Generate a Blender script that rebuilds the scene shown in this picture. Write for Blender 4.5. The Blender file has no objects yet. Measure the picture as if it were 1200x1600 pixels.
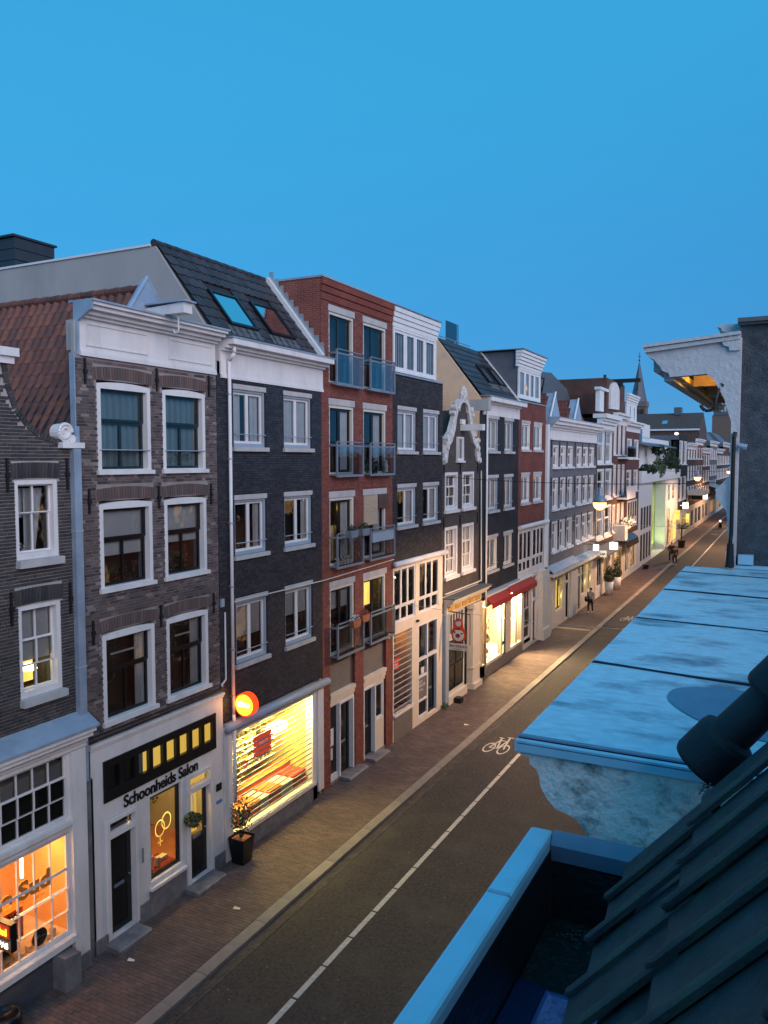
import bpy, math, random
from mathutils import Vector, Matrix
random.seed(7)
R = math.radians
S = bpy.context.scene
C = S.collection

# ---------------------------------------------------------------- camera, sky, sun, exposure
cam_d = bpy.data.cameras.new('camera'); cam = bpy.data.objects.new('camera', cam_d); C.objects.link(cam)
cam.location = (0, 0, 10.2); cam.rotation_euler = (R(90 - 3.753), 0, R(26.881))
cam_d.sensor_fit = 'VERTICAL'; cam_d.sensor_height = 32; cam_d.sensor_width = 24; cam_d.lens = 25
cam_d.clip_start = .05; cam_d.clip_end = 4000
S.camera = cam
W = bpy.data.worlds.new('World'); S.world = W; W.use_nodes = True
wn = W.node_tree; bg = wn.nodes['Background']
sky = wn.nodes.new('ShaderNodeTexSky'); sky.sky_type = 'NISHITA'; sky.sun_disc = False
SUN_EL, SUN_AZ = 20, 122            # azimuth clockwise from +Y: the afterglow stands behind the near roofs
sky.sun_elevation = R(SUN_EL); sky.sun_rotation = R(SUN_AZ); sky.altitude = 0
sky.air_density = 1.0; sky.dust_density = 0.0; sky.ozone_density = 10.0
hs = wn.nodes.new('ShaderNodeHueSaturation'); hs.inputs['Saturation'].default_value = 1.0
hs.inputs['Hue'].default_value = .5
gm = wn.nodes.new('ShaderNodeMix'); gm.data_type = 'RGBA'; gm.blend_type = 'MIX'; gm.inputs[0].default_value = .78
geo = wn.nodes.new('ShaderNodeNewGeometry'); sx_ = wn.nodes.new('ShaderNodeSeparateXYZ'); wn.links.new(geo.outputs['Incoming'], sx_.inputs[0])
ad = wn.nodes.new('ShaderNodeMath'); ad.operation = 'MULTIPLY_ADD'; ad.inputs[1].default_value = -.12; wn.links.new(sx_.outputs[0], ad.inputs[0])   # incoming points towards the viewer
mz = wn.nodes.new('ShaderNodeMath'); mz.operation = 'MULTIPLY'; mz.inputs[1].default_value = -1; wn.links.new(sx_.outputs[2], mz.inputs[0])
ad2 = wn.nodes.new('ShaderNodeMath'); ad2.operation = 'MULTIPLY_ADD'; ad2.inputs[1].default_value = .16
wn.links.new(sx_.outputs[0], ad2.inputs[0]); wn.links.new(mz.outputs[0], ad2.inputs[2])
rp_ = wn.nodes.new('ShaderNodeValToRGB'); rp_.color_ramp.interpolation = 'EASE'
rp_.color_ramp.elements[0].position = .0; rp_.color_ramp.elements[0].color = (.036, .245, .56, 1)
rp_.color_ramp.elements[1].position = .52; rp_.color_ramp.elements[1].color = (.036, .375, .69, 1)
wn.links.new(ad2.outputs[0], rp_.inputs[0])
sc_v = wn.nodes.new('ShaderNodeVectorMath'); sc_v.operation = 'SCALE'; sc_v.inputs['Scale'].default_value = 10
wn.links.new(rp_.outputs[0], sc_v.inputs[0]); wn.links.new(sc_v.outputs[0], gm.inputs['B'])
wn.links.new(sky.outputs[0], hs.inputs['Color']); wn.links.new(hs.outputs[0], gm.inputs['A'])
wn.links.new(gm.outputs['Result'], bg.inputs[0]); bg.inputs[1].default_value = .118
sd = bpy.data.lights.new('sun', 'SUN'); sun = bpy.data.objects.new('sun', sd); C.objects.link(sun)
sd.energy = 2.45; sd.angle = R(56); sd.color = (1.0, .84, .84)
_d = Vector((math.sin(R(SUN_AZ)) * math.cos(R(SUN_EL)), math.cos(R(SUN_AZ)) * math.cos(R(SUN_EL)), math.sin(R(SUN_EL))))
sun.rotation_euler = _d.to_track_quat('Z', 'Y').to_euler()
S.view_settings.view_transform = 'Standard'; S.view_settings.look = 'None'
S.view_settings.exposure = 0; S.view_settings.gamma = 1; S.view_settings.use_curve_mapping = False
S.cycles.use_denoising = True
S.cycles.max_bounces = 8; S.cycles.transparent_max_bounces = 16
S.cycles.sample_clamp_indirect = 4.0; S.cycles.caustics_reflective = False; S.cycles.caustics_refractive = False

XF = -12.5     # plane of the facades across the street

# ---------------------------------------------------------------- materials
def newmat(name):
    m = bpy.data.materials.new(name); m.use_nodes = True
    return m, m.node_tree.nodes, m.node_tree.links, m.node_tree.nodes['Principled BSDF']
def mat(name, col, rough=.6, metal=0, var=.12, vs=3.0, bump=0, bs=30, rand=None, spec=.4, dirt=None, dirt_s=1.2, dirt_a=.5, stretch=(1, 1, 1)):
    m, N, L, P = newmat(name)
    P.inputs['Roughness'].default_value = rough; P.inputs['Metallic'].default_value = metal
    P.inputs['Specular IOR Level'].default_value = spec
    tc = N.new('ShaderNodeTexCoord'); mp = N.new('ShaderNodeMapping'); mp.inputs['Scale'].default_value = stretch
    L.new(tc.outputs['Object'], mp.inputs[0])
    no = N.new('ShaderNodeTexNoise'); no.inputs['Scale'].default_value = vs; no.inputs['Detail'].default_value = 6
    L.new(mp.outputs[0], no.inputs['Vector'])
    mr = N.new('ShaderNodeMapRange'); mr.inputs[1].default_value = .3; mr.inputs[2].default_value = .7
    mr.inputs[3].default_value = 1 - var; mr.inputs[4].default_value = 1 + var
    L.new(no.outputs[0], mr.inputs[0])
    v = N.new('ShaderNodeVectorMath'); v.operation = 'SCALE'; v.inputs[0].default_value = col[:3]
    L.new(mr.outputs[0], v.inputs['Scale']); out = v.outputs[0]
    if rand:
        if rand[0] == 'island': g = N.new('ShaderNodeNewGeometry'); ro = g.outputs['Random Per Island']
        else: g = N.new('ShaderNodeObjectInfo'); ro = g.outputs['Random']
        cr = N.new('ShaderNodeValToRGB'); cr.color_ramp.interpolation = 'CONSTANT'
        pal = rand[1]; els = cr.color_ramp.elements
        while len(els) < len(pal): els.new(.5)
        for i, c in enumerate(pal): els[i].position = i / len(pal); els[i].color = (*c, 1)
        L.new(ro, cr.inputs[0])
        v2 = N.new('ShaderNodeVectorMath'); v2.operation = 'SCALE'; L.new(cr.outputs[0], v2.inputs[0]); L.new(mr.outputs[0], v2.inputs['Scale'])
        out = v2.outputs[0]
    if dirt:
        n2 = N.new('ShaderNodeTexNoise'); n2.inputs['Scale'].default_value = dirt_s; n2.inputs['Detail'].default_value = 9; n2.inputs['Roughness'].default_value = .65
        L.new(mp.outputs[0], n2.inputs['Vector'])
        r2 = N.new('ShaderNodeMapRange'); r2.inputs[1].default_value = .5; r2.inputs[2].default_value = .68; r2.inputs[3].default_value = 0; r2.inputs[4].default_value = dirt_a
        L.new(n2.outputs[0], r2.inputs[0])
        mx = N.new('ShaderNodeMix'); mx.data_type = 'RGBA'; L.new(r2.outputs[0], mx.inputs[0]); L.new(out, mx.inputs['A']); mx.inputs['B'].default_value = (*dirt, 1)
        out = mx.outputs['Result']
    L.new(out, P.inputs['Base Color'])
    if bump:
        b = N.new('ShaderNodeTexNoise'); b.inputs['Scale'].default_value = bs; b.inputs['Detail'].default_value = 5
        L.new(mp.outputs[0], b.inputs['Vector'])
        bb = N.new('ShaderNodeBump'); bb.inputs['Strength'].default_value = bump; bb.inputs['Distance'].default_value = .02
        L.new(b.outputs[0], bb.inputs['Height']); L.new(bb.outputs[0], P.inputs['Normal'])
    return m
def brickmat(name, c1, c2, mortar, axis='yz', bw=.21, bh=.0625, rough=.8, var=.2, mo=.012):
    m, N, L, P = newmat(name); P.inputs['Roughness'].default_value = rough; P.inputs['Specular IOR Level'].default_value = .25
    g = N.new('ShaderNodeNewGeometry'); s = N.new('ShaderNodeSeparateXYZ'); c = N.new('ShaderNodeCombineXYZ')
    L.new(g.outputs['Position'], s.inputs[0])
    L.new(s.outputs['XYZ'.index(axis[0].upper())], c.inputs[0]); L.new(s.outputs['XYZ'.index(axis[1].upper())], c.inputs[1])
    b = N.new('ShaderNodeTexBrick'); b.inputs['Scale'].default_value = 1; b.inputs['Brick Width'].default_value = bw; b.inputs['Row Height'].default_value = bh
    b.inputs['Mortar Size'].default_value = mo; b.inputs['Mortar Smooth'].default_value = .3; b.inputs['Bias'].default_value = 0
    b.inputs['Color1'].default_value = (*c1, 1); b.inputs['Color2'].default_value = (*c2, 1); b.inputs['Mortar'].default_value = (*mortar, 1)
    L.new(c.outputs[0], b.inputs['Vector'])
    no = N.new('ShaderNodeTexNoise'); no.inputs['Scale'].default_value = 1.3; no.inputs['Detail'].default_value = 8; L.new(g.outputs['Position'], no.inputs['Vector'])
    mr = N.new('ShaderNodeMapRange'); mr.inputs[1].default_value = .3; mr.inputs[2].default_value = .7; mr.inputs[3].default_value = 1 - var; mr.inputs[4].default_value = 1 + var
    L.new(no.outputs[0], mr.inputs[0])
    v = N.new('ShaderNodeVectorMath'); v.operation = 'SCALE'; L.new(b.outputs['Color'], v.inputs[0]); L.new(mr.outputs[0], v.inputs['Scale'])
    L.new(v.outputs[0], P.inputs['Base Color'])
    bb = N.new('ShaderNodeBump'); bb.inputs['Strength'].default_value = .5; bb.inputs['Distance'].default_value = .01; bb.invert = True
    L.new(b.outputs['Fac'], bb.inputs['Height']); L.new(bb.outputs[0], P.inputs['Normal'])
    return m
def emis(name, col, st, tex=0, scale=2.5, col2=None):
    m, N, L, P = newmat(name); N.remove(P)
    e = N.new('ShaderNodeEmission'); e.inputs[0].default_value = (*col, 1); e.inputs[1].default_value = st
    if tex:
        g = N.new('ShaderNodeNewGeometry'); no = N.new('ShaderNodeTexNoise'); no.inputs['Scale'].default_value = scale; no.inputs['Detail'].default_value = 4
        L.new(g.outputs['Position'], no.inputs['Vector'])
        cr = N.new('ShaderNodeValToRGB'); cr.color_ramp.elements[0].position = .38; cr.color_ramp.elements[1].position = .6
        cr.color_ramp.elements[0].color = (*(col2 or [c * .25 for c in col]), 1); cr.color_ramp.elements[1].color = (*col, 1)
        L.new(no.outputs[0], cr.inputs[0]); L.new(cr.outputs[0], e.inputs[0])
    L.new(e.outputs[0], N['Material Output'].inputs[0])
    return m
def glassmat(name, tint=(.75, .8, .82), refl=1.0, base=.06):
    m, N, L, P = newmat(name); N.remove(P)
    t = N.new('ShaderNodeBsdfTransparent'); t.inputs[0].default_value = (*tint, 1)
    g = N.new('ShaderNodeBsdfGlossy'); g.inputs['Roughness'].default_value = .02; g.inputs[0].default_value = (.95, .95, .95, 1)
    fr = N.new('ShaderNodeFresnel'); fr.inputs[0].default_value = 1.5
    ma = N.new('ShaderNodeMath'); ma.operation = 'MULTIPLY_ADD'; ma.inputs[1].default_value = refl; ma.inputs[2].default_value = base; ma.use_clamp = True
    L.new(fr.outputs[0], ma.inputs[0])
    mx = N.new('ShaderNodeMixShader'); L.new(ma.outputs[0], mx.inputs[0]); L.new(t.outputs[0], mx.inputs[1]); L.new(g.outputs[0], mx.inputs[2])
    # very slight ripple of old panes
    no = N.new('ShaderNodeTexNoise'); no.inputs['Scale'].default_value = 2.2; tc = N.new('ShaderNodeTexCoord'); L.new(tc.outputs['Object'], no.inputs['Vector'])
    bb = N.new('ShaderNodeBump'); bb.inputs['Strength'].default_value = .15; bb.inputs['Distance'].default_value = .03
    L.new(no.outputs[0], bb.inputs['Height']); L.new(bb.outputs[0], g.inputs['Normal'])
    L.new(mx.outputs[0], N['Material Output'].inputs[0])
    return m

M = {}
M['white'] = mat('white_paint', (.72, .70, .70), .45, var=.07, vs=2, dirt=(.42, .40, .38), dirt_s=3.5, dirt_a=.28, stretch=(1, 1, .35))
M['stone_w'] = mat('painted_stone', (.60, .59, .58), .7, var=.15, vs=6, bump=.4, bs=25, dirt=(.25, .24, .23), dirt_s=5, dirt_a=.7)
M['cream'] = mat('cream_paint', (.70, .62, .52), .5, var=.06)
M['offwhite'] = mat('off_white_frame', (.62, .60, .55), .5, var=.06)
M['bluegrey'] = mat('blue_grey_frame', (.30, .37, .45), .5, var=.06)
M['green'] = mat('dark_green_paint', (.012, .03, .04), .3, var=.1)
M['black'] = mat('black_paint', (.008, .008, .01), .3, var=.1)
M['iron'] = mat('black_iron', (.012, .012, .014), .5)
M['concrete'] = mat('concrete_lintel', (.45, .44, .44), .8, var=.12, bump=.2)
M['plinth'] = mat('bluestone', (.16, .16, .175), .6, var=.25, vs=4, bump=.15, dirt=(.30, .29, .28), dirt_s=3, dirt_a=.5)
M['dplinth'] = mat('dark_plinth', (.085, .09, .11), .6, var=.2)
M['lead'] = mat('lead_sheet', (.30, .38, .48), .45, metal=.2, var=.15, vs=2, dirt=(.5, .55, .6), dirt_s=3, dirt_a=.4)
M['zinc'] = mat('zinc_sheet', (.42, .46, .5), .4, metal=.5, var=.1)
M['vent'] = mat('dark_vent_slats', (.028, .034, .045), .5, var=.15)
M['render'] = mat('grey_render', (.38, .37, .36), .85, var=.1, vs=.8, dirt=(.28, .28, .28), dirt_s=1.2, dirt_a=.5, stretch=(1, 1, .35))
M['mortar'] = mat('mortar_light', (.36, .34, .34), .9)
M['mortar2'] = mat('mortar_pink', (.27, .235, .23), .9)
M['mortar_d'] = mat('mortar_dark', (.025, .025, .03), .9)
M['b1'] = mat('bricks_grey_brown', (1, 1, 1), .75, var=.15, rand=('island', [(.045, .042, .045), (.06, .054, .055), (.052, .046, .045), (.036, .035, .04), (.07, .06, .059)]), bump=.2, bs=60)
M['b2'] = mat('bricks_purple_brown', (1, 1, 1), .8, var=.2, rand=('island', [(.11, .082, .08), (.14, .10, .092), (.09, .07, .072), (.16, .12, .115), (.12, .08, .072), (.10, .085, .09), (.065, .054, .058), (.13, .10, .098), (.22, .19, .185), (.11, .085, .084), (.13, .095, .085), (.10, .077, .078), (.05, .044, .048)]), bump=.2, bs=60)
M['b2arch'] = mat('arch_bricks', (1, 1, 1), .8, var=.15, rand=('object', [(.12, .085, .08), (.15, .105, .095), (.10, .08, .078), (.13, .085, .078)]))
M['b1arch'] = mat('arch_bricks_dark', (1, 1, 1), .8, var=.15, rand=('object', [(.035, .035, .04), (.05, .047, .05), (.06, .055, .055)]))
M['b3'] = mat('bricks_black', (1, 1, 1), .5, var=.2, rand=('island', [(.028, .028, .036), (.038, .037, .045), (.022, .023, .03), (.045, .042, .05)]), bump=.2, bs=60, spec=.5)
M['b4'] = mat('bricks_red', (1, 1, 1), .7, var=.12, rand=('island', [(.21, .068, .052), (.245, .08, .06), (.18, .06, .048), (.225, .075, .06)]), bump=.2, bs=60)
M['b4m'] = mat('mortar_red', (.13, .045, .036), .9)
M['b5'] = mat('bricks_black_brown', (1, 1, 1), .6, var=.2, rand=('island', [(.032, .028, .032), (.045, .038, .04), (.026, .025, .03), (.055, .042, .04)]), bump=.2, bs=60)
M['b6'] = brickmat('old_brown_brick', (.075, .055, .05), (.05, .042, .042), (.10, .09, .085))
M['b7'] = brickmat('black_brick_wall', (.028, .028, .035), (.04, .038, .045), (.02, .02, .022))
M['b8'] = brickmat('red_brown_brick_wall', (.21, .065, .05), (.17, .055, .045), (.12, .05, .042))
M['b9'] = brickmat('grey_painted_brick', (.17, .17, .19), (.14, .145, .165), (.15, .15, .17), var=.12)
M['b11'] = brickmat('brown_brick_wall', (.13, .06, .045), (.10, .05, .04), (.10, .07, .06))
M['b12'] = brickmat('purple_red_brick_wall', (.16, .065, .055), (.13, .055, .05), (.10, .06, .055))
M['bdark'] = brickmat('dark_brown_brick_wall', (.07, .055, .05), (.05, .042, .04), (.06, .055, .05))
M['red_tile'] = mat('red_clay_tile', (1, 1, 1), .7, var=.25, vs=8, rand=('object', [(.17, .062, .042), (.20, .075, .05), (.145, .055, .042), (.12, .05, .042), (.18, .07, .052)]), dirt=(.07, .055, .05), dirt_s=3, dirt_a=.6)
M['dark_tile'] = mat('dark_roof_tile', (1, 1, 1), .5, var=.2, rand=('object', [(.042, .038, .046), (.052, .046, .054), (.034, .031, .038)]), spec=.35)
M['slate'] = mat('slate_cladding', (.10, .115, .14), .5, var=.12)
M['slate_r'] = mat('rust_roof', (.09, .055, .045), .7, var=.2)
M['panel_grey'] = mat('grey_panel', (.17, .15, .14), .8, var=.1, bump=.3, bs=80)
M['beige'] = mat('beige_render', (.78, .52, .34), .85, var=.07, dirt=(.48, .36, .28), dirt_s=1, dirt_a=.4)
M['bwhite'] = mat('white_siding', (.72, .74, .76), .5, var=.05)
M['glass'] = glassmat('window_glass', (.92, .94, .95), .9, .05)
M['bal_glass'] = glassmat('balustrade_glass', (.80, .88, .94), 1.0, .12)
M['clear'] = glassmat('shop_glass', (.93, .93, .93), .7, .02)
M['dark_room'] = mat('dark_interior', (.035, .032, .03), .9, var=.4, vs=1.5)
M['curtain'] = mat('white_curtain', (.60, .62, .64), .9, var=.08)
M['curtain_t'] = mat('teal_curtain', (.22, .33, .37), .9, var=.08)
M['blind'] = mat('roller_blind', (.55, .56, .56), .9, var=.04)
M['wood_blind'] = mat('bamboo_blind', (.42, .33, .24), .8, var=.15, stretch=(1, 1, 12))
M['red_awning'] = mat('red_awning', (.33, .03, .02), .7)
M['orange'] = mat('orange_display', (.75, .16, .02), .6)
M['terra'] = mat('terracotta', (.33, .12, .06), .8)
M['leaf'] = mat('leaves', (1, 1, 1), .6, var=.2, rand=('island', [(.035, .07, .02), (.05, .09, .03), (.025, .05, .02), (.06, .09, .03)]))
M['leaf_d'] = mat('dark_leaves', (1, 1, 1), .6, var=.2, rand=('island', [(.012, .03, .012), (.02, .04, .018), (.01, .02, .01)]))
M['flowers'] = mat('white_flowers', (1, 1, 1), .6, rand=('island', [(.8, .8, .8), (.7, .6, .62), (.04, .09, .03)]))
M['flowers_r'] = mat('red_flowers', (1, 1, 1), .6, rand=('island', [(.6, .04, .03), (.45, .08, .05), (.04, .08, .03)]))
M['sign_red'] = mat('red_sign_face', (.62, .05, .02), .5)
M['skin'] = mat('skin', (.45, .27, .20), .6)
M['trousers'] = mat('dark_trousers', (.015, .015, .02), .8)
M['jacket'] = mat('grey_jacket', (.33, .31, .28), .8)
M['hair'] = mat('dark_hair', (.015, .01, .008), .6)
M['warm_wall'] = mat('warm_wall', (.75, .66, .45), .8, var=.05)
M['asphalt'] = mat('asphalt', (.046, .041, .042), .8, var=.42, vs=14, bump=.6, bs=120, spec=.3, dirt=(.078, .072, .067), dirt_s=.9, dirt_a=.6)
M['klinker'] = mat('paving_bricks', (1, 1, 1), .8, var=.22, vs=1.5, rand=('island', [(.12, .085, .078), (.14, .095, .085), (.105, .078, .073), (.13, .088, .078), (.095, .075, .072)]), dirt=(.08, .055, .05), dirt_s=.9, dirt_a=.6)
M['klinker_d'] = mat('gutter_bricks', (1, 1, 1), .8, var=.2, rand=('island', [(.06, .052, .05), (.075, .062, .06), (.05, .045, .045)]))
M['klinker_far'] = brickmat('paving_far', (.125, .085, .077), (.11, .077, .072), (.07, .055, .052), axis='yx', bw=.21, bh=.1)
M['kerb'] = mat('kerb_stone', (1, 1, 1), .8, var=.15, bump=.2, rand=('object', [(.235, .205, .19), (.265, .23, .215), (.215, .19, .175)]))
M['marking'] = mat('road_paint', (.52, .49, .46), .7, var=.15, vs=9, dirt=(.12, .11, .10), dirt_s=12, dirt_a=.5)
M['metal'] = mat('painted_steel', (.23, .28, .34), .4, metal=.3)
M['lampglass'] = emis('lamp_glow', (1.0, .44, .10), 9)
M['neon'] = emis('lit_sign_face', (1.0, .62, .03), 3.0)
M['neon_rim'] = emis('lit_sign_rim', (1.0, .05, .01), 2.2)
M['litwhite'] = emis('lit_white_sign', (1.0, .90, .78), 2.2)
M['tube'] = emis('ceiling_lamp', (1.0, .80, .35), 9)
M['lit_y'] = emis('lit_room_yellow', (1.0, .66, .14), 1.7, 1, 1.1, (.8, .45, .08))
M['lit_w'] = emis('lit_room_warm', (1.0, .56, .20), 1.3, 1, 2.2, (.35, .16, .04))

# ---------------------------------------------------------------- mesh helpers
class MB:
    def __init__(s): s.v = []; s.f = []
    def quad(s, a, b, c, d): n = len(s.v); s.v += [a, b, c, d]; s.f.append((n, n+1, n+2, n+3)); return s
    def poly(s, pts): n = len(s.v); s.v += list(pts); s.f.append(tuple(range(n, n+len(pts)))); return s
    def box(s, x0, x1, y0, y1, z0, z1):
        if x0 > x1: x0, x1 = x1, x0
        if y0 > y1: y0, y1 = y1, y0
        if z0 > z1: z0, z1 = z1, z0
        n = len(s.v)
        s.v += [(x0,y0,z0),(x1,y0,z0),(x1,y1,z0),(x0,y1,z0),(x0,y0,z1),(x1,y0,z1),(x1,y1,z1),(x0,y1,z1)]
        s.f += [(n,n+3,n+2,n+1),(n+4,n+5,n+6,n+7),(n,n+1,n+5,n+4),(n+1,n+2,n+6,n+5),(n+2,n+3,n+7,n+6),(n+3,n,n+4,n+7)]
        return s
    def prism(s, pts, ax, a0, a1):
        # pts: 2D polygon in the two other axes, extruded along axis ax
        def P(p, a):
            return (a, p[0], p[1]) if ax == 'x' else ((p[0], a, p[1]) if ax == 'y' else (p[0], p[1], a))
        n = len(s.v); k = len(pts)
        s.v += [P(p, a0) for p in pts] + [P(p, a1) for p in pts]
        s.f.append(tuple(range(n, n+k))[::-1]); s.f.append(tuple(range(n+k, n+2*k)))
        for i in range(k): j = (i+1) % k; s.f.append((n+i, n+j, n+k+j, n+k+i))
        return s
    def tube(s, a, b, r, seg=8, r2=None, caps=True):
        a = Vector(a); b = Vector(b); d = (b-a).normalized(); r2 = r if r2 is None else r2
        u = d.orthogonal().normalized(); w = d.cross(u); n = len(s.v)
        for c, rr in ((a, r), (b, r2)):
            for i in range(seg): t = 2*math.pi*i/seg; s.v.append(tuple(c + (u*math.cos(t) + w*math.sin(t))*rr))
        for i in range(seg): j = (i+1) % seg; s.f.append((n+i, n+j, n+seg+j, n+seg+i))
        if caps: s.f.append(tuple(range(n, n+seg))[::-1]); s.f.append(tuple(range(n+seg, n+2*seg)))
        return s
    def path(s, pts, r, seg=8):
        for a, b in zip(pts, pts[1:]): s.tube(a, b, r, seg)
        return s
    def lathe(s, prof, cx, cy, seg=16, z0=0):
        n = len(s.v); k = len(prof)
        for i in range(seg):
            t = 2*math.pi*i/seg
            for r, z in prof: s.v.append((cx + r*math.cos(t), cy + r*math.sin(t), z0 + z))
        for i in range(seg):
            j = (i+1) % seg
            for q in range(k-1): s.f.append((n+i*k+q, n+j*k+q, n+j*k+q+1, n+i*k+q+1))
        return s
    def leaves(s, c, rad, count, size, rnd=random, squash=1, fn=None):
        for _ in range(count):
            while True:
                p = Vector((rnd.uniform(-1, 1), rnd.uniform(-1, 1), rnd.uniform(-1, 1)))
                if p.length < 1: break
            p = p * (.45 + .55*rnd.random()) if p.length < .5 else p
            q = Vector(c) + Vector((p.x*rad[0], p.y*rad[1], p.z*rad[2]))
            a = Vector((rnd.gauss(0, 1), rnd.gauss(0, 1), rnd.gauss(0, 1))).normalized(); b = a.orthogonal().normalized()
            sz = size*rnd.uniform(.6, 1.3)
            s.quad(tuple(q - a*sz*.5), tuple(q + b*sz*.3), tuple(q + a*sz*.5), tuple(q - b*sz*.3))
        return s
    def build(s, name, m, parent=None, smooth=False):
        me = bpy.data.meshes.new(name); me.from_pydata(s.v, [], s.f); me.update()
        me.materials.append(M[m] if isinstance(m, str) else m)
        if smooth:
            for p in me.polygons: p.use_smooth = True
        o = bpy.data.objects.new(name, me); C.objects.link(o)
        if parent is not None: attach(o, parent)
        return o
def wloc(o):
    v = Vector((0, 0, 0))
    while o: v += o.location; o = o.parent
    return v
def attach(o, parent):
    o.parent = parent; o.location = -wloc(parent)
def B(x0, x1, y0, y1, z0, z1): return MB().box(x0, x1, y0, y1, z0, z1)
def tag(o, label=None, cat=None, group=None, kind=None):
    if label: o['label'] = label
    if cat: o['category'] = cat
    if group: o['group'] = group
    if kind: o['kind'] = kind
    return o
def thing(name, loc, label, cat, group=None):
    o = bpy.data.objects.new(name, None); C.objects.link(o); o.location = loc; o.empty_display_size = .2
    return tag(o, label, cat, group)
def inst(name, me, parent, mtx):
    o = bpy.data.objects.new(name, me); C.objects.link(o); o.parent = parent
    o.matrix_local = Matrix.Translation(-wloc(parent)) @ mtx
    return o
def mesh_of(mb, name, m):
    me = bpy.data.meshes.new(name); me.from_pydata(mb.v, [], mb.f); me.update(); me.materials.append(M[m]); return me
def text(s, size, loc, rot, m, parent, name='lettering', ext=.01, off=0, align='LEFT', sx=1.0):
    cu = bpy.data.curves.new(name, 'FONT'); cu.body = s; cu.size = size; cu.extrude = ext; cu.offset = off; cu.align_x = align
    o0 = bpy.data.objects.new(name, cu)
    me = bpy.data.meshes.new_from_object(o0); bpy.data.objects.remove(o0)
    T = Matrix.Translation(loc) @ rot.to_4x4() @ Matrix.Diagonal((sx, 1, 1, 1))
    me.transform(T); me.materials.clear(); me.materials.append(M[m])
    o = bpy.data.objects.new(name, me); C.objects.link(o)
    if parent: attach(o, parent)
    return o
from mathutils import Euler
ROT_X = Euler((R(90), 0, R(90))).to_matrix()      # reads from the street, facing +X
ROT_Y = Euler((R(90), 0, 0)).to_matrix()          # facing -Y
def light(name, kind, loc, energy, col, parent=None, size=.5, rot=None, size_y=None, spot=None):
    l = bpy.data.lights.new(name, kind); l.energy = energy; l.color = col
    if kind == 'AREA':
        l.size = size
        if size_y: l.shape = 'RECTANGLE'; l.size_y = size_y
    elif kind in ('POINT', 'SPOT'):
        l.shadow_soft_size = size
        if kind == 'SPOT': l.spot_size = R(spot or 160); l.spot_blend = .35
    o = bpy.data.objects.new(name, l); C.objects.link(o); o.location = loc
    if rot: o.rotation_euler = rot
    if parent: 
        o.parent = parent; o.location = Vector(loc) - wloc(parent)
    return o

# ---------------------------------------------------------------- facade helpers
def wall_sheet(parent, y0, y1, z0, z1, holes, m, x=XF, dep=.25, name='wall', poly_top=None):
    ys = sorted({y0, y1, *[h[0] for h in holes], *[h[1] for h in holes]}); zs = sorted({z0, z1, *[h[2] for h in holes], *[h[3] for h in holes]})
    ys = [y for y in ys if y0 <= y <= y1]; zs = [z for z in zs if z0 <= z <= z1]
    mb = MB()
    for a, b in zip(ys, ys[1:]):
        for c, d in zip(zs, zs[1:]):
            my, mz = (a+b)/2, (c+d)/2
            if any(h[0] < my < h[1] and h[2] < mz < h[3] for h in holes): continue
            mb.quad((x, a, c), (x, b, c), (x, b, d), (x, a, d))
    for a, b, c, d in holes:
        mb.quad((x, a, c), (x-dep, a, c), (x-dep, a, d), (x, a, d)); mb.quad((x, b, c), (x, b, d), (x-dep, b, d), (x-dep, b, c))
        mb.quad((x, a, c), (x, b, c), (x-dep, b, c), (x-dep, a, c)); mb.quad((x, a, d), (x-dep, a, d), (x-dep, b, d), (x, b, d))
    return mb.build(name, m, parent)
def bricks(parent, y0, y1, z0, z1, holes, m, x=XF, L=.21, H=.052, j=.012, inside=None, axis='x', name='brickwork', proud=.012):
    mb = MB(); rnd = random.Random(int(y0*100)); z = z0 + j; row = 0
    while z + H <= z1 + .001:
        y = y0 - (L+j)*(.25 if row % 2 else .0) - (0 if row % 4 < 2 else L*.5); k = row
        while y < y1:
            ln = L if k % 2 else L*.48
            a, b = max(y, y0), min(y+ln, y1); y += ln + j; k += 1
            segs = [(a, b)]
            for h in holes:
                if z+H > h[2]+.005 and z < h[3]-.005:
                    ns = []
                    for p, q in segs:
                        if q <= h[0] or p >= h[1]: ns.append((p, q))
                        else:
                            if p < h[0]: ns.append((p, h[0]))
                            if q > h[1]: ns.append((h[1], q))
                    segs = ns
            for p, q in segs:
                if q-p < .03: continue
                if inside and not (inside(p, z+H) and inside(q, z+H)): continue
                e = proud + rnd.uniform(-.003, .004)
                n = len(mb.v)
                if axis == 'x': mb.v += [(x, p, z), (x, q, z), (x, q, z+H), (x, p, z+H), (x+e, p, z), (x+e, q, z), (x+e, q, z+H), (x+e, p, z+H)]
                else: mb.v += [(p, x, z), (q, x, z), (q, x, z+H), (p, x, z+H), (p, x-e, z), (q, x-e, z), (q, x-e, z+H), (p, x-e, z+H)]
                mb.f += [(n+4, n+5, n+6, n+7), (n, n+1, n+5, n+4), (n+1, n+2, n+6, n+5), (n+2, n+3, n+7, n+6), (n+3, n, n+4, n+7)]
        z += H + j; row += 1
    return tag(mb.build(name, m, parent), kind='stuff')
def arch(parent, y0, y1, z, m, rise=.06, hgt=.30, x=XF, n=None, splay=.12, name='brick'):
    n = n or int((y1-y0)/.066); me = None; w = (y1-y0)/n
    for i in range(n):
        t = (i+.5)/n*2-1; yc = (y0+y1)/2 + t*(y1-y0)/2*(1+splay*.5); zz = z + rise*(1-t*t) 
        ang = -t*splay
        key = 'voussoir_%s' % m
        me = bpy.data.meshes.get(key) or mesh_of(B(-.06, .016, -w*.5+.006, w*.5-.002, 0, hgt), key, m)
        inst(name, me, parent, Matrix.Translation((x, yc, zz)) @ Matrix.Rotation(ang, 4, 'X'))
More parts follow.
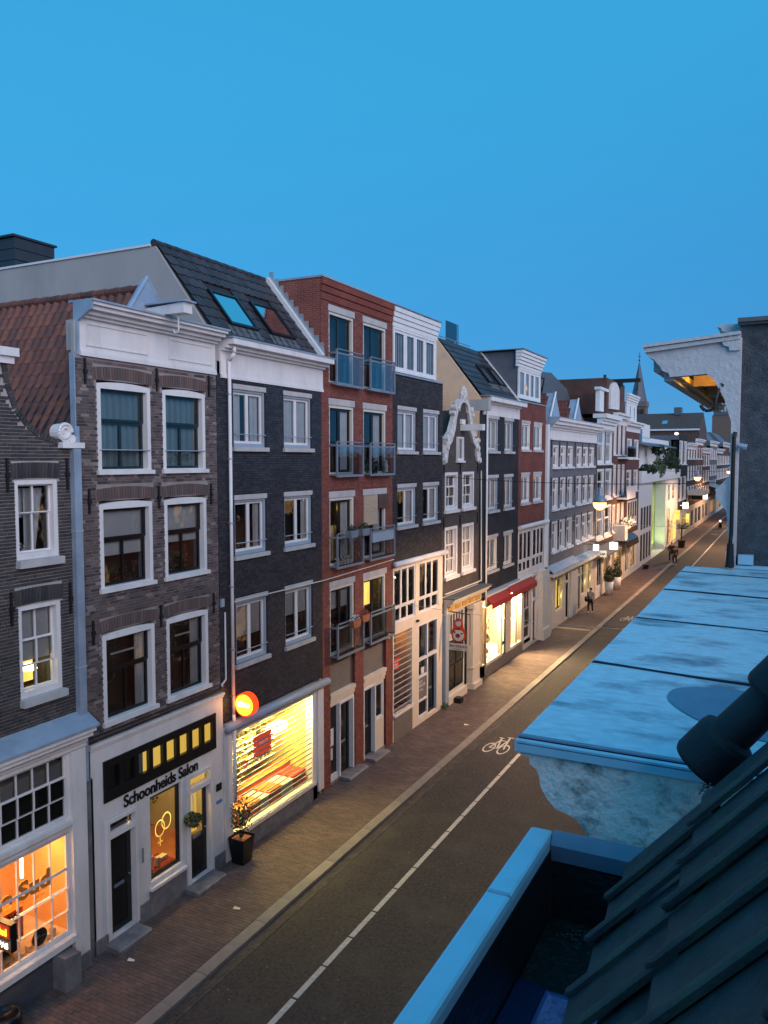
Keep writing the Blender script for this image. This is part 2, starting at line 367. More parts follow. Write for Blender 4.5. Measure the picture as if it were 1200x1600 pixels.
def pane_at(parent, x, a, b, c, d, m='glass'): return MB().quad((x, a, c), (x, b, c), (x, b, d), (x, a, d)).build('pane', m, parent)
def curtain(parent, x, a, b, c, d, m='curtain', amp=.025, wl=.11, name='curtain', lean=0, taper=1):
    mb = MB(); n = max(6, int((b-a)/wl*8)); 
    for i in range(n):
        p0, p1 = a+(b-a)*i/n, a+(b-a)*(i+1)/n
        f = lambda y: x + amp*math.sin(y/wl*2*math.pi) + amp*.5*math.sin(y/wl*3.1)
        mid = b if lean >= 0 else a
        g = lambda y: mid + (y-mid)*taper
        mb.quad((f(p0), g(p0), c), (f(p1), g(p1), c), (f(p1), p1, d), (f(p0), p0, d))
    return mb.build(name, m, parent, smooth=True)
def window(parent, y0, y1, z0, z1, fm='white', rows=((0, 1, 1),), fw=.08, bw=.035, dep=.13, x=XF, sash=None, sw=.05, curt=None, room='dark_room', glass='glass',
           arched=0, rdep=.6, detail=True, sill=None, lintel=None, name='window', front=-.015, bar=None, fb=None, noroom=False, mul=None):
    """frame around the opening, sash bars, panes, room behind; rows = (fraction from, to, columns) bottom up"""
    mb = MB(); xo, xi = x+front, x-dep-.05; fb = fw if fb is None else fb
    mb.box(xi, xo, y0, y0+fw, z0, z1); mb.box(xi, xo, y1-fw, y1, z0, z1)
    mb.box(xi, xo+.002, y0+fw, y1-fw, z0, z0+fb)
    if arched:
        pts = [(y0, z1)] + [(y0+(y1-y0)*i/8, z1+arched*(1-(i/4-1)**2)) for i in range(1, 8)] + [(y1, z1), (y1-fw, z1-fw), (y0+fw, z1-fw)]
        mb.prism(pts, 'x', xi, xo+.002)
    else: mb.box(xi, xo+.002, y0+fw, y1-fw, z1-fw, z1)
    w = mb.build(name, fm, parent)
    a, b, c, d = y0+fw, y1-fw, z0+fb, z1-fw; xg = x-dep
    sm = sash or fm; s = MB(); pn = []
    for r, (f0, f1, nc) in enumerate(rows):
        c0, d0 = c+(d-c)*f0, c+(d-c)*f1
        lo = sw if (f0 == 0 or sash) else bw/2; hi = sw if (f1 == 1 or sash) else bw/2
        xs = xg + (.03 if r % 2 else 0)
        s.box(xs-.03, xs+.02, a, a+sw, c0, d0); s.box(xs-.03, xs+.02, b-sw, b, c0, d0)
        s.box(xs-.031, xs+.021, a+sw, b-sw, c0, c0+lo); s.box(xs-.031, xs+.021, a+sw, b-sw, d0-hi, d0)
        ia, ib = a+sw, b-sw; mw = mul or bw
        for k in range(1, nc): yy = ia+(ib-ia)*k/nc; s.box(xs-.029, xs+.019, yy-mw/2, yy+mw/2, c0+lo, d0-hi)
        for k in range(nc):
            p, q = ia+(ib-ia)*k/nc, ia+(ib-ia)*(k+1)/nc
            pn.append((xs-.004, p+.003, q-.003, c0+lo+.003, d0-hi-.003))
    s.build('sash', sm, w)
    if detail:
        for p in pn: pane_at(w, *p, m=glass)
    else:
        mb = MB()
        for p in pn: mb.quad((p[0], p[1], p[3]), (p[0], p[2], p[3]), (p[0], p[2], p[4]), (p[0], p[1], p[4]))
        mb.build('pane', glass, w)
    if not noroom:
        e = .02
        if isinstance(room, str) and room.startswith('lit'):
            MB().quad((x-.35, a-e, c-e), (x-.35, b+e, c-e), (x-.35, b+e, d+e), (x-.35, a-e, d+e)).build('interior', room, w)
        else:
            xr0, xr1 = xg-.04, x-dep-rdep
            mb = MB(); A, Bq, Cc, Dd = y0+.02, y1-.02, z0+.01, z1-.01
            mb.quad((xr1, A, Cc), (xr1, Bq, Cc), (xr1, Bq, Dd), (xr1, A, Dd)); mb.quad((xr0, A, Cc), (xr1, A, Cc), (xr1, A, Dd), (xr0, A, Dd)); mb.quad((xr0, Bq, Cc), (xr1, Bq, Cc), (xr1, Bq, Dd), (xr0, Bq, Dd))
            mb.quad((xr0, A, Cc), (xr0, Bq, Cc), (xr1, Bq, Cc), (xr1, A, Cc)); mb.quad((xr0, A, Dd), (xr0, Bq, Dd), (xr1, Bq, Dd), (xr1, A, Dd))
            mb.build('interior', room, w)
    xc = xg-.075
    if curt:
        for k in (curt if isinstance(curt, list) else [curt]):
            t = k[0]
            if t == 'full': curtain(w, xc-.03, a+.02, b-.02, c, d, k[1], amp=.045, wl=.095) if len(k) > 1 else curtain(w, xc, a+.02, b-.02, c, d)
            elif t == 'sides':
                ww = (b-a)*(k[1] if len(k) > 1 else .22); curtain(w, xc, a+.01, a+ww, c, d); curtain(w, xc, b-ww, b-.01, c, d)
            elif t == 'right': ww = (b-a)*k[1]; curtain(w, xc, b-ww, b-.01, c, d)
            elif t == 'left': ww = (b-a)*k[1]; curtain(w, xc, a+.01, a+ww, c, d)
            elif t == 'blind': zb = d-(d-c)*k[1]; B(xc-.01, xc, a+.015, b-.015, zb, d-.01).build('blind', k[2] if len(k) > 2 else 'blind', w)
            elif t == 'lamp':
                yy, zz = a+(b-a)*k[1], c+(d-c)*k[2]
                MB().lathe([(.0, .09), (.05, .075), (.12, 0), (.09, -.02), (0, -.03)], x-dep-.35, yy, 10, zz).build('hanging_lamp', 'tube', w)
    if sill: B(x-.05, x+sill[1], y0-sill[0], y1+sill[0], z0-sill[2], z0-.003).build('sill', sill[3], w)
    if lintel: B(x-.05, x+lintel[1], y0-lintel[0], y1+lintel[0], z1+.003, z1+lintel[2]).build('lintel', lintel[3], w)
    if bar:
        zz = z0+bar; mb = MB().tube((x+.03, y0+fw*.5, zz), (x+.03, y1-fw*.5, zz), .012, 6)
        mb.tube((x-.05, y1-fw*.6, zz), (x+.04, y1-fw*.6, zz), .014, 6).tube((x-.05, y0+fw*.6, zz), (x+.04, y0+fw*.6, zz), .014, 6)
        mb.build('safety_bar', 'bluegrey', w)
    return w
def body(parent, y0, y1, prof, m='render', name='structure_block'):
    return MB().prism(prof, 'y', y0, y1).build(name, m, parent)
def shell(parent, y0, y1, ztop, roof=None, m='render', gz=4.3, back=-21):
    """solid rear of the house: closed behind the facade rooms, with the roof outline in section"""
    roof = roof or [(XF-.02, ztop), (back, ztop)]
    prof = [(XF-1.0, gz)] + [(XF-1.0, ztop-.5), (XF-.02, ztop-.5)] + roof + [(back, gz)]
    body(parent, y0+.004, y1-.004, prof, m)
    MB().box(back, XF-3.4, y0+.006, y1-.006, 0, gz-.002).box(XF-3.4, XF-.03, y0+.006, y0+.1, 0, gz-.002).box(XF-3.4, XF-.03, y1-.1, y1-.006, 0, gz-.002).box(XF-3.4, XF-.03, y0+.1, y1-.1, gz-.3, gz-.002).build('party_wall', m, parent)
    mb = MB().box(XF-1.0, XF-.03, y0+.006, y0+.07, gz, ztop-.5).box(XF-1.0, XF-.03, y1-.07, y1-.006, gz, ztop-.5)
    mb.build('party_wall', m, parent)
def cornice(parent, y0, y1, steps, m='white', x=XF, name='cornice', ends=True):
    """steps: (z0,z1,projection)"""
    mb = MB()
    for i, (z0, z1, p) in enumerate(steps): mb.box(x-.02, x+p, y0-(p*.25 if ends else 0), y1+(p*.25 if ends else 0), z0, z1)
    return mb.build(name, m, parent)
def tile_mesh(key, pu, pv, amp, m, kind='S', th=.02, ov=1.12):
    mb = MB(); n = 8
    def z(t): 
        if kind == 'S': return amp*math.sin(t*2*math.pi) * .5 + amp*.5
        return amp*(0 if t < .72 else math.sin((t-.72)/.28*math.pi))
    for i in range(n):
        a, b = i/n*1.06, (i+1)/n*1.06; A, Bq = a*pu, b*pu
        za, zb = z(a % 1 if a < 1 else a-1), z(b % 1 if b < 1 else b-1)
        lo = th
        mb.quad((A, 0, za+lo), (Bq, 0, zb+lo), (Bq, pv*ov, zb), (A, pv*ov, za))
        mb.quad((A, 0, za+lo), (A, 0, za+lo-th*1.3), (Bq, 0, zb+lo-th*1.3), (Bq, 0, zb+lo))
    return mesh_of(mb, key, m)
def lay_tiles(parent, org, u, v, nu, nv, pu, pv, me, ok=None, jitter=.004, name='roof_tile'):
    u = Vector(u).normalized(); v = Vector(v).normalized(); n = u.cross(v); Rm = Matrix((u, v, n)).transposed().to_4x4(); rnd = random.Random(3)
    for j in range(nv):
        for i in range(nu):
            if ok and not ok(i, j): continue
            p = Vector(org) + u*(i*pu) + v*(j*pv) + n*rnd.uniform(0, jitter)
            inst(name, me, parent, Matrix.Translation(p) @ Rm @ Matrix.Rotation(rnd.uniform(-.012, .012), 4, 'Z'))
def anchor(parent, y, z, h=.62, x=XF):
    MB().box(x+.01, x+.045, y-.022, y+.022, z-h/2, z+h/2).box(x+.01, x+.06, y-.04, y+.04, z-.05, z+.03).build('wall_anchor', 'iron', parent)

# ---------------------------------------------------------------- the ground
MB().quad((-900, -300, -.45), (900, -300, -.45), (900, 2500, -.45), (-900, 2500, -.45)).build('ground', 'asphalt')['kind'] = 'structure'
road = MB().box(-10.0, -3.2, -14, 320, -.4, -.08).build('road', 'asphalt'); road['kind'] = 'structure'
side = MB().box(-16, -10.3, -14, 320, -.4, -.015).build('pavement', 'klinker_far'); side['kind'] = 'structure'
side2 = MB().box(-2.95, .4, -14, 320, -.4, -.005).build('pavement', 'klinker_far'); side2['kind'] = 'structure'
km = mesh_of(B(0, .29, .004, .994, -.3, 0), 'kerb_stone', 'kerb')
for i in range(6, 150): inst('kerb_stone', km, side, Matrix.Translation((-10.296, i+random.uniform(-.002, .002), random.uniform(-.006, .002))))
MB().box(-10.296, -10.0, 150, 320, -.3, 0).build('kerb_line', 'kerb', side)
MB().box(-3.2, -2.95, -14, 320, -.3, 0).build('kerb_line', 'kerb', side2)
def paving(name, parent, x0, x1, y0, y1, z, m, lx=.1, ly=.2, j=.008, h=.02, turn=False, rnd=random.Random(11)):
    mb = MB(); x = x0; r = 0
    while x < x1-.02:
        y = y0 - (ly/2 if r % 2 else 0)
        while y < y1:
            e = rnd.uniform(-.003, .003); xa, xb = x+j/2, min(x+lx-j/2, x1); ya, yb = y+j/2, y+ly-j/2; t = z+h+e
            n = len(mb.v)
            mb.v += [(xa, ya, z), (xb, ya, z), (xb, yb, z), (xa, yb, z), (xa, ya, t), (xb, ya, t+rnd.uniform(-.002, .002)), (xb, yb, t), (xa, yb, t)]
            mb.f += [(n+4, n+5, n+6, n+7), (n, n+1, n+5, n+4), (n+1, n+2, n+6, n+5), (n+2, n+3, n+7, n+6), (n+3, n, n+4, n+7)]
            y += ly
        x += lx; r += 1
    return tag(mb.build(name, m, parent), kind='stuff')
# bricks laid with their long side across the pavement
def paving_x(name, parent, x0, x1, y0, y1, z, m):
    mb = MB(); rnd = random.Random(5); y = y0; r = 0
    while y < y1:
        x = x0 - (.1 if r % 2 else 0)
        while x < x1-.02:
            xa, xb = max(x+.004, x0), min(x+.196, x1); t = z+.016+rnd.uniform(-.003, .003); n = len(mb.v)
            mb.v += [(xa, y+.004, z), (xb, y+.004, z), (xb, y+.092, z), (xa, y+.092, z), (xa, y+.004, t), (xb, y+.004, t), (xb, y+.092, t), (xa, y+.092, t)]
            mb.f += [(n+4, n+5, n+6, n+7), (n, n+1, n+5, n+4), (n+1, n+2, n+6, n+5), (n+2, n+3, n+7, n+6), (n+3, n, n+4, n+7)]
            x += .2
        y += .096; r += 1
    return tag(mb.build(name, m, parent), kind='stuff')
paving_x('paving_bricks', side, -12.62, -10.3, 7, 46, -.015, 'klinker')
paving('gutter_bricks', road, -9.99, -9.72, 7, 40, -.08, 'klinker_d', lx=.09, h=.012)
lm = mesh_of(B(-.06, .06, .02, 1.06, 0, .006), 'lane_line', 'marking')
for i in range(0, 130):
    inst('lane_line', lm, road, Matrix.Translation((-8.15, 9+i*1.1, -.08)))
mb = MB()
for k in range(9): mb.box(-9.6+k*.5, -9.35+k*.5, 143, 143.4, -.08, -.074)
mb.build('give_way_line', 'marking', road)
def bike_mark(y):
    mb = MB(); z = -.076
    def ring(cy, cx, r):
        n = 18
        for i in range(n):
            a, b = 2*math.pi*i/n, 2*math.pi*(i+1)/n
            mb.quad((cx+r*math.cos(a)*.72, cy+r*math.sin(a)*1.9, z), (cx+r*math.cos(b)*.72, cy+r*math.sin(b)*1.9, z), (cx+(r-.06)*math.cos(b)*.72, cy+(r-.06)*math.sin(b)*1.9, z), (cx+(r-.06)*math.cos(a)*.72, cy+(r-.06)*math.sin(a)*1.9, z))
    def bar(a, b, w=.03):
        a = Vector((*a, z)); b = Vector((*b, z)); d = (b-a).normalized(); n = Vector((-d.y, d.x, 0))*w
        mb.quad(tuple(a-n), tuple(b-n), tuple(b+n), tuple(a+n))
    X = -9.05
    ring(y, X-.26, .27); ring(y, X+.26, .27)
    bar((X-.26, y), (X-.12, y+.85)); bar((X-.12, y+.85), (X+.16, y+.85)); bar((X+.26, y), (X+.12, y+1.25)); bar((X-.26, y), (X+.02, y+.02)); bar((X+.02, y+.02), (X+.15, y+.9)); bar((X+.02, y+.02), (X-.15, y+1.1))
    bar((X+.03, y+1.25), (X+.26, y+1.28)); bar((X-.25, y+1.12), (X-.06, y+1.12))
    mb.build('bicycle_marking', 'marking', road)
bike_mark(26.7); bike_mark(52.5); bike_mark(118)
tag(MB().box(-12.48, -10.35, 47.5, 47.9, -.02, .012).build('drain_slot', 'kerb', side))
mb = MB(); rg = random.Random(31)
for _ in range(150):
    x, y, r = rg.uniform(-9.9, -6), rg.uniform(9.5, 34), rg.uniform(.008, .022); mb.quad((x-r, y, -.077), (x, y-r, -.077), (x+r, y, -.077), (x, y+r*.7, -.072))
for _ in range(90):
    x, y, r = rg.uniform(-12.3, -10.4), rg.uniform(10, 36), rg.uniform(.006, .02); mb.quad((x-r, y, .006), (x, y-r, .006), (x+r, y, .006), (x, y+r*.7, .011))
tag(mb.build('grit', 'kerb'), 'pale specks of grit and crumbs scattered over road and pavement', 'grit', None, 'stuff')
# litter on the pavement
for i, (x, y, s, m, lb) in enumerate(((-11.0, 14.1, .11, 'cream', 'scrap of yellowish paper lying on the pavement near the kerb'), (-11.75, 11.6, .1, 'white', 'white crumpled paper scrap on the pavement by the salon step'), (-10.9, 28.3, .12, 'white', 'white paper scrap on the pavement before the doll shop'))):
    mb = MB(); mb.quad((x, y, .012), (x+s, y+.02, .02), (x+s*.9, y+s, .012), (x-.02, y+s*.8, .03)).quad((x+s, y+.02, .02), (x+s*1.5, y+.06, .012), (x+s*1.2, y+s*.9, .02), (x+s*.9, y+s, .012))
    tag(mb.build('paper_scrap', m), lb, 'litter', 'paper scraps on the pavement')

# ================================================================ HOUSE 1: bell gable, wine-red "Le Sud" shop below
h1 = thing('gabled_house', (XF, 8.8, 0), 'dark brick bell-gabled house at the left edge over an orange-lit shop window', 'house')
y0, y1 = 6.3, 11.3
GC = [(11.3, 10.5), (10.95, 10.57), (10.82, 10.60), (10.47, 10.70), (10.23, 10.87), (9.99, 11.14), (9.83, 11.57), (9.78, 11.9), (9.76, 12.0)]
GAB = GC + [(17.6-y, z) for y, z in GC[::-1]]
def in1(y, z):
    if z < 10.5: return True
    yy = y if y > 8.8 else 17.6-y
    if z > 12: return False
    for (a, za), (b, zb) in zip(GC, GC[1:]):
        if za <= z <= zb: return yy < a + (b-a)*(z-za)/max(zb-za, .001)-.09
    return yy < 9.7
wy = ((9.87, 10.83), (8.32, 9.28), (6.77, 7.73))
holes1 = [(a, b, c, d) for a, b in wy for c, d in ((8.36, 9.83), (5.78, 7.51))]
wall_sheet(h1, y0, y1, 4.9, 10.5, holes1, 'mortar')
MB().prism([(y0, 10.5)] + GAB[::-1] + [], 'x', XF-.25, XF-.001).build('gable', 'mortar', h1)
holes1b = holes1 + [(a-.045, b+.045, d-.02, d+.315) for a, b, c, d in holes1]
bricks(h1, y0, y1, 5.05, 12.0, holes1b, 'b1', inside=in1)
# rowlock edge of the curved gable
mb = MB()
for (a, za), (b, zb) in zip(GC[1:], GC[2:]):
    L = math.hypot(b-a, zb-za); n = max(1, int(L/.065))
    for i in range(n):
        t0, t1 = (i+.1)/n, (i+.92)/n
        p = (a+(b-a)*t0, za+(zb-za)*t0); q = (a+(b-a)*t1, za+(zb-za)*t1)
        nx, nz = (zb-za)/L, -(b-a)/L
        for sgn in (1, -1):
            P = [(p[0], p[1]), (q[0], q[1]), (q[0]-nx*.11, q[1]-nz*.11), (p[0]-nx*.11, p[1]-nz*.11)]
            if sgn < 0: P = [(17.6-y, z) for y, z in P]
            mb.prism(P, 'x', XF-.26, XF+.03)
tag(mb.build('edge_bricks', 'b1', h1), kind='stuff')
MB().box(XF-.3, XF+.16, 7.66, 9.94, 12.03, 12.18).box(XF-.26, XF+.1, 7.72, 9.88, 11.9, 12.03).build('gable_cap', 'white', h1)
for i, (a, b) in enumerate(wy):
    for j, (c, d) in enumerate(((8.36, 9.83), (5.78, 7.51))):
        rows = ((0, .58, 2), (.58, 1, 2)) if j == 0 else ((0, .3, 2), (.3, .62, 2), (.62, 1, 2))
        cu = [('right', .55)] if j == 0 else [('blind', .66)]
        w = window(h1, a, b, c, d, 'cream' if False else 'white', rows, fw=.09, sw=.03, dep=.16, curt=None if j == 0 else cu, sill=(.02, .14, .14, 'concrete'), fb=.12)
        if j == 0:
            xc = XF-.33
            curtain(w, xc, a+.45, b-.1, c+.1, c+1.3, 'curtain', amp=.03, wl=.16, lean=-1, taper=.55); curtain(w, xc-.06, a+.1, a+.5, c+.75, c+1.3, 'curtain', wl=.2)
            MB().leaves((XF-.24, a+.28, c+.2), (.05, .16, .08), 26, .09).build('sill_flowers', 'flowers', w)
        elif i == 0:
            MB().lathe([(0, .1), (.05, .09), (.16, -.03), (.14, -.05), (0, -.05)], XF-.5, a+.6, 12, c+.42).build('lamp', 'tube', w)
            MB().quad((XF-.68, a+.48, c+.1), (XF-.68, b-.12, c+.1), (XF-.68, b-.12, c+.62), (XF-.68, a+.48, c+.62)).build('lit_wall', 'lit_y', w)
        arch(h1, a-.02, b+.02, d+.01, 'b1arch', rise=.02, hgt=.29)
for y in (9.72, 11.05, 8.2): 
    anchor(h1, y, 9.92); anchor(h1, y, 7.5)
shell(h1, y0, y1, 10.4, [(XF-.26, 10.35), (-21, 10.35)])
# its own low roof behind the gable
MB().prism([(y0, 10.3), (11.25, 10.3), (8.8, 11.75)], 'x', -20, XF-.27).build('roof', 'slate_r', h1)
# corner scroll
sc = thing('gable_scroll', (XF, 11.1, 10.5), 'white stone scroll ornament on the corner between the two old gables', 'ornament')
mb = MB().box(XF-.25, XF+.14, 10.86, 11.40, 10.42, 10.53); mb.build('base', 'white', sc)
mb = MB(); 
for i in range(26):
    t0, t1 = i/26*2*math.pi*1.6, (i+1)/26*2*math.pi*1.6; r0, r1 = .17-.011*t0, .17-.011*t1
    p = (11.02+r0*math.cos(t0), 10.73+r0*math.sin(t0)); q = (11.02+r1*math.cos(t1), 10.73+r1*math.sin(t1))
    mb.tube((XF+.03, *p), (XF+.03, *q), .035, 6)
mb.tube((XF-.2, 11.02, 10.72), (XF+.02, 11.02, 10.72), .17, 16).tube((XF-.2, 11.2, 10.6), (XF+.03, 11.2, 10.6), .08, 12).box(XF-.2, XF, 11.0, 11.25, 10.53, 10.62)
mb.build('volute', 'white', sc)
MB().box(XF-.3, XF+.02, 11.27, 11.38, 10.53, 10.85).build('lead_cap', 'lead', sc)
# lead flashing and gutter strip between houses
gp = thing('lead_downpipe', (XF, 11.25, 0), 'flat blue-grey lead downpipe between the bell-gabled house and the purple brick house', 'downpipe')
for i, (c, d) in enumerate(((3.75, 6.1), (6.1, 8.8), (8.8, 10.42))): MB().box(XF+.012, XF+.13, 11.13, 11.31, c+.012, d-.012).build('pipe_section', 'lead', gp)
for z in (6.1, 8.8): B(XF, XF+.14, 11.12, 11.32, z-.02, z+.02).build('clip', 'bluegrey', gp)
B(XF-.3, XF+.05, 11.22, 11.47, 0, 3.74).build('stone_pier', 'plinth', gp)
# shopfront
xs = XF+.1
front = thing('shopfront', (XF, 8.8, 0), 'white wooden shopfront with gridded dark windows above an orange-lit window reading Le Sud', 'shopfront')
mb = MB().prism([(XF, 5.22), (XF, 5.14), (XF+.42, 4.93), (XF+.42, 4.97)], 'y', y0, 11.35); mb.build('lead_canopy', 'lead', front)
for y in (7.2, 8.6, 10.05): B(XF, XF+.42, y-.01, y+.012, 4.98, 5.0)
mb = MB().box(XF, XF+.38, y0, 11.30, 4.84, 4.92).box(XF, XF+.32, y0, 11.27, 4.74, 4.84).box(XF, XF+.2, y0, 11.24, 4.62, 4.735).box(XF, XF+.16, y0, 11.235, 4.52, 4.60); mb.build('cornice', 'white', front)
MB().box(XF-.05, XF+.17, 10.84, 11.2, .32, 4.5).build('pilaster', 'white', front)
MB().box(XF-.05, XF+.2, 10.82, 11.22, 0, .31).build('pilaster_foot', 'plinth', front)
window(front, 6.4, 10.84, 3.16, 4.55, 'white', ((0, .32, 12), (.32, .64, 12), (.64, 1, 12)), fw=.07, sw=.03, bw=.03, dep=.06, x=xs, rdep=.8, name='grid_window')
mb = MB().box(XF, xs+.1, y0, 10.83, 3.08, 3.16).box(XF, xs+.04, y0, 10.83, 2.96, 3.08).box(XF, xs+.12, y0, 10.84, .72, .84); mb.build('rail', 'white', front)
B(XF-.1, xs-.02, y0, 10.82, -.02, .72).build('plinth', 'dplinth', front)
dw = window(front, 6.6, 10.84, .84, 2.96, 'white', ((0, .22, 11), (.22, .45, 11), (.45, 1, 11)), fw=.07, sw=.025, bw=.02, dep=.05, x=xs, glass='clear', noroom=True, name='display_window')
def room(parent, y0, y1, z0, z1, depth, wallm, power, col, x=XF-.08, lamps=2, floor='orange', spill=.75, lz=None):
    xb = x-depth; mb = MB()
    mb.quad((xb, y0, z0), (xb, y1, z0), (xb, y1, z1), (xb, y0, z1)); mb.quad((x, y0, z0), (xb, y0, z0), (xb, y0, z1), (x, y0, z1)); mb.quad((x, y1, z0), (x, y1, z1), (xb, y1, z1), (xb, y1, z0)); mb.quad((x, y0, z1), (xb, y0, z1), (xb, y1, z1), (x, y1, z1))
    mb.build('room', wallm, parent); MB().quad((x, y0, z0), (x, y1, z0), (xb, y1, z0), (xb, y0, z0)).build('floor', floor, parent)
    for i in range(lamps):
        y = y0+(y1-y0)*(i+.5)/lamps; zz = lz or z1-.12
        B(x-depth*.45-.05, x-depth*.45+.05, y-.5, y+.5, zz+.02, zz+.06).build('ceiling_lamp', 'tube', parent)
        light('shop_lamp', 'AREA', (x-.5, y, zz), power*spill, col, parent, .12, (0, R(-34), 0), (y1-y0)/lamps*.8); light('shop_lamp', 'AREA', (x-.25, y, zz), power*.45, col, parent, .3, (0, R(35), 0), (y1-y0)/lamps*.8)
M['peach'] = mat('peach_wall', (.85, .50, .22), .8, var=.06)
room(dw, 6.6, 10.84, .86, 3.0, 1.6, 'peach', 42, (1.0, .50, .16), x=xs-.1, floor='cream')
for k, (y, z, hh) in enumerate(((10.1, 2.2, .45), (9.55, 2.15, .5))):
    MB().tube((xs-.5, y, z), (xs-.5, y, z+hh), .03, 8).build('pendant_lamp', 'tube', dw)
mb = MB().box(xs-.9, xs-.35, 9.55, 9.98, 1.15, 1.75).box(xs-.8, xs-.3, 9.05, 9.4, 1.1, 1.45); mb.build('orange_cushion', 'orange', dw)
mb = MB(); mb.quad((xs-.75, 9.5, 1.35), (xs-.25, 9.45, 1.22), (xs-.25, 9.85, 1.22), (xs-.75, 9.95, 1.35)).quad((xs-.55, 9.1, 1.12), (xs-.12, 9.0, 1.0), (xs-.12, 9.6, 1.0), (xs-.5, 9.6, 1.12)); mb.build('laptop', 'black', dw)
MB().tube((xs-.1, 10.13, 1.12), (xs-.085, 10.13, 1.12), .17, 20).build('round_sticker', 'black', dw)
text('MENU\nWIJN & TAPAS', .035, (xs-.08, 10.03, 1.15), ROT_X, 'white', dw, ext=.001)
mb = MB()
for i in range(9): mb.box(xs-.3, xs-.2, 9.4+i*.14, 9.48+i*.14, .87, .93+.05*(i % 3))
mb.build('small_goods', 'cream', dw)
M['brownletter'] = mat('brown_letters', (.62, .22, .03), .5)
text('Le Sud', .46, (xs-.04, 9.05, 2.08), ROT_X, 'brownletter', dw, ext=.012, off=.018, sx=1.05)
text('Le Sud', .17, (xs-.045, 9.2, 1.82), ROT_X, 'black', dw, ext=.002, off=.003)
text('TAPAS\nWIJN', .09, (xs-.045, 10.02, 2.02), ROT_X, 'brownletter', dw, ext=.001)
B(xs-.03, xs-.02, 9.0, 10.80, 2.16, 2.22).build('letter_rail', 'white', dw)
# stone block at the corner
bk = MB().prism([(10.34, 0), (10.72, 0), (10.72, .62), (10.34, .68)], 'x', XF+.09, XF+.44).build('stone_block', 'plinth'); tag(bk, 'weathered grey stone block standing against the shopfront below the orange window', 'stone block')
# projecting light box
ls = thing('light_box_sign', (XF+.9, 8.3, 1.9), 'red and black projecting light box with yellow letters at the left edge', 'sign')
yb = 8.92; B(XF+.25, XF+.78, yb, yb+.12, 1.70, 2.2).build('box', 'black', ls)
B(XF+.27, XF+.76, yb-.012, yb-.002, 1.95, 2.18).build('upper_panel', 'sign_red', ls)
text('Le Sud', .17, (XF+.28, yb-.02, 2.0), ROT_Y, 'neon', ls, ext=.004, off=.006, sx=.9)
text('TAPAS', .15, (XF+.29, yb-.02, 1.77), ROT_Y, 'litwhite', ls, ext=.004, off=.004)
MB().tube((XF, yb+.06, 2.1), (XF+.26, yb+.06, 2.1), .015, 6).build('bracket', 'iron', ls)
pb = thing('planter', (XF+.42, 8.95, 0), 'black rounded planter on the pavement at the left edge', 'planter')
MB().lathe([(0, 0), (.2, 0), (.26, .1), (.27, .4), (.24, .5), (.2, .5), (.2, .44), (0, .44)], XF+.50, 8.98, 20).build('pot', 'black', pb, smooth=True)

# ================================================================ HOUSE 2: purple-brown brick, Schoonheids Salon
h2 = thing('brick_house', (XF, 13.5, 0), 'purple-brown brick house with white cornice above the Schoonheids Salon shopfront', 'house')
y0, y1 = 11.32, 15.62
rows2 = ((9.98, 11.74), (7.55, 9.28), (4.76, 6.57)); cols2 = ((11.85, 13.36), (13.74, 15.19))
holes2 = [(a, b, c, d+.075) for a, b in cols2 for c, d in rows2]
wall_sheet(h2, y0, y1, 4.35, 12.3, holes2, 'mortar2')
bricks(h2, y0, y1, 4.38, 12.25, [(a, b, c-.02, d) for a, b, c, d in holes2] + [(a-.07, b+.07, d-.08, d+.305) for a, b, c, d in holes2], 'b2')
for r, (c, d) in enumerate(rows2):
    for k, (a, b) in enumerate(cols2):
        sash = 'green' if r == 0 else 'black'
        cu = [('full', 'curtain_t')] if r == 0 else ([('blind', .62 if k == 0 else .55)] if r == 1 else [('right', .22)])
        w = window(h2, a, b, c, d, 'white', ((0, .60, 2), (.60, 1, 1)), fw=.10, sash=sash, sw=.055, bw=.05, dep=.15, arched=.05, curt=cu, sill=(.05, .08, .09, 'white'), front=.012, bar=.42 if r == 0 else None, fb=.02)
        if r == 1: MB().leaves((XF-.32, (a+b)/2, c+.22), (.06, .4, .16), 60, .12).build('plants', 'leaf_d', w)
        if r == 2: MB().box(XF-.24, XF-.23, a+.45+.1*k, b-.25, c+1.30, c+1.34).build('reflector', 'curtain', w)
        arch(h2, a-.03, b+.03, d+.055, 'b2arch', rise=.055, hgt=.25, splay=.16)
for z, ys in ((12.0, (11.55, 13.56, 15.33)), (9.42, (11.58, 13.56, 15.36)), (6.75, (11.6, 13.56, 15.4))):
    for y in ys: anchor(h2, y, z-.05, .5)
shell(h2, y0, y1, 10.9, [(XF-1.0, 10.4), (-21, 10.4)])
MB().box(XF-.10, XF-.02, y0+.006, y0+.07, 10.3, 12.9).box(XF-.30, XF-.02, y0+.08, y1-.006, 12.35, 12.94).build('parapet', 'render', h2)
cornice(h2, y0+.12, y1-.02, ((12.24, 12.32, .06), (12.32, 12.36, .04), (12.36, 12.98, .015), (12.98, 13.04, .10), (13.04, 13.12, .2), (13.12, 13.2, .34), (13.2, 13.26, .42)), ends=False)
B(XF-.2, XF+.46, y0+.06, y1+.02, 13.262, 13.30).build('cornice_lead', 'lead', h2)
for a, b in ((11.6, 13.3), (13.95, 15.45)):
    m = MB(); z0, z1, t = 12.45, 12.9, .03; x = XF+.016
    m.box(x, x+.02, a, b, z0, z0+t).box(x, x+.02, a, b, z1-t, z1).box(x, x+.02, a, a+t, z0+t, z1-t).box(x, x+.02, b-t, b, z0+t, z1-t); m.build('frieze_moulding', 'white', h2)
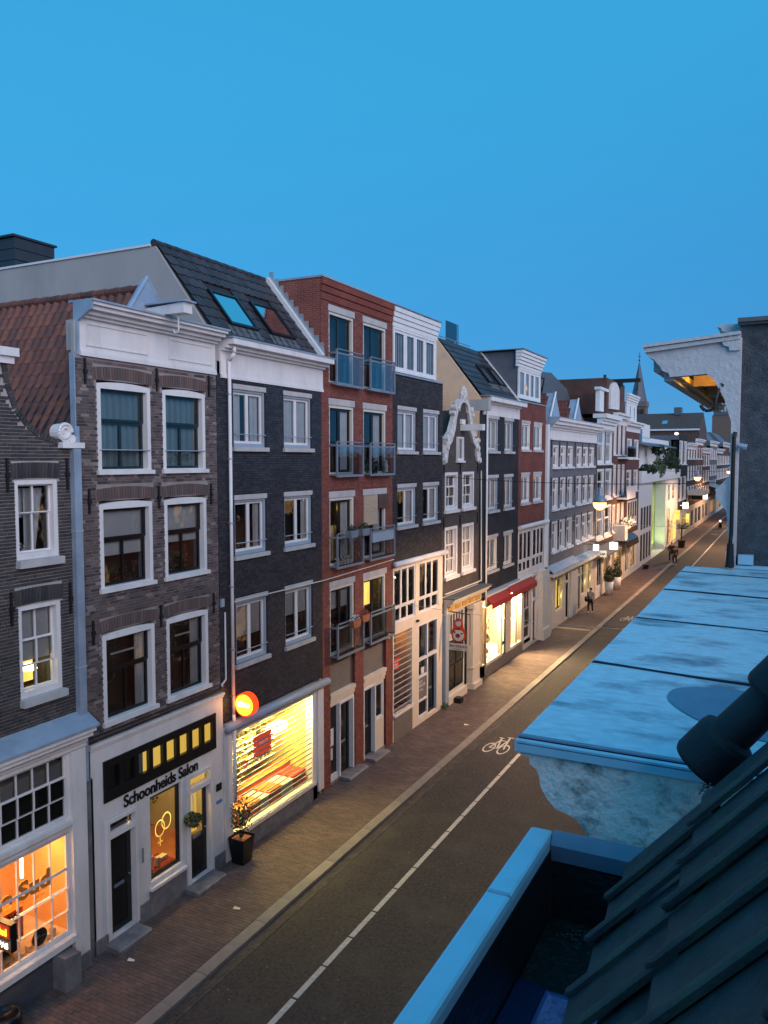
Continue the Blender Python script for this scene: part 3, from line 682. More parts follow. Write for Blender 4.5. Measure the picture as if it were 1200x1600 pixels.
MB().prism([(XF-.07, 13.26), (XF+.43, 13.26), (XF+.40, 13.1), (XF+.03, 12.9), (XF+.02, 12.25), (XF-.07, 12.25)], 'y', y0+.055, y0+.115).build('lead_cheek', 'lead', h2)
B(XF-.11, XF+.014, y0-.035, y0-.004, 10.45, 12.28).build('lead_strip', 'lead', h2)
# steep tiled roof slope facing the camera, ridge across the house
me = tile_mesh('clay_pantile', .25, .34, .05, 'red_tile')
rp = Vector((0, 2.05, 3.38)); rl = rp.length
roof2 = MB().prism([(11.40, 10.55), (13.42, 13.80), (15.55, 13.2), (15.55, 10.55)], 'x', -20.5, XF-.95).quad((XF-.11, 11.34, 10.5), (-20.5, 11.34, 10.5), (-20.5, 13.42, 13.84), (XF-.11, 13.42, 13.84)).quad((XF-.11, 13.42, 13.84), (-20.5, 13.42, 13.84), (-20.5, 15.5, 12.9), (XF-.11, 15.5, 12.9)).build('roof', 'mortar_d', h2)
for c, r in ((0, 0),): pass
def okt(i, j): return True
lay_tiles(roof2, (XF-.12, 11.30, 10.52), (-1, 0, 0), rp, 27, 11, .25, .355, me)
rc = mesh_of(MB().tube((0, 0, 0), (-.40, 0, .0), .115, 10, .095), 'ridge_cap', 'red_tile')
for i in range(18): inst('ridge_tile', rc, roof2, Matrix.Translation((XF-.15-i*.37, 13.42, 13.90+random.uniform(-.005, .005))))
# lead-clad gablet and hoist beam
gb = thing('lead_gablet', (XF, 13.4, 13.3), 'blue-grey lead triangle gablet standing behind the white cornice of the purple brick house', 'gablet')
MB().prism([(12.82, 13.28), (14.05, 13.28), (13.42, 14.12)], 'x', XF-.22, XF-.05).build('triangle', 'lead', gb)
MB().tube((XF-.06, 12.80, 13.30), (XF-.06, 13.42, 14.15), .045, 8).tube((XF-.06, 14.07, 13.3), (XF-.06, 13.42, 14.15), .03, 8).build('rolled_edge', 'lead', gb)
hb = thing('hoist_beam', (XF, 13.5, 13.3), 'white boxed hoisting beam with a hook on the cornice of the purple brick house', 'hoist beam')
mb = MB().prism([(XF-.1, 13.30), (XF+1.0, 13.30), (XF+1.0, 13.52), (XF-.1, 13.46)], 'y', 13.35, 13.62); mb.build('beam', 'white', hb)
B(XF-.1, XF+1.08, 13.3, 13.67, 13.525, 13.56).build('beam_lead', 'lead', hb)
pts = [(XF+.72, 13.5, 13.3), (XF+.72, 13.5, 12.98)] + [(XF+.72-.07+.07*math.cos(t), 13.5, 12.98-.07*math.sin(t)) for t in [i*math.pi/6 for i in range(1, 7)]]
MB().path(pts, .018).build('hook', 'white', hb)
# salon front
sf = thing('salon_front', (XF, 13.5, 0), 'white salon shopfront with two black doors and black lettering Schoonheids Salon', 'shopfront')
xs = XF+.05
sh = [(11.78, 12.66, .12, 2.72), (13.05, 14.12, .68, 2.74), (14.26, 15.2, .1, 2.76), (11.74, 15.36, 3.1, 3.98)]
wall_sheet(sf, 11.42, 15.66, .0, 4.36, sh, 'white', x=xs, dep=.2, name='panelling')
MB().box(XF-.1, xs+.06, 11.42, 15.68, 4.362, 4.42).box(XF, xs+.03, 11.42, 15.67, 4.30, 4.361).build('top_moulding', 'white', sf)
MB().path([(xs+.04, 11.3, 4.50), (xs+.04, 15.7, 4.50)], .018).path([(xs+.02, 11.3, 4.58), (xs+.02, 15.7, 4.56)], .014).build('cables', 'iron', sf)
# transom row of eight small windows
tw = MB().box(xs-.06, xs+.03, 11.74, 15.36, 3.1, 3.34).box(xs-.06, xs+.03, 11.74, 15.36, 3.82, 3.98); tl = []
for i in range(9): 
    yy = 11.74+.06+i*(3.62-.12-.0)/8
    tw.box(xs-.058, xs+.028, yy-.06, yy+.06, 3.34, 3.82)
tw = tw.build('transom', 'black', sf)
M['lit_amber'] = emis('lit_transom', (1.0, .64, .12), .80, 1, .6, (.95, .56, .09))
M['sign_lit'] = emis('backlit_red_sign', (.75, .07, .03), .7)
for i in range(8):
    a, b = 11.8+i*.4375+.065, 11.8+(i+1)*.4375-.065
    MB().quad((xs-.05, a, 3.22), (xs-.05, b, 3.22), (xs-.05, b, 3.86), (xs-.05, a, 3.86)).build('pane', 'glass', tw)
    lit = i > 1
    if i == 2: B(xs-.066, xs-.06, a-.02, (a+b)/2+.05, 3.2, 3.88).build('blind', 'blind', tw)
    MB().quad((xs-.075, a-.05, 3.2), (xs-.075, b+.05, 3.2), (xs-.075, b+.05, 3.88), (xs-.075, a-.05, 3.88)).build('interior', 'lit_amber' if lit else 'dark_room', tw)
    if lit and i != 2: B(xs-.066, xs-.06, a-.02, b+.02, 3.76, 3.88).build('blind', 'blind', tw)
text('Schoonheids Salon', .365, (xs+.016, 12.28, 2.80), ROT_X, 'black', sf, name='lettering', ext=.006, off=.007, sx=.875)
for dy, dz in ((.010, .002),): text('Schoonheids Salon', .365, (xs+.016+dy*.05, 12.28+dy, 2.80+dz), ROT_X, 'black', sf, name='lettering', ext=.005, off=.005, sx=.875)
def door(parent, a, b, z0, z1, m='black', x=XF, glassr=None, frame=None, fw=.07, slot=True, name='door', transom=None, lit=None):
    if frame:
        t = transom or z1
        MB().box(x-.14, x+.05, a-fw, a, z0, t+fw).box(x-.14, x+.05, b, b+fw, z0, t+fw).box(x-.14, x+.052, a, b, t+.001, t+fw).build('door_frame', frame, parent)
        if transom: B(x-.12, x+.04, a, b, z1+.002, z1+.12).build('transom_bar', frame, parent)
        if transom:
            pane_at(parent, x-.08, a, b, z1+.12, transom); MB().quad((x-.18, a, z1+.12), (x-.18, b, z1+.12), (x-.18, b, transom), (x-.18, a, transom)).build('interior', lit or 'dark_room', parent)
    xd = x-.11; d = MB()
    if glassr:
        g0, g1 = glassr; s = .11
        d.box(xd-.04, xd, a, b, z0, g0).box(xd-.04, xd, a, b, g1, z1).box(xd-.04, xd, a, a+s, g0, g1).box(xd-.04, xd, b-s, b, g0, g1)
    else: d.box(xd-.04, xd, a, b, z0, z1)
    # panel mouldings
    t = .02; p0, p1 = z0+.15, (glassr[0]-.12 if glassr else z0+.95)
    for q0, q1 in ([(p0, p1)] if glassr else [(p0, p1), (p1+.12, z1-.15)]):
        d.box(xd, xd+.012, a+.12, b-.12, q0, q0+t).box(xd, xd+.012, a+.12, b-.12, q1-t, q1).box(xd, xd+.012, a+.12, a+.12+t, q0+t, q1-t).box(xd, xd+.012, b-.12-t, b-.12, q0+t, q1-t)
    d = d.build(name, m, parent)
    if glassr:
        pane_at(d, xd-.02, a+.11, b-.11, glassr[0], glassr[1]); MB().quad((xd-.3, a, g0-.1), (xd-.3, b, g0-.1), (xd-.3, b, g1), (xd-.3, a, g1)).build('interior', lit or 'dark_room', d)
    if slot: B(xd, xd+.014, (a+b)/2-.14, (a+b)/2+.14, z0+.96, z0+1.03).build('letter_slot', 'metal', d)
    MB().tube((xd, b-.07, z0+1.1), (xd+.06, b-.07, z0+1.1), .02, 8).build('handle', 'metal', d)
    return d
door(sf, 11.86, 12.58, .14, 2.28, x=xs, frame='white', transom=2.62, fw=.08)
door(sf, 14.36, 15.1, .12, 2.3, x=xs, frame='white', transom=2.66, fw=.09, glassr=(1.15, 2.2), lit='lit_amber')
dwn = window(sf, 13.05, 14.12, .70, 2.74, 'white', ((0, 1, 1),), fw=.02, sash='black', sw=.09, dep=.1, x=xs, glass='clear', noroom=True, name='display_window', fb=.08, front=.0)
room(dwn, 12.7, 15.6, .62, 3.0, 2.6, 'warm_wall', 60, (1.0, .62, .16), x=xs-.35, lamps=1, floor='terra')
M['maroon'] = mat('maroon_cloth', (.22, .02, .02), .8)
B(xs-.75, xs-.16, 13.12, 14.06, .80, .84).build('display_shelf', 'maroon', dwn)
# lantern on the shelf
mb = MB().box(xs-.48, xs-.26, 13.2, 13.42, .85, .88).box(xs-.48, xs-.26, 13.2, 13.42, 1.14, 1.17)
for x_, y_ in ((-.47, 13.21), (-.29, 13.21), (-.47, 13.39), (-.29, 13.39)): mb.box(xs+x_, xs+x_+.02, y_, y_+.02, .88, 1.14)
mb.box(xs-.38, xs-.36, 13.2, 13.21, .88, 1.14).box(xs-.26, xs-.25, 13.3, 13.32, .88, 1.14).prism([(13.18, 1.17), (13.44, 1.17), (13.31, 1.34)], 'x', xs-.44, xs-.30)
mb.build('toy_lantern', 'white', dwn)
mb = MB().box(xs-.5, xs-.35, 13.75, 13.98, .85, .94).box(xs-.35, xs-.25, 13.55, 13.62, .85, 1.05); mb.build('small_goods', 'cream', dwn)
MB().box(xs-1.5, xs-.9, 13.1, 14.0, .9, 1.9).build('cabinet', 'dark_room', dwn)
# intertwined ring symbols on the glass
mb = MB()
def ringx(mb, x, cy, cz, r, w, seg=28, sy=.8):
    for i in range(seg):
        a, b = 2*math.pi*i/seg, 2*math.pi*(i+1)/seg; q = lambda t, rr: (x, cy+rr*math.cos(t)*sy, cz+rr*math.sin(t))
        mb.quad(q(a, r), q(b, r), q(b, r-w), q(a, r-w))
ringx(mb, xs-.09, 13.47, 1.83, .2, .035); ringx(mb, xs-.088, 13.68, 1.93, .2, .035)
mb.quad((xs-.089, 13.455, 1.63), (xs-.089, 13.485, 1.63), (xs-.089, 13.485, 1.42), (xs-.089, 13.455, 1.42)).quad((xs-.089, 13.39, 1.5), (xs-.089, 13.55, 1.5), (xs-.089, 13.55, 1.53), (xs-.089, 13.39, 1.53))
M['symb'], N_, L_, P_ = newmat('cream_vinyl'); N_.remove(P_); _t = N_.new('ShaderNodeBsdfTranslucent'); _t.inputs[0].default_value = (1, .95, .7, 1); L_.new(_t.outputs[0], N_['Material Output'].inputs[0])
mb.build('glass_symbol', 'symb', dwn)
MB().leaves((xs-.3, 13.5, 2.5), (.08, .1, .16), 26, .09).build('plant', 'leaf_d', dwn)
for a, b, t in ((13.0, 14.2, .6), (11.44, 11.76, .3), (12.68, 12.99, .42), (15.27, 15.66, .36)): B(xs-.02, xs+.035, a, b, 0, t).build('stone_base', 'plinth', sf)
B(xs, xs+.09, 13.0, 14.18, .60, .67).build('window_ledge', 'white', sf)
B(xs+.004, xs+.02, 12.80, 12.84, 1.35, 1.68).build('nameplate', 'metal', sf)
MB().box(xs+.002, xs+.02, 15.36, 15.56, 1.98, 2.16).build('black_plaque', 'black', sf); B(xs+.002, xs+.02, 15.36, 15.56, 1.66, 1.74).build('blue_plaque', mat('blue_plate', (.05, .2, .5), .5), sf)
for i, (a, b, lb) in enumerate(((11.66, 12.6, 'bluestone doorstep in front of the black left door of the salon'), (14.12, 15.16, 'bluestone doorstep in front of the half-glazed right door of the salon'))):
    st = MB().prism([(XF+.08, 0), (XF+.50, 0), (XF+.50, .07), (XF+.47, .1), (XF+.08, .11)], 'y', a, b).build('doorstep', 'plinth'); tag(st, lb, 'step', 'bluestone doorsteps')
# hanging basket
hbk = thing('hanging_basket', (xs+.2, 14.25, 1.75), 'green hanging plant basket on a white bracket beside the salon door', 'hanging basket')
MB().path([(xs, 14.22, 2.30)] + [(xs+.1+.14*math.sin(t), 14.22, 2.32+.12*math.sin(2*t)) for t in (.3, .8, 1.2, 1.57)] + [(xs+.24, 14.22, 2.0)], .012, 6).build('bracket', 'white', hbk)
MB().lathe([(0, -.12), (.1, -.1), (.16, 0), (.14, .01), (0, .01)], xs+.24, 14.22, 12, 1.74).build('basket', 'terra', hbk)
MB().leaves((xs+.24, 14.22, 1.8), (.21, .23, .16), 420, .075).build('foliage', 'leaf', hbk)

# ================================================================ HOUSE 3: black brick, mansard, yellow-lit shop with grille
h3 = thing('mansard_house', (XF, 18, 0), 'black brick house with dark tiled mansard roof over the yellow-lit shop with roller grille', 'house')
y0, y1 = 15.64, 20.5
cols3 = ((16.3, 17.66), (18.54, 19.95)); rows3 = ((10.52, 11.97), (7.75, 9.17), (4.95, 6.53))
holes3 = [(a, b, c, d) for a, b in cols3 for c, d in rows3]
wall_sheet(h3, y0, y1, 3.6, 12.3, holes3, 'mortar_d')
bricks(h3, y0, y1, 3.62, 12.22, [(a-.03, b+.03, c-.13, d+.15) for a, b, c, d in holes3], 'b3')
for r, (c, d) in enumerate(rows3):
    for k, (a, b) in enumerate(cols3):
        cu = [('sides', .34)] if r == 0 and k == 0 else ([('full',)] if r == 0 else ([('right', .2)] if r == 1 else [('blind', .5 if k else .62)]))
        w = window(h3, a, b, c, d, 'bluegrey', ((0, 1, 2),), fw=.055, sash='white', sw=.065, bw=.12, dep=.11, curt=cu, sill=(.07, .09, .11, 'concrete'), lintel=(.03, .02, .13, 'concrete'), front=-.03, bar=.32, fb=.09)
shell(h3, y0, y1, 13.1, [(XF-.02, 13.05), (-14.37, 15.55), (-21.5, 15.55)])
B(-21.5, -14.5, y0-.03, y0+.12, 15.552, 15.61).build('roof_edge_trim', 'bwhite', h3)
cornice(h3, y0+.16, y1+.1, ((12.2, 12.28, .05), (12.28, 12.86, .02), (12.86, 12.92, .12), (12.92, 13.0, .24), (13.0, 13.14, .42)), ends=False)
B(XF-.05, XF+.44, y0+.12, y1+.12, 13.142, 13.18).build('gutter_lead', 'zinc', h3)
rf = MB().quad((XF+.05, y0+.06, 13.15), (XF+.05, y1-.02, 13.15), (-14.40, y1-.02, 15.60), (-14.40, y0+.06, 15.60)).build('mansard_roof', 'mortar_d', h3)
v3 = Vector((-14.40-(XF+.05), 0, 2.45)); 
me3 = tile_mesh('concrete_tile', .30, .36, .035, 'dark_tile', 'flat', th=.03, ov=1.1)
sky3 = [(16.62, 17.75, .38, 1.32), (18.38, 19.5, .33, 1.3)]; lv = v3.length
def ok3(i, j):
    y = y0+.06+(i+.5)*.298; s = (j+.5)*lv/9
    return not any(a-.02 < y < b+.02 and lv*.10+.35 < s < lv*.10+1.72 for a, b in ((16.5, 17.72), (18.28, 19.5)))
lay_tiles(rf, (XF+.06, y0+.07, 13.17), (0, 1, 0), v3, 16, 9, .298, lv/9, me3, ok3)
rcm = mesh_of(MB().tube((0, 0, 0), (0, .42, 0), .1, 8, .09), 'ridge_round', 'dark_tile')
for i in range(12): inst('ridge_tile', rcm, rf, Matrix.Translation((-14.42, y0+i*.4, 15.63)))
def skylight(parent, p0, v, y0, y1, s0, s1, curtain_=None):
    v = Vector(v).normalized(); n = Vector((0, 1, 0)).cross(v); n = n if n.z > 0 else -n
    def q(y, s, h): r = Vector(p0)+v*s+n*h; return (r.x, y, r.z)
    mb = MB()
    def bx(a, b, c, d, h0, h1):
        P = [q(a, c, h0), q(b, c, h0), q(b, d, h0), q(a, d, h0), q(a, c, h1), q(b, c, h1), q(b, d, h1), q(a, d, h1)]; k = len(mb.v); mb.v += P
        mb.f += [(k+4, k+5, k+6, k+7), (k, k+1, k+5, k+4), (k+1, k+2, k+6, k+5), (k+2, k+3, k+7, k+6), (k+3, k, k+4, k+7)]
    t = .08; bx(y0, y1, s0, s0+t, 0, .13); bx(y0, y1, s1-t, s1, 0, .13); bx(y0, y0+t, s0+t, s1-t, 0, .13); bx(y1-t, y1, s0+t, s1-t, 0, .13)
    f = mb.build('skylight', 'black', parent)
    MB().quad(q(y0+t, s0+t, .10), q(y1-t, s0+t, .10), q(y1-t, s1-t, .10), q(y0+t, s1-t, .10)).build('pane', 'sky_glass', f)
    if curtain_: MB().quad(q(y0+t, s0+t, .08), q(y1-t, s0+t, .08), q(y1-t-.12, s1-t, .08), q(y0+t+.2, s1-t, .08)).build('curtain', 'curtain', f)
    MB().quad(q(y0+t, s0+t, .04), q(y1-t, s0+t, .04), q(y1-t, s1-t, .04), q(y0+t, s1-t, .04)).build('interior', 'dark_room', f)
    MB().quad(q(y0-.12, s0-.32, .045), q(y1+.12, s0-.32, .045), q(y1+.12, s0, .06), q(y0-.12, s0, .06)).build('flashing', 'lead_dark', f)
M['lead_dark'] = mat('dark_lead', (.10, .11, .12), .7, var=.2)
M['sky_glass'] = glassmat('skylight_glass', (.5, .55, .6), 1.0, .72)
skylight(h3, (XF+.05, 0, 13.15), v3, 16.52, 17.70, .52, 1.72); skylight(h3, (XF+.05, 0, 13.15), v3, 18.30, 19.48, .52, 1.72, True)
# stepped lead flashing against the red house
mb = MB(); n = 11; vv = v3.normalized()
MB().prism([(XF+.07+vv.x*s - 0*vv.z, 13.18+vv.z*s) for s in (0, lv)] + [(XF+.07+vv.x*lv+.09, 13.18+vv.z*lv+.09), (XF+.07+.09, 13.18+.09)], 'y', y1-.13, y1-.02).build('edge_strip', 'bwhite', h3)
for i in range(n):
    s0_, s1_ = lv*i/n, lv*(i+1)/n; a = Vector((XF+.16+vv.x*s0_, 0, 13.26+vv.z*s0_)); b = Vector((XF+.16+vv.x*s1_, 0, 13.26+vv.z*s1_))
    mb.prism([(a.x, a.z), (b.x, b.z), (b.x, b.z+.17), (a.x-.03, b.z+.17)], 'y', y1-.02, y1+.035-.05)
mb.build('stepped_flashing', 'zinc', h3)
# chimney block on the flat roof behind
ch = thing('chimney_block', (-18.5, 16, 15.6), 'black slatted ventilation box on the flat roof behind the grey side wall', 'chimney')
for i in range(3): B(-24, -20.0-.0, 16.05, 17.45, 15.62+i*.32, 15.62+i*.32+.30).build('slat', 'vent', ch)
B(-24.05, -19.95, 15.98, 17.52, 16.58, 16.64).build('cap', 'vent', ch); B(-23.9, -20.1, 16.1, 17.4, 15.6, 16.57).build('core', 'black', ch)
# downpipe
dp = thing('downpipe', (XF+.08, 16.05, 3.4), 'white downpipe running down the black brick house beside the salon', 'downpipe')
MB().path([(XF+.3, 15.98, 12.95), (XF+.3, 15.98, 12.80), (XF+.1, 16.03, 12.62), (XF+.1, 16.03, 3.75), (XF+.16, 15.98, 3.55), (XF+.16, 15.98, 1.5)], .045, 10).build('pipe', 'white', dp, smooth=True)
for z in (11.8, 10.2, 8.6, 7.0, 5.4, 4.2): MB().tube((XF+.1, 16.03, z), (XF+.1, 16.03, z+.04), .06, 10).box(XF, XF+.06, 16.02, 16.04, z, z+.03).build('clamp', 'zinc', dp)
for i in range(0): pass
dp2 = thing('downpipe', (XF+.08, 15.72, 4.5), 'short thin white pipe bending above the salon corner', 'downpipe')
MB().path([(XF+.05, 15.8, 6.4), (XF+.05, 15.8, 4.7), (XF+.05, 15.62, 4.6), (XF+.12, 15.58, 4.6)], .022, 8).build('pipe', 'white', dp2)
# grille shop
M['yellow_wall'] = mat('yellowish_wall', (.72, .52, .15), .8, var=.15, vs=4)
g3 = thing('shopfront', (XF, 18, 0), 'yellow-lit shop window behind a roller grille under the black brick house', 'shopfront')
xs = XF+.04
MB().tube((xs+.08, 15.7, 3.47), (xs+.08, 20.62, 3.47), .12, 16).build('roller_box', 'bluegrey', g3, smooth=True)
mb = MB().box(XF-.2, xs+.02, 15.68, 16.02, 0, 3.5).box(XF-.2, xs+.02, 19.86, 20.1, 0, 3.5).box(XF-.2, xs+.06, 20.1, 20.42, .2, 3.5).box(XF-.2, xs, 16.02, 19.86, 3.2, 3.5); mb.build('frame', 'white', g3)
B(XF-.2, xs+.02, 16.02, 20.1, -.01, .48).build('stone_base', 'plinth', g3); B(XF-.2, xs+.1, 16.0, 19.95, .482, .58).build('sill', 'cream', g3)
pane_at(g3, xs-.1, 16.02, 19.86, .58, 3.2, 'clear')
room(g3, 15.9, 20.1, .5, 3.3, 2.4, 'yellow_wall', 105, (1.0, .78, .24), x=xs-.11, lamps=2, floor='cream', spill=2.6)
mb = MB(); z = .72
nb = 17
for i in range(nb): z = .72+i*(3.14-.72)/(nb-1); inst('grille_bar', bpy.data.meshes.get('grille_bar') or mesh_of(MB().box(-.012, .012, 16.04, 19.84, -.014, .014), 'grille_bar', 'metal'), g3, Matrix.Translation((xs-.02, 0, z)))
mb = MB()
for k in range(24): mb.box(xs-.028, xs-.02, 16.1+k*.16, 16.108+k*.16, .6, 3.18)

for a, b, z0, z1, m in ((16.55, 17.5, .6, .95, 'orange'), (17.5, 17.9, .6, .92, 'cream'), (17.9, 18.5, .6, .97, 'orange'), (18.5, 19.1, .6, .93, 'cream'), (19.1, 19.8, .6, .98, 'sign_red'), (17.0, 19.8, .6, 1.15, 'orange')):
    d_ = .55 if z1 < 1.2 else 0
    B(xs-.75-(.35 if z1 > 1.1 else 0), xs-.2-(.55 if z1 > 1.1 else 0), a, b, z0, z1).build('display_block', m, g3)
M['goods'] = mat('shop_goods', (1, 1, 1), .5, rand=('island', [(.7, .6, .3), (.7, .6, .1), (.15, .12, .08), (.3, .2, .05), (.45, .65, .05), (.7, .12, .04), (.75, .7, .55), (.05, .04, .03), (.6, .45, .2)]))
def shelves(parent, x, y0, y1, zs, m='cream', rnd=random.Random(21), dens=.12, hmax=.24, dep=.25):
    mb = MB(); sh_ = MB()
    for z in zs:
        sh_.box(x-dep, x, y0, y1, z-.02, z)
        y = y0+.03
        while y < y1-.08:
            w = rnd.uniform(.04, dens)
            if rnd.random() < .8: mb.box(x-rnd.uniform(.1, .2), x-rnd.uniform(.02, .06), y, y+w*.85, z+.002, z+rnd.uniform(.06, hmax))
            y += w+rnd.uniform(0, .05)
    sh_.build('shelf', m, parent); tag(mb.build('goods', 'goods', parent), kind='stuff')
shelves(g3, xs-1.6, 16.0, 20.0, (1.2, 1.5, 1.8, 2.1, 2.4, 2.7), hmax=.22); shelves(g3, xs-.7, 16.1, 17.5, (1.35, 1.65, 1.95, 2.3)); shelves(g3, xs-.95, 17.9, 19.3, (1.5, 1.75, 2.0, 2.25, 2.6))
sg = B(xs-.09, xs-.07, 17.05, 17.85, 2.25, 2.85).build('red_sign', 'sign_lit', g3)
text('nivo', .30, (xs-.06, 17.28, 2.47), ROT_X, 'white', sg, ext=.003, sx=.8)
B(xs-.6, xs-.3, 18.35, 19.0, 2.45, 2.65).build('white_case', 'litwhite', g3)
M['stop'] = mat('faint_letters', (.5, .45, .3), .5)
text('schoenen', .22, (xs-.06, 18.05, 2.75), ROT_X, 'stop', g3, ext=.001, sx=.8)
# round illuminated sign
rs = thing('round_sign', (XF+.3, 16.5, 3.9), 'glowing yellow and red round projecting sign above the grille shop', 'sign')
cx, cz, cy = XF+.42, 4.03, 16.05
MB().tube((cx, cy, cz), (cx, cy+.2, cz), .30, 32).build('drum', 'neon_rim', rs); MB().tube((cx, cy-.012, cz), (cx, cy-.002, cz), .265, 32).build('face', 'neon', rs)
text('nivo', .22, (cx-.2, cy-.03, cz-.04), ROT_Y, 'litwhite', rs, ext=.004, off=.012)
MB().tube((XF, cy+.1, cz), (cx-.3, cy+.1, cz), .03, 8).build('bracket', 'iron', rs)
light('sign_light', 'POINT', (cx, cy-.25, cz), 7, (1, .30, .08), rs, .2)
# pot with shrub
pt = thing('potted_shrub', (XF+.32, 15.95, 0), 'black tapered planter with a thin shrub between salon and grille shop', 'planter')
mb = MB(); x_, y_ = XF+.36, 15.95; a, b = .17, .24
n = 0; V = [(x_-a, y_-a, 0), (x_+a, y_-a, 0), (x_+a, y_+a, 0), (x_-a, y_+a, 0), (x_-b, y_-b, .68), (x_+b, y_-b, .68), (x_+b, y_+b, .68), (x_-b, y_+b, .68)]
mb.v = V; mb.f = [(0, 3, 2, 1), (0, 1, 5, 4), (1, 2, 6, 5), (2, 3, 7, 6), (3, 0, 4, 7)]
mb.build('pot', 'black', pt); B(x_-.21, x_+.21, y_-.21, y_+.21, .58, .62).build('soil', 'terra', pt)
mb = MB(); rnd = random.Random(2)
for i in range(14):
    t = rnd.uniform(0, 6.28); r = rnd.uniform(.1, .32); mb.tube((x_, y_, .6), (x_+r*math.cos(t), y_+r*math.sin(t), rnd.uniform(1.0, 1.75)), .006, 4)
mb.build('stems', 'leaf_d', pt); MB().leaves((x_, y_, 1.2), (.28, .3, .55), 330, .07, rnd).build('foliage', 'leaf', pt)

# ================================================================ HOUSE 4: red brick with french balconies
h4 = thing('red_brick_house', (XF, 22.9, 0), 'tall red brick house with two columns of glass-railed french windows', 'house')
y0, y1 = 20.52, 25.3
dcols = ((20.97, 22.52), (23.14, 24.80)); drows = ((12.5, 14.66), (9.72, 11.86), (6.9, 9.02), (4.1, 6.24))
ent = [(20.97, 22.55, .02, 3.96), (23.14, 24.8, .02, 3.96)]
holes4 = [(a, b, c, d) for a, b in dcols for c, d in drows] + ent
wall_sheet(h4, y0, y1, -.02, 15.58, holes4, 'b4m')
bricks(h4, y0, y1, 0, 14.95, [(a, b, c-.02, d+.22) for a, b, c, d in holes4[:-2]] + ent, 'b4')
# stepped top bands
for i, (c, d, p) in enumerate(((14.95, 15.16, .03), (15.17, 15.36, .06), (15.37, 15.56, .09))):
    B(XF, XF+p, y0, y1, c, d).build('top_band', 'b4solid', h4) if 'b4solid' in M else None
M['b4solid'] = brickmat('red_band_brick', (.26, .07, .052), (.22, .06, .045), (.15, .05, .04))
M['b4side'] = brickmat('red_side_brick', (.28, .075, .055), (.22, .058, .045), (.30, .14, .11), axis='xz')
for i, (c, d, p) in enumerate(((14.95, 15.15, .03), (15.17, 15.35, .06), (15.37, 15.56, .09))): B(XF, XF+p, y0, y1, c, d).build('top_band', 'b4solid', h4)
body(h4, y0, y1-.004, [(XF-1.0, 0), (XF-1.0, 14.9), (XF-.01, 14.9), (XF-.01, 15.57), (-21, 15.57), (-21, 0)], 'b4side', 'side_wall')
B(XF-.98, XF-.01, y0, y0+.06, -.01, 14.898).build('side_wall', 'b4side', h4); B(XF-.98, XF-.01, y1-.07, y1-.01, -.01, 14.898).build('side_wall', 'b4side', h4)
B(-21, XF+.11, y0-.03, y1+.01, 15.572, 15.63).build('parapet_cap', 'bluegrey', h4)
def balustrade(label, a, b, z0, z1, group='glass balustrades on the red brick house', extra=None):
    t = thing('glass_balustrade', (XF+.2, (a+b)/2, z0), label, 'balcony rail', group)
    x1 = XF+.24; mb = MB()
    mb.box(x1-.02, x1+.03, a, a+.06, z0, z1).box(x1-.02, x1+.03, b-.06, b, z0, z1).box(x1-.02, x1+.03, a+.06, b-.06, z0, z0+.07).box(x1-.02, x1+.03, a+.06, b-.06, z1-.16, z1-.11).box(x1-.03, x1+.035, a, b, z1-.03, z1)
    for y in (a, b-.05): mb.box(XF, x1-.02, y, y+.05, z0+.05, z0+.1).box(XF, x1-.02, y, y+.05, z1-.16, z1-.1)
    mb.build('rail_frame', 'metal', t)
    MB().quad((x1, a+.06, z0+.07), (x1, b-.06, z0+.07), (x1, b-.06, z1-.16), (x1, a+.06, z1-.16)).build('glass_panel', 'bal_glass', t)
    return t
nm = {0: 'left', 1: 'right'}; fl = ['top', 'third-floor', 'second-floor', 'lowest']
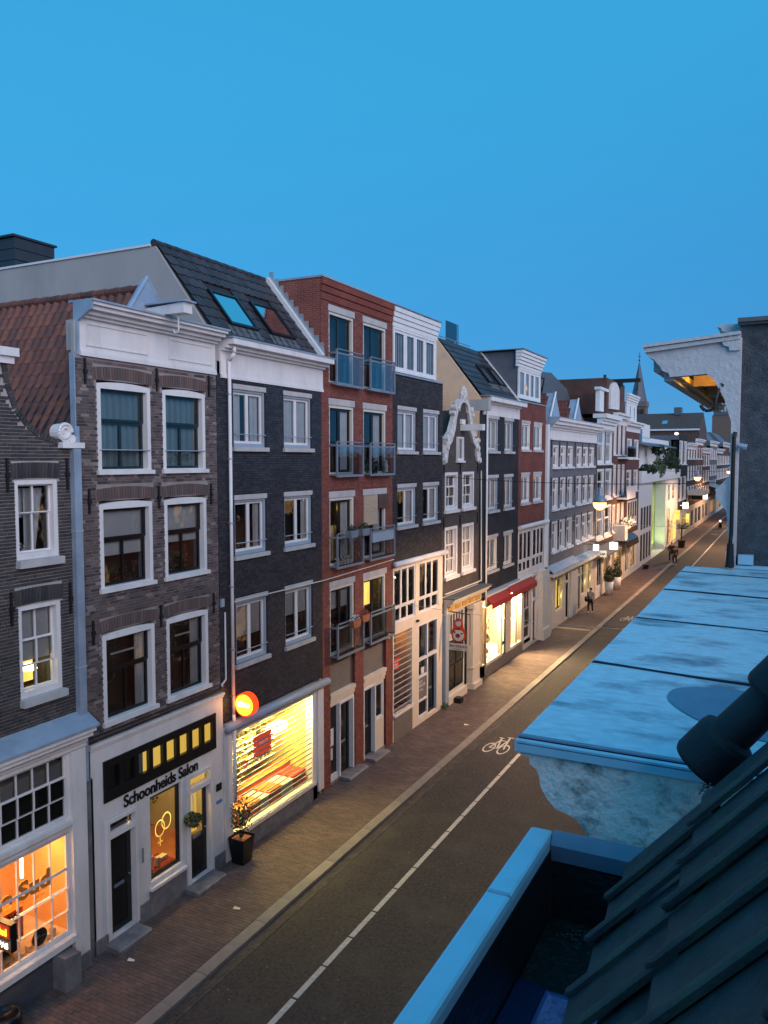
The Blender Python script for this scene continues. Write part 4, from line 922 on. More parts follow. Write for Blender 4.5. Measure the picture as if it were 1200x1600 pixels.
for r, (c, d) in enumerate(drows):
    for k, (a, b) in enumerate(dcols):
        cu = None; rm = 'dark_room'
        if (r, k) == (1, 0): cu = [('right', .45)]
        if (r, k) == (1, 1): cu = [('right', .3)]
        if (r, k) == (2, 0): cu = [('right', .35), ('lamp', .25, .82)]
        if (r, k) == (2, 1): cu = [('right', .3)]
        if (r, k) == (3, 0): cu = [('blind', .33)]
        if (r, k) == (0, 1): cu = [('left', .25)]
        w = window(h4, a, b, c, d, 'offwhite', ((0, 1, 2),), fw=.085, sash='black' if r else 'green', sw=.075, bw=.16, dep=.13, curt=cu, lintel=(.04, .02, .2, 'concrete'), front=-.02, room=rm, glass='glass' if r else 'glass_blue' if 'glass_blue' in M else 'glass')
        if (r, k) == (2, 0):
            light('room_lamp', 'POINT', (XF-.35, a+.5, d-.35), 9, (1, .62, .12), w, .08)
            curtain(w, XF-.5, a+.1, b-.1, c, c+1.2, 'warm_wall', wl=.3)
        if (r, k) == (3, 1):
            MB().quad((XF-.55, a, c+1.05), (XF-.55, b, c+1.05), (XF-.55, b, d), (XF-.55, a, d)).build('lit_wall', 'lit_y', w)
            light('room_lamp', 'POINT', (XF-.35, b-.5, d-.3), 4, (1, .62, .12), w, .08)
        if (r, k) == (2, 1):
            B(XF+.02, XF+.05, a-.02, a+.95, d-.95, d-.02).build('bamboo_blind', 'wood_blind', w); MB().tube((XF+.05, a-.02, d-.98), (XF+.05, a+.95, d-.98), .03).build('blind_roll', 'wood_blind', w)
            B(XF+.02, XF+.07, a+1.0, b+.08, d-.48, d-.0).build('rolled_blind', 'slate_r', w)
        if (r, k) == (1, 1): MB().leaves((XF+.08, a+.45, c+.25), (.1, .5, .28), 200, .1).build('plants', 'leaf_d', w); MB().lathe([(0, 0), (.08, 0), (.07, .12), (.1, .2), (.05, .3), (.06, .38), (0, .42)], XF+.1, b-.2, 8, c+.05).build('white_figurine', 'white', w)
        balustrade('glass balcony rail, the %s one in the %s column of the red house' % (fl[r], nm[k]), a+.03, b+.2, c-.06, c+1.04)
B(XF+.21, XF+.26, 23.32, 24.9, 7.45, 7.83).build('windscreen_cloth', 'bluegrey', [o for o in C.objects if o.name.startswith('glass_balustrade') and 'second-floor one in the right' in o['label']][0])
for lb, y, z, m, f in (('terracotta flower box with white flowers on the lowest left balcony rail', 21.9, 5.0, 'terra', 'flowers'), ('terracotta flower box with red flowers on the lowest left balcony rail', 22.5, 5.06, 'terra', 'flowers_r'), ('blue-grey flower box left one on the lamp-lit balcony rail', 21.75, 7.85, 'metal', 'leaf_d'), ('blue-grey flower box right one on the lamp-lit balcony rail', 22.5, 7.85, 'metal', 'leaf_d')):
    t = thing('flower_box', (XF+.35, y, z), lb, 'flower box', 'flower boxes on the balcony rails')
    MB().prism([(y-.26, z+.14), (y-.2, z-.08), (y+.2, z-.08), (y+.26, z+.14)], 'x', XF+.28, XF+.46).build('box', m, t); MB().leaves((XF+.36, y, z+.2), (.12, .26, .13), 110, .075).build('flowers', f, t)
bx = thing('plant_pots', (XF+.1, 21.8, 6.9), 'row of white pots with plants behind the glass of the lamp-lit balcony', 'plant pots')
for i in range(5): MB().lathe([(0, 0), (.05, 0), (.07, .12), (0, .12)], XF+.1, 21.3+i*.2, 10, 6.92).build('pot', 'white', bx); MB().leaves((XF+.1, 21.3+i*.2, 7.1), (.07, .09, .1), 20, .07).build('plant', 'flowers', bx)
# panels and entrances
for k, (a, b) in enumerate(((20.97, 22.55), (23.14, 24.8))):
    B(XF-.12, XF-.1, a, b, 2.9, 3.96).build('concrete_panel', 'panel_grey', h4)
    for i, (c, d, p) in enumerate(((2.5, 2.62, -.03), (2.63, 2.76, .0), (2.77, 2.9, .04))): B(XF-.3, XF+p, a, b-.0, c, d).build('lintel_moulding', 'cream', h4)
    if k == 0:
        door(h4, 21.62, 22.43, .12, 2.45, x=XF-.05, frame='white', fw=.07, glassr=(.25, 2.3))
        B(XF-.16, XF-.12, 20.97, 21.53, .3, 2.49).build('side_panel', 'black', h4); B(XF-.16, XF-.05, 20.97, 21.53, .08, .3).build('side_panel', 'white', h4)
        B(XF-.118, XF-.11, 21.02, 21.35, 1.2, 1.75).build('notice', 'white', h4); B(XF-.118, XF-.11, 21.02, 21.3, .75, 1.12).build('notice', 'blind', h4)
    else:
        door(h4, 23.22, 23.98, .12, 2.45, x=XF-.05, frame='white', fw=.07, glassr=(1.1, 2.3))
        B(XF-.16, XF-.05, 24.06, 24.74, .08, 1.15).build('side_panel', 'cream', h4); window(h4, 24.06, 24.74, 1.15, 2.49, 'white', fw=.07, x=XF-.04, dep=.06, rdep=.3, name='side_window')
    B(XF-.3, XF-.02, a, b, -.01, .1).build('threshold', 'plinth', h4)
for a, b, lb in ((21.6, 22.85, 'worn bluestone doorstep at the left door of the red brick house'), (23.35, 24.45, 'worn bluestone doorstep at the right door of the red brick house')):
    tag(MB().prism([(XF-.02, 0), (XF+.36, 0), (XF+.36, .06), (XF+.3, .1), (XF-.02, .11)], 'y', a, b).build('doorstep', 'plinth'), lb, 'step', 'bluestone doorsteps')
pq = MB().lathe([(0, 0), (.001, .0)], 0, 0, 3).v
tag(MB().prism([(25.0+.08*math.cos(t), 4.0+.12*math.sin(t)) for t in [i*math.pi/8 for i in range(16)]], 'x', XF+.013, XF+.04).build('oval_plaque', 'white'), 'small white oval plaque on the right pier of the red brick house', 'plaque')

# ================================================================ HOUSE 5
h5 = thing('brick_house', (XF, 27.6, 0), 'black-brown brick house with white boarded top storey right of the red house', 'house')
y0, y1 = 25.32, 29.85
cols5 = ((25.72, 27.3), (27.95, 29.45)); rows5 = ((10.5, 11.98), (7.78, 9.18))
holes5 = [(a, b, c, d) for a, b in cols5 for c, d in rows5]
wall_sheet(h5, y0, y1, 6.4, 13.2, holes5, 'mortar_d'); bricks(h5, y0, y1, 6.42, 13.18, [(a-.03, b+.03, c-.13, d+.16) for a, b, c, d in holes5], 'b5')
for r, (c, d) in enumerate(rows5):
    for a, b in cols5: window(h5, a, b, c, d, 'bluegrey', ((0, 1, 2),), fw=.06, sash='white', sw=.07, bw=.13, dep=.11, curt=[('right', .35)] if r else [('full',)], sill=(.07, .09, .11, 'concrete'), lintel=(.03, .02, .14, 'concrete'), front=-.03, bar=.32)
shell(h5, y0, y1, 13.2, [(XF-.3, 13.2), (-21, 13.2)], m='slate', gz=6.4)
B(XF-.3, XF+.06, y0, y1+.02, 13.2, 13.26).build('coping', 'zinc', h5)
mb = MB()
body(h5, y0, 29.25, [(XF-.15, 13.27), (XF-.15, 14.8), (XF-.15, 14.85), (XF-.12, 15.5), (-21, 15.5), (-21, 13.27)], 'slate', 'top_storey')
for i in range(4): B(XF-.14, XF+.0+i*.04, y0, 29.30+i*.02, 14.86+i*.17, 15.02+i*.17).build('board', 'bwhite', h5)
B(-21, XF+.16, y0, 29.4, 15.545, 15.58).build('roof_edge', 'metal', h5)
w = window(h5, 25.4, 29.2, 13.3, 14.85, 'bwhite', ((0, 1, 4),), fw=.08, sw=.1, bw=.26, dep=.05, x=XF, curt=[('full', 'curtain')], front=.0, rdep=.08)
# white timber lower facade
f5 = thing('shopfront', (XF, 27.6, 0), 'cream timber front with tall mullioned windows, grille shop and dark door', 'shopfront')
xs = XF+.02
hs5 = [(25.36, 27.25, 4.3, 6.3), (27.55, 29.5, 4.3, 6.3), (25.4, 26.95, .98, 3.92), (27.5, 29.4, .15, 3.9)]
wall_sheet(f5, 25.32, 29.88, -.01, 6.36, hs5, 'cream', x=xs, dep=.2, name='panelling')
B(XF-1, XF-.5, 25.4, 29.8, 6.2, 6.38).build('ceiling', 'cream', f5)
MB().tube((xs+.1, 25.3, 6.46), (xs+.1, 30.0, 6.46), .11, 14).build('roller_box', 'white', f5, smooth=True)
for a, b, c, d in hs5[:2]: window(f5, a, b, c, d, 'white', ((0, .28, 3), (.28, 1, 3)), fw=.04, sw=.05, bw=.13, dep=.06, x=xs, curt=[('lamp', .4, .8)] if a < 26 else None)
B(XF-.2, xs+.02, 25.4, 26.96, -.01, .9).build('stone_base', 'panel_grey', f5); B(XF, xs+.07, 25.36, 27.0, .9, .98).build('sill', 'white', f5)
pane_at(f5, xs-.08, 25.4, 26.95, .98, 3.92, 'clear')
room(f5, 25.38, 27.2, .9, 3.95, 1.6, 'peach', 5, (1, .45, .18), x=xs-.12, lamps=1, floor='maroon')
for i in range(13): inst('grille_bar', bpy.data.meshes.get('grille_bar_b') or mesh_of(MB().box(-.012, .012, 25.42, 26.93, -.02, .02), 'grille_bar_b', 'bluegrey'), f5, Matrix.Translation((xs-.03, 0, 1.15+i*.22)))
shelves(f5, xs-.6, 25.45, 26.9, (1.3, 1.7, 2.1, 2.5, 2.9, 3.3)); sg = B(xs-.07, xs-.05, 25.5, 25.95, 2.6, 3.0).build('red_sign', 'sign_lit', f5); text('nivo', .16, (xs-.045, 25.54, 2.74), ROT_X, 'white', sg, ext=.002)
mb = MB().box(xs-.12, xs, 27.5, 27.58, .15, 3.9).box(xs-.12, xs, 28.36, 28.46, .15, 3.9).box(xs-.12, xs, 29.32, 29.4, .15, 3.9).box(xs-.12, xs+.001, 27.58, 28.36, 2.45, 2.55).box(xs-.12, xs+.001, 28.46, 29.32, 2.45, 2.57).box(xs-.12, xs+.001, 27.58, 28.36, 1.78, 1.86).box(xs-.12, xs+.001, 27.58, 28.36, .15, .3).box(xs-.12, xs+.001, 27.58, 28.36, .85, .93).box(xs-.12, xs+.001, 27.58, 29.32, 3.82, 3.9)
mb.build('door_frame', 'white', f5)
for a, b, c, d in ((27.58, 28.36, 2.55, 3.82), (28.46, 29.32, 2.57, 3.82), (27.58, 28.36, 1.86, 2.45)): pane_at(f5, xs-.08, a, b, c, d); MB().quad((xs-.3, a, c), (xs-.3, b, c), (xs-.3, b, d), (xs-.3, a, d)).build('interior', 'slate', f5)
B(xs-.1, xs-.04, 27.58, 28.36, .93, 1.78).build('grey_panel', 'panel_grey', f5); B(xs-.1, xs-.06, 27.58, 28.36, .3, .85).build('black_panel', 'black', f5); B(xs-.045, xs-.03, 27.85, 28.15, 1.9, 2.15).build('notice', 'white', f5)
text('ARTS\nPRAKTIJK\n1 hoog', .15, (xs-.035, 27.64, 1.55), ROT_X, 'white', f5, ext=.002)
door(f5, 28.46, 29.32, .12, 2.44, x=xs, glassr=(.3, 2.3), name='door')
MB().prism([(29.55, 2.0), (29.8, 2.9), (29.85, 3.6), (29.7, 3.4), (29.6, 2.8)], 'x', xs+.002, xs+.012).build('peeling_patch', 'bluegrey', f5)
tag(MB().lathe([(0, 0), (.05, 0), (.07, .08), (0, .09)], xs+.06, 27.35, 10, 4.05).build('wall_bell', 'iron'), 'small round iron alarm bell on the cream timber front', 'bell')

# ================================================================ HOUSE 6: neck gable, doll shop
h6 = thing('neck_gable_house', (XF, 32, 0), 'narrow old brown brick house with white ornamented neck gable and hoist beam', 'house')
y0, y1 = 29.88, 34.15
cols6 = ((30.12, 31.5), (32.05, 33.45)); rows6 = ((8.12, 9.67), (5.36, 7.42))
holes6 = [(a, b, c, d) for a, b in cols6 for c, d in rows6]
wall_sheet(h6, y0, y1, 4.6, 10.05, holes6, 'b6')
GR = [(33.95, 10.05), (33.6, 10.35), (33.55, 10.7), (33.15, 10.95), (32.85, 11.4), (32.65, 12.0), (32.45, 12.35)]
top = [(32.25, 12.55), (31.98, 12.62), (31.7, 12.55)]
GL = [(63.96-y, z) for y, z in GR[::-1]]
MB().prism(GR+top+GL, 'x', XF-.3, XF+.0).build('gable', 'b6', h6)
window(h6, 31.35, 32.05, 10.15, 11.15, 'white', ((0, 1, 2),), fw=.07, sw=.03, dep=.03, x=XF+.04, sill=(.04, .1, .08, 'white'), rdep=.02, front=.04, name='attic_window')
for r, (c, d) in enumerate(rows6):
    for a, b in cols6:
        w = window(h6, a, b, c, d, 'white', ((0, .32, 2), (.32, .64, 2), (.64, 1, 2)) , fw=.12, sw=.05, bw=.06, dep=.14, curt=[('full',)] if r else None, sill=(.08, .12, .13, 'white'), front=.02)
shell(h6, y0, y1, 10.0, [(XF-.28, 10.0), (-20, 10.0)], gz=4.6)
MB().prism([(29.95, 10.0), (34.1, 10.0), (32, 12.3)], 'x', -20, XF-.31).build('roof', 'slate_r', h6)
# white scroll wings
mb = MB()
for sgn in (1, -1):
    F = lambda y: y if sgn > 0 else 63.96-y
    outer = [(34.05, 10.0), (34.1, 10.45), (33.85, 10.8), (33.9, 11.05), (33.45, 11.35), (33.1, 11.85), (33.0, 12.2), (32.85, 12.45)]
    inner = [(32.5, 12.35), (32.7, 12.0), (32.9, 11.4), (33.2, 10.95), (33.6, 10.7), (33.66, 10.35), (33.75, 10.12)]
    P = [(F(y), z) for y, z in outer+inner]
    mb.prism(P if sgn > 0 else P[::-1], 'x', XF-.1, XF+.08)
    for y, z, r in ((33.98, 10.17, .12), (33.78, 10.7, .12), (33.82, 11.05, .09), (32.92, 12.35, .13), (33.08, 12.12, .09)): mb.tube((XF-.1, F(y), z), (XF+.14, F(y), z), r, 14)
mb.build('scroll_wings', 'stone_w', h6)
mb = MB(); arc = [(31.98+.68*math.cos(t), 12.32+.5*math.sin(t)) for t in [math.pi*i/10 for i in range(11)]]; inn = [(31.98+.5*math.cos(t), 12.2+.42*math.sin(t)) for t in [math.pi*i/10 for i in range(11)]]
mb.prism(arc+inn[::-1], 'x', XF-.1, XF+.12); mb.build('arched_crest', 'stone_w', h6)
mb = MB(); rnd = random.Random(4)
for i in range(9):
    t = math.pi*(.15+.7*i/8); mb.tube((XF+.05, 31.98+.30*math.cos(t), 12.72+.2*math.sin(t)), (XF+.08, 31.98+.42*math.cos(t), 12.75+.58*math.sin(t)), .07, 6, .025)
mb.tube((XF-.05, 31.98, 12.88), (XF+.14, 31.98, 12.88), .17, 14); mb.build('shell_ornament', 'stone_w', h6)
hb = thing('hoist_beam', (XF, 32, 11.6), 'white hoisting beam with small hook on the neck gable', 'hoist beam')
B(XF-.1, XF+1.0, 31.8, 32.1, 11.42, 11.68).build('beam', 'white', hb); B(XF+.0, XF+.1, 31.75, 32.15, 11.69, 11.9).build('cap', 'white', hb); MB().path([(XF+.75, 31.95, 11.42), (XF+.75, 31.95, 11.2), (XF+.68, 31.95, 11.1), (XF+.6, 31.95, 11.18)], .02).build('hook', 'iron', hb)
for y in (29.98, 31.78, 33.9): anchor(h6, y, 9.85, .5); anchor(h6, y, 7.6, .5)
# doll shop front
f6 = thing('shopfront', (XF, 32, 0), 'ornate cream shopfront with gilded frieze and a pilaster beside the doll sign', 'shopfront')
xs = XF+.05
mb = MB().box(XF, XF+.5, 29.95, 34.5, 4.42, 4.5).box(XF, XF+.42, 30.0, 34.4, 4.32, 4.42).box(XF, XF+.3, 30.05, 34.3, 4.2, 4.32).box(XF, XF+.14, 30.05, 34.2, 3.85, 4.2); mb.build('cornice', 'cream', f6)
B(XF, XF+.55, 29.92, 34.55, 4.502, 4.54).build('lead_top', 'lead_dark', f6)
M['gilt'] = mat('gilded_panels', (.65, .38, .06), .4, metal=.2)
for i in range(5): B(XF+.14, XF+.19, 30.2+i*.78, 30.8+i*.78, 3.95, 4.15).build('gilded_panel', 'gilt', f6)
mb = MB().box(XF-.1, xs+.14, 33.0, 33.9, .25, 3.84).box(XF-.1, xs+.24, 32.95, 34.0, 0, .25).box(XF-.1, xs+.2, 32.95, 34.0, 3.6, 3.84).box(XF-.1, xs+.18, 32.98, 33.94, .9, 1.0); mb.build('pilaster', 'cream', f6)
mb = MB().box(XF-.1, xs+.1, 29.95, 30.3, 0, 3.84); mb.build('pilaster', 'bluegrey', f6)
B(XF-.1, xs+.12, 30.3, 32.4, 0, .35).build('step_sill', 'cream', f6)
window(f6, 30.32, 32.35, .37, 2.75, 'offwhite', ((0, .5, 2), (.5, 1, 2)), fw=.12, sash='iron', sw=.04, bw=.05, dep=.05, x=xs, room='slate_r', rdep=.7, name='display_window')
window(f6, 30.32, 32.35, 2.8, 3.8, 'offwhite', ((0, 1, 6),), fw=.06, sw=.03, bw=.08, dep=.05, x=xs, room='dark_room', name='transom_window')
door(f6, 32.45, 32.95, .12, 3.7, x=xs-.08, m='green', slot=False)
MB().path([(XF+.1, 29.95, 4.7), (XF+.1, 34.25, 4.7), (XF+.06, 34.25, 9.7)], .03).build('pipe', 'offwhite', f6)
ds = thing('hanging_sign', (XF+.8, 30.6, 3.3), 'hanging sign with a red painted nesting doll and the word MATRESHKA', 'sign')
X0, Y0 = XF+.55, 30.35; mb = MB()
MB().path([(XF, Y0, 3.95), (XF+1.05, Y0, 3.9)], .02).path([(XF+.12, Y0, 3.95), (XF+.12, Y0, 2.7)], .015).path([(XF+1.05, Y0, 3.9), (XF+1.05, Y0, 2.6)], .015).build('bracket', 'iron', ds)
def doll(pts): return [(X0+x, 2.72+z) for x, z in pts]
out = [(.0, .0), (.18, .02), (.28, .12), (.32, .3), (.28, .48), (.2, .62), (.19, .78), (.14, .92), (.0, 1.0)]; out = out + [(-x, z) for x, z in out[::-1][1:-1]]
MB().prism(doll(out), 'y', Y0-.02, Y0+.04).build('doll_body', 'sign_red', ds)
E2 = lambda cx, cz, rx, rz, n=18: doll([(cx+rx*math.cos(2*math.pi*i/n), cz+rz*math.sin(2*math.pi*i/n)) for i in range(n)])
MB().prism(E2(0, .28, .24, .24), 'y', Y0-.035, Y0-.021).build('apron', 'cream', ds); MB().prism(E2(0, .78, .12, .13), 'y', Y0-.035, Y0-.021).build('face', 'blind', ds)
MB().prism(E2(-.02, .26, .1, .09), 'y', Y0-.045, Y0-.036).prism(E2(-.17, .4, .05, .04), 'y', Y0-.045, Y0-.036).prism(doll([(-.16, .5), (.16, .5), (.03, .6), (-.03, .6)]), 'y', Y0-.045, Y0-.02).build('flower', 'maroon', ds); MB().prism(E2(.15, .36, .05, .03), 'y', Y0-.045, Y0-.036).prism(doll([(-.11, .84), (0, .92), (.11, .84), (.05, .90), (-.05, .90)]), 'y', Y0-.045, Y0-.037).build('leaf_mark', 'black', ds)
B(X0-.42, X0+.5, Y0-.02, Y0+.03, 2.36, 2.64).build('name_board', 'cream', ds); text('MATRESHKA', .135, (X0-.38, Y0-.025, 2.49), ROT_Y, 'maroon', ds, ext=.002, off=.002, sx=1.0); text('RUSSIAN GIFTS', .06, (X0-.25, Y0-.025, 2.4), ROT_Y, 'maroon', ds, ext=.001)
tag(B(XF+.2, XF+.5, 30.75, 31.1, 0, .22).build('black_crate', 'black'), 'small black crate on the pavement below the doll shop window', 'crate')
tag(MB().leaves((XF+.2, 29.75, .15), (.15, .2, .15), 90, .08).build('weeds', 'leaf'), 'green weeds growing at the wall foot beside the dark door', 'weeds')

# ================================================================ HOUSE 7
h7 = thing('mansard_house', (XF, 37, 0), 'black brick house with dark mansard, white cornice and beige side wall above the red awnings', 'house')
y0, y1 = 34.55, 39.95
cols7 = ((35.3, 36.8), (37.7, 39.1)); rows7 = ((10.6, 12.1), (7.8, 9.33), (4.95, 6.5))
holes7 = [(a, b, c, d) for a, b in cols7 for c, d in rows7]
wall_sheet(h7, 34.2, y1, 3.9, 12.3, holes7, 'b7')
for r, (c, d) in enumerate(rows7):
    for a, b in cols7: window(h7, a, b, c, d, 'bluegrey' if r < 2 else 'offwhite', ((0, 1, 2),), fw=.07, sash='offwhite', sw=.07, bw=.12, dep=.15, curt=[('full',)] if r < 2 else [('sides', .3)], sill=(.08, .09, .12, 'concrete'), lintel=(.03, .02, .15, 'concrete'), front=-.04, bar=.3)
shell(h7, 34.2, y1, 13.0, [(XF-.02, 13.0), (-14.6, 15.7), (-20, 15.7)], m='beige')
cornice(h7, y0, y1+.1, ((12.25, 12.78, .03), (12.78, 12.86, .15), (12.86, 13.05, .42)), ends=False); B(XF-.05, XF+.45, y0-.3, y1+.1, 13.052, 13.09).build('gutter_lead', 'zinc', h7)
B(XF-.5, XF+.4, 34.2, y0-.01, 12.4, 12.9).build('cornice_return', 'render', h7)
rf = MB().quad((XF+.02, 34.3, 13.1), (XF+.02, y1, 13.1), (-14.62, y1, 15.75), (-14.62, 34.3, 15.75)).build('mansard_roof', 'mortar_d', h7); v7 = Vector((-14.62-(XF+.02), 0, 2.65)); l7 = v7.length
me7 = tile_mesh('concrete_tile_flat', .45, .38, .015, 'dark_tile', 'flat', th=.03, ov=1.08)
lay_tiles(rf, (XF+.03, 34.28, 13.12), (0, 1, 0), v7, 12, 9, .465, l7/9, me7)
skylight(h7, (XF+.02, 0, 13.1), v7, 36.9, 38.0, .95, 2.1, True); skylight(h7, (XF+.02, 0, 13.1), v7, 38.5, 39.5, .95, 2.1)
MB().prism([(XF+.05, 13.1), (-14.6, 15.75), (-14.55, 15.82), (XF+.12, 13.15)], 'y', y1-.1, y1+.02).build('verge', 'bwhite', h7)
rl7 = thing('roof_terrace_rail', (-15, 37, 15.75), 'steel railing and glass screen around the roof terrace of the beige-walled house', 'railing')
mb = MB()
for y in (34.6, 36, 37.4, 38.8): mb.tube((-15, y, 15.7), (-15, y, 16.05), .02, 6)
mb.path([(-19, 34.6, 16.05), (-15, 34.6, 16.05), (-15, 39.4, 16.05)], .025).path([(-15, 34.6, 15.9), (-15, 39.4, 15.9)], .015); mb.build('rails', 'metal', rl7)
B(-15.02, -15.0, 36.2, 37.9, 15.8, 16.9).build('glass_screen', 'bal_glass', rl7)
dp = thing('downpipe', (XF+.1, 34.9, 3.9), 'white downpipe on the black brick house above the red awnings', 'downpipe'); MB().path([(XF+.3, 34.75, 12.9), (XF+.1, 34.9, 12.6), (XF+.1, 34.9, .1)], .05, 8).build('pipe', 'white', dp, smooth=True)
f7 = thing('shopfront', (XF, 37.5, 0), 'brightly lit white shop window with goods under the red awning', 'shopfront')
xs = XF+.03
hs7 = [(35.2, 37.35, .62, 3.3), (37.55, 38.15, .1, 3.2), (38.95, 40.7, .62, 3.5)]
wall_sheet(f7, 34.95, 41.0, -.01, 3.9, hs7, 'cream', x=xs, dep=.2, name='panelling')
B(xs, xs+.03, 35.0, 40.9, -.01, .5).build('stone_base', 'panel_grey', f7)
B(XF, xs+.12, 34.9, 40.0, 3.85, 4.02).build('fascia', 'bluegrey', f7)
for k, (a, b, c, d) in enumerate(hs7):
    pane_at(f7, xs-.08, a, b, c, d, 'clear')
M['brightwall'] = mat('bright_wall', (.85, .78, .62), .8)
room(f7, 35.0, 41.0, .5, 3.6, 1.8, 'brightwall', 420, (1.0, .72, .34), x=xs-.12, lamps=2, floor='white', spill=1.8)
light('shop_spill', 'AREA', (xs-.4, 39.8, 3.2), 800, (1.0, .72, .36), f7, .3, (0, R(-45), 0), 1.6)
shelves(f7, xs-.5, 35.3, 37.2, (.7, 1.2, 1.8), dens=.2, hmax=.4); MB().leaves((xs-.4, 36.0, 2.0), (.2, .8, .9), 260, .16).build('hanging_goods', 'goods', f7)
shelves(f7, xs-.4, 39.1, 40.5, (.7,), dens=.2, hmax=.3)
MB().box(xs-.1, xs-.02, 37.5, 37.6, .1, 3.2).box(xs-.1, xs-.02, 38.1, 38.2, .1, 3.2).box(xs-.1, xs-.02, 37.6, 38.1, 1.0, 1.15).box(xs-.1, xs-.02, 37.6, 38.1, .1, .25).build('door', 'black', f7)
for nm_, a, b, z, lb in (('awning', 34.95, 38.0, 3.72, 'red awning over the left half of the bright shop'), ('awning', 38.0, 42.3, 3.78, 'red awning over the right half of the bright shop')):
    t = thing(nm_, (XF+.3, (a+b)/2, z), lb, 'awning', 'red awnings on the bright shop')
    MB().prism([(XF+.05, z+.05), (XF+.40, z-.22), (XF+.40, z-.19), (XF+.05, z+.09)], 'y', a, b).build('cloth', 'red_awning', t); B(XF+.385, XF+.405, a, b, z-.44, z-.22).build('valance', 'red_awning', t); MB().tube((XF+.1, a, z+.12), (XF+.1, b, z+.12), .07, 10).build('roller', 'offwhite', t)

# ================================================================ HOUSE 8
h8 = thing('brick_house', (XF, 42.5, 0), 'red-brown brick house with white boarded top storey and mullioned white bay windows', 'house')
y0, y1 = 39.97, 45.05
cols8 = ((40.5, 42.0), (42.7, 44.3)); rows8 = ((10.72, 12.1), (7.9, 9.37))
holes8 = [(a, b, c, d) for a, b in cols8 for c, d in rows8]
wall_sheet(h8, y0, y1, 6.6, 13.2, holes8, 'b8')
for r, (c, d) in enumerate(rows8):
    for a, b in cols8: window(h8, a, b, c, d, 'white', ((0, 1, 2),), fw=.08, sw=.08, bw=.14, dep=.12, curt=[('full',)], sill=(.08, .09, .12, 'concrete'), lintel=(.03, .02, .15, 'concrete'), bar=.3)
shell(h8, y0, y1, 13.2, [(XF-.3, 13.2), (-20, 13.2)], m='slate', gz=6.6); B(XF-.3, XF+.05, y0, y1, 13.2, 13.26).build('coping', 'zinc', h8)
body(h8, y0+.02, 44.0, [(XF-.15, 13.27), (XF-.15, 15.75), (-20, 15.75), (-20, 13.27)], 'slate', 'top_storey')
for i in range(5): B(XF-.14, XF+.0+i*.06, y0-.2+.02, 44.05+i*.04, 14.95+i*.17, 15.1+i*.17).build('board', 'bwhite', h8)
B(-20, XF+.3, y0-.25, 44.3, 15.80, 15.84).build('roof_edge', 'metal', h8)
window(h8, 40.0, 43.9, 13.35, 14.93, 'bwhite', ((0, 1, 4),), fw=.1, sw=.12, bw=.3, dep=.05, x=XF, curt=[('full',)], front=.0, rdep=.08)
tag(MB().lathe([(0, .0), (.2, .05), (.24, .25), (.2, .45), (0, .5)], XF-.3, 41.6, 12, 13.7).build('globe_lamp', 'lit_w'), 'pale round lamp glowing in the boarded top storey window', 'lamp')
f8 = thing('shopfront', (XF, 42.5, 0), 'white mullioned timber front right of the bright shop', 'shopfront')
hs8 = [(40.1, 42.4, 4.2, 6.45), (42.6, 44.9, 4.2, 6.45), (41.15, 42.3, .3, 3.9), (42.6, 43.6, .15, 3.9)]
wall_sheet(f8, 39.97, 45.2, 3.92, 6.6, hs8, 'white', x=xs, dep=.2, name='panelling'); wall_sheet(f8, 41.0, 45.2, -.01, 3.918, hs8, 'cream', x=xs, dep=.2, name='panelling')
for a, b, c, d in hs8[:2]: window(f8, a, b, c, d, 'white', ((0, .28, 3), (.28, 1, 3)), fw=.05, sw=.07, bw=.18, dep=.06, x=xs)
window(f8, 41.15, 42.3, .5, 3.85, 'white', ((0, .2, 1), (.2, .5, 1), (.5, 1, 2)), fw=.06, x=xs, dep=.06); door(f8, 42.65, 43.5, .15, 2.4, x=xs, glassr=(.9, 2.2), frame='white', transom=3.8)
MB().box(XF-.1, xs+.25, 43.9, 45.25, .6, 3.9).box(XF-.1, xs+.35, 43.85, 45.3, 0, .6).build('pier', 'offwhite', f8)
MB().tube((xs+.1, 39.95, 6.66), (xs+.1, 45.3, 6.66), .12, 12).build('roller_box', 'white', f8)
dp = thing('downpipe', (XF, 45.4, 3.9), 'wide pale grey pipe between the red-brown house and the grey painted house', 'downpipe'); MB().box(XF-.1, XF+.12, 45.1, 45.55, 4.0, 12.2).build('pipe', 'bwhite', dp)

# ================================================================ HOUSE 9: wide grey house
h9 = thing('wide_grey_house', (XF, 52, 0), 'wide grey painted house with eighteen narrow white windows, white cornice and yellow shop windows', 'house')
y0, y1 = 45.6, 58.6
cols9 = [(46.7, 47.9), (48.45, 49.7), (50.2, 51.5), (52.6, 53.95), (54.4, 55.85), (56.25, 57.7)]; rows9 = ((9.75, 11.05), (7.25, 9.1), (4.7, 6.5))
holes9 = [(a, b, c, d) for a, b in cols9 for c, d in rows9]
wall_sheet(h9, y0, y1, 3.6, 11.4, holes9, 'b9')
for r, (c, d) in enumerate(rows9):
    for i, (a, b) in enumerate(cols9): window(h9, a, b, c, d, 'white', ((0, .62, 1), (.62, 1, 1)), fw=.1, sash='white', sw=.07, bw=.06, dep=.16, sill=(.12, .14, .12, 'bwhite'), detail=False, front=.0)
for r, z in enumerate((10.2, 7.9, 5.4)):
    for y in (46.3, 48.15, 49.95, 52.05, 54.15, 56.05, 58.1): anchor(h9, y, z+.7, 1.1)
shell(h9, y0, y1, 12.1, [(XF-.02, 12.1), (-20, 12.1)], m='slate', gz=3.6)
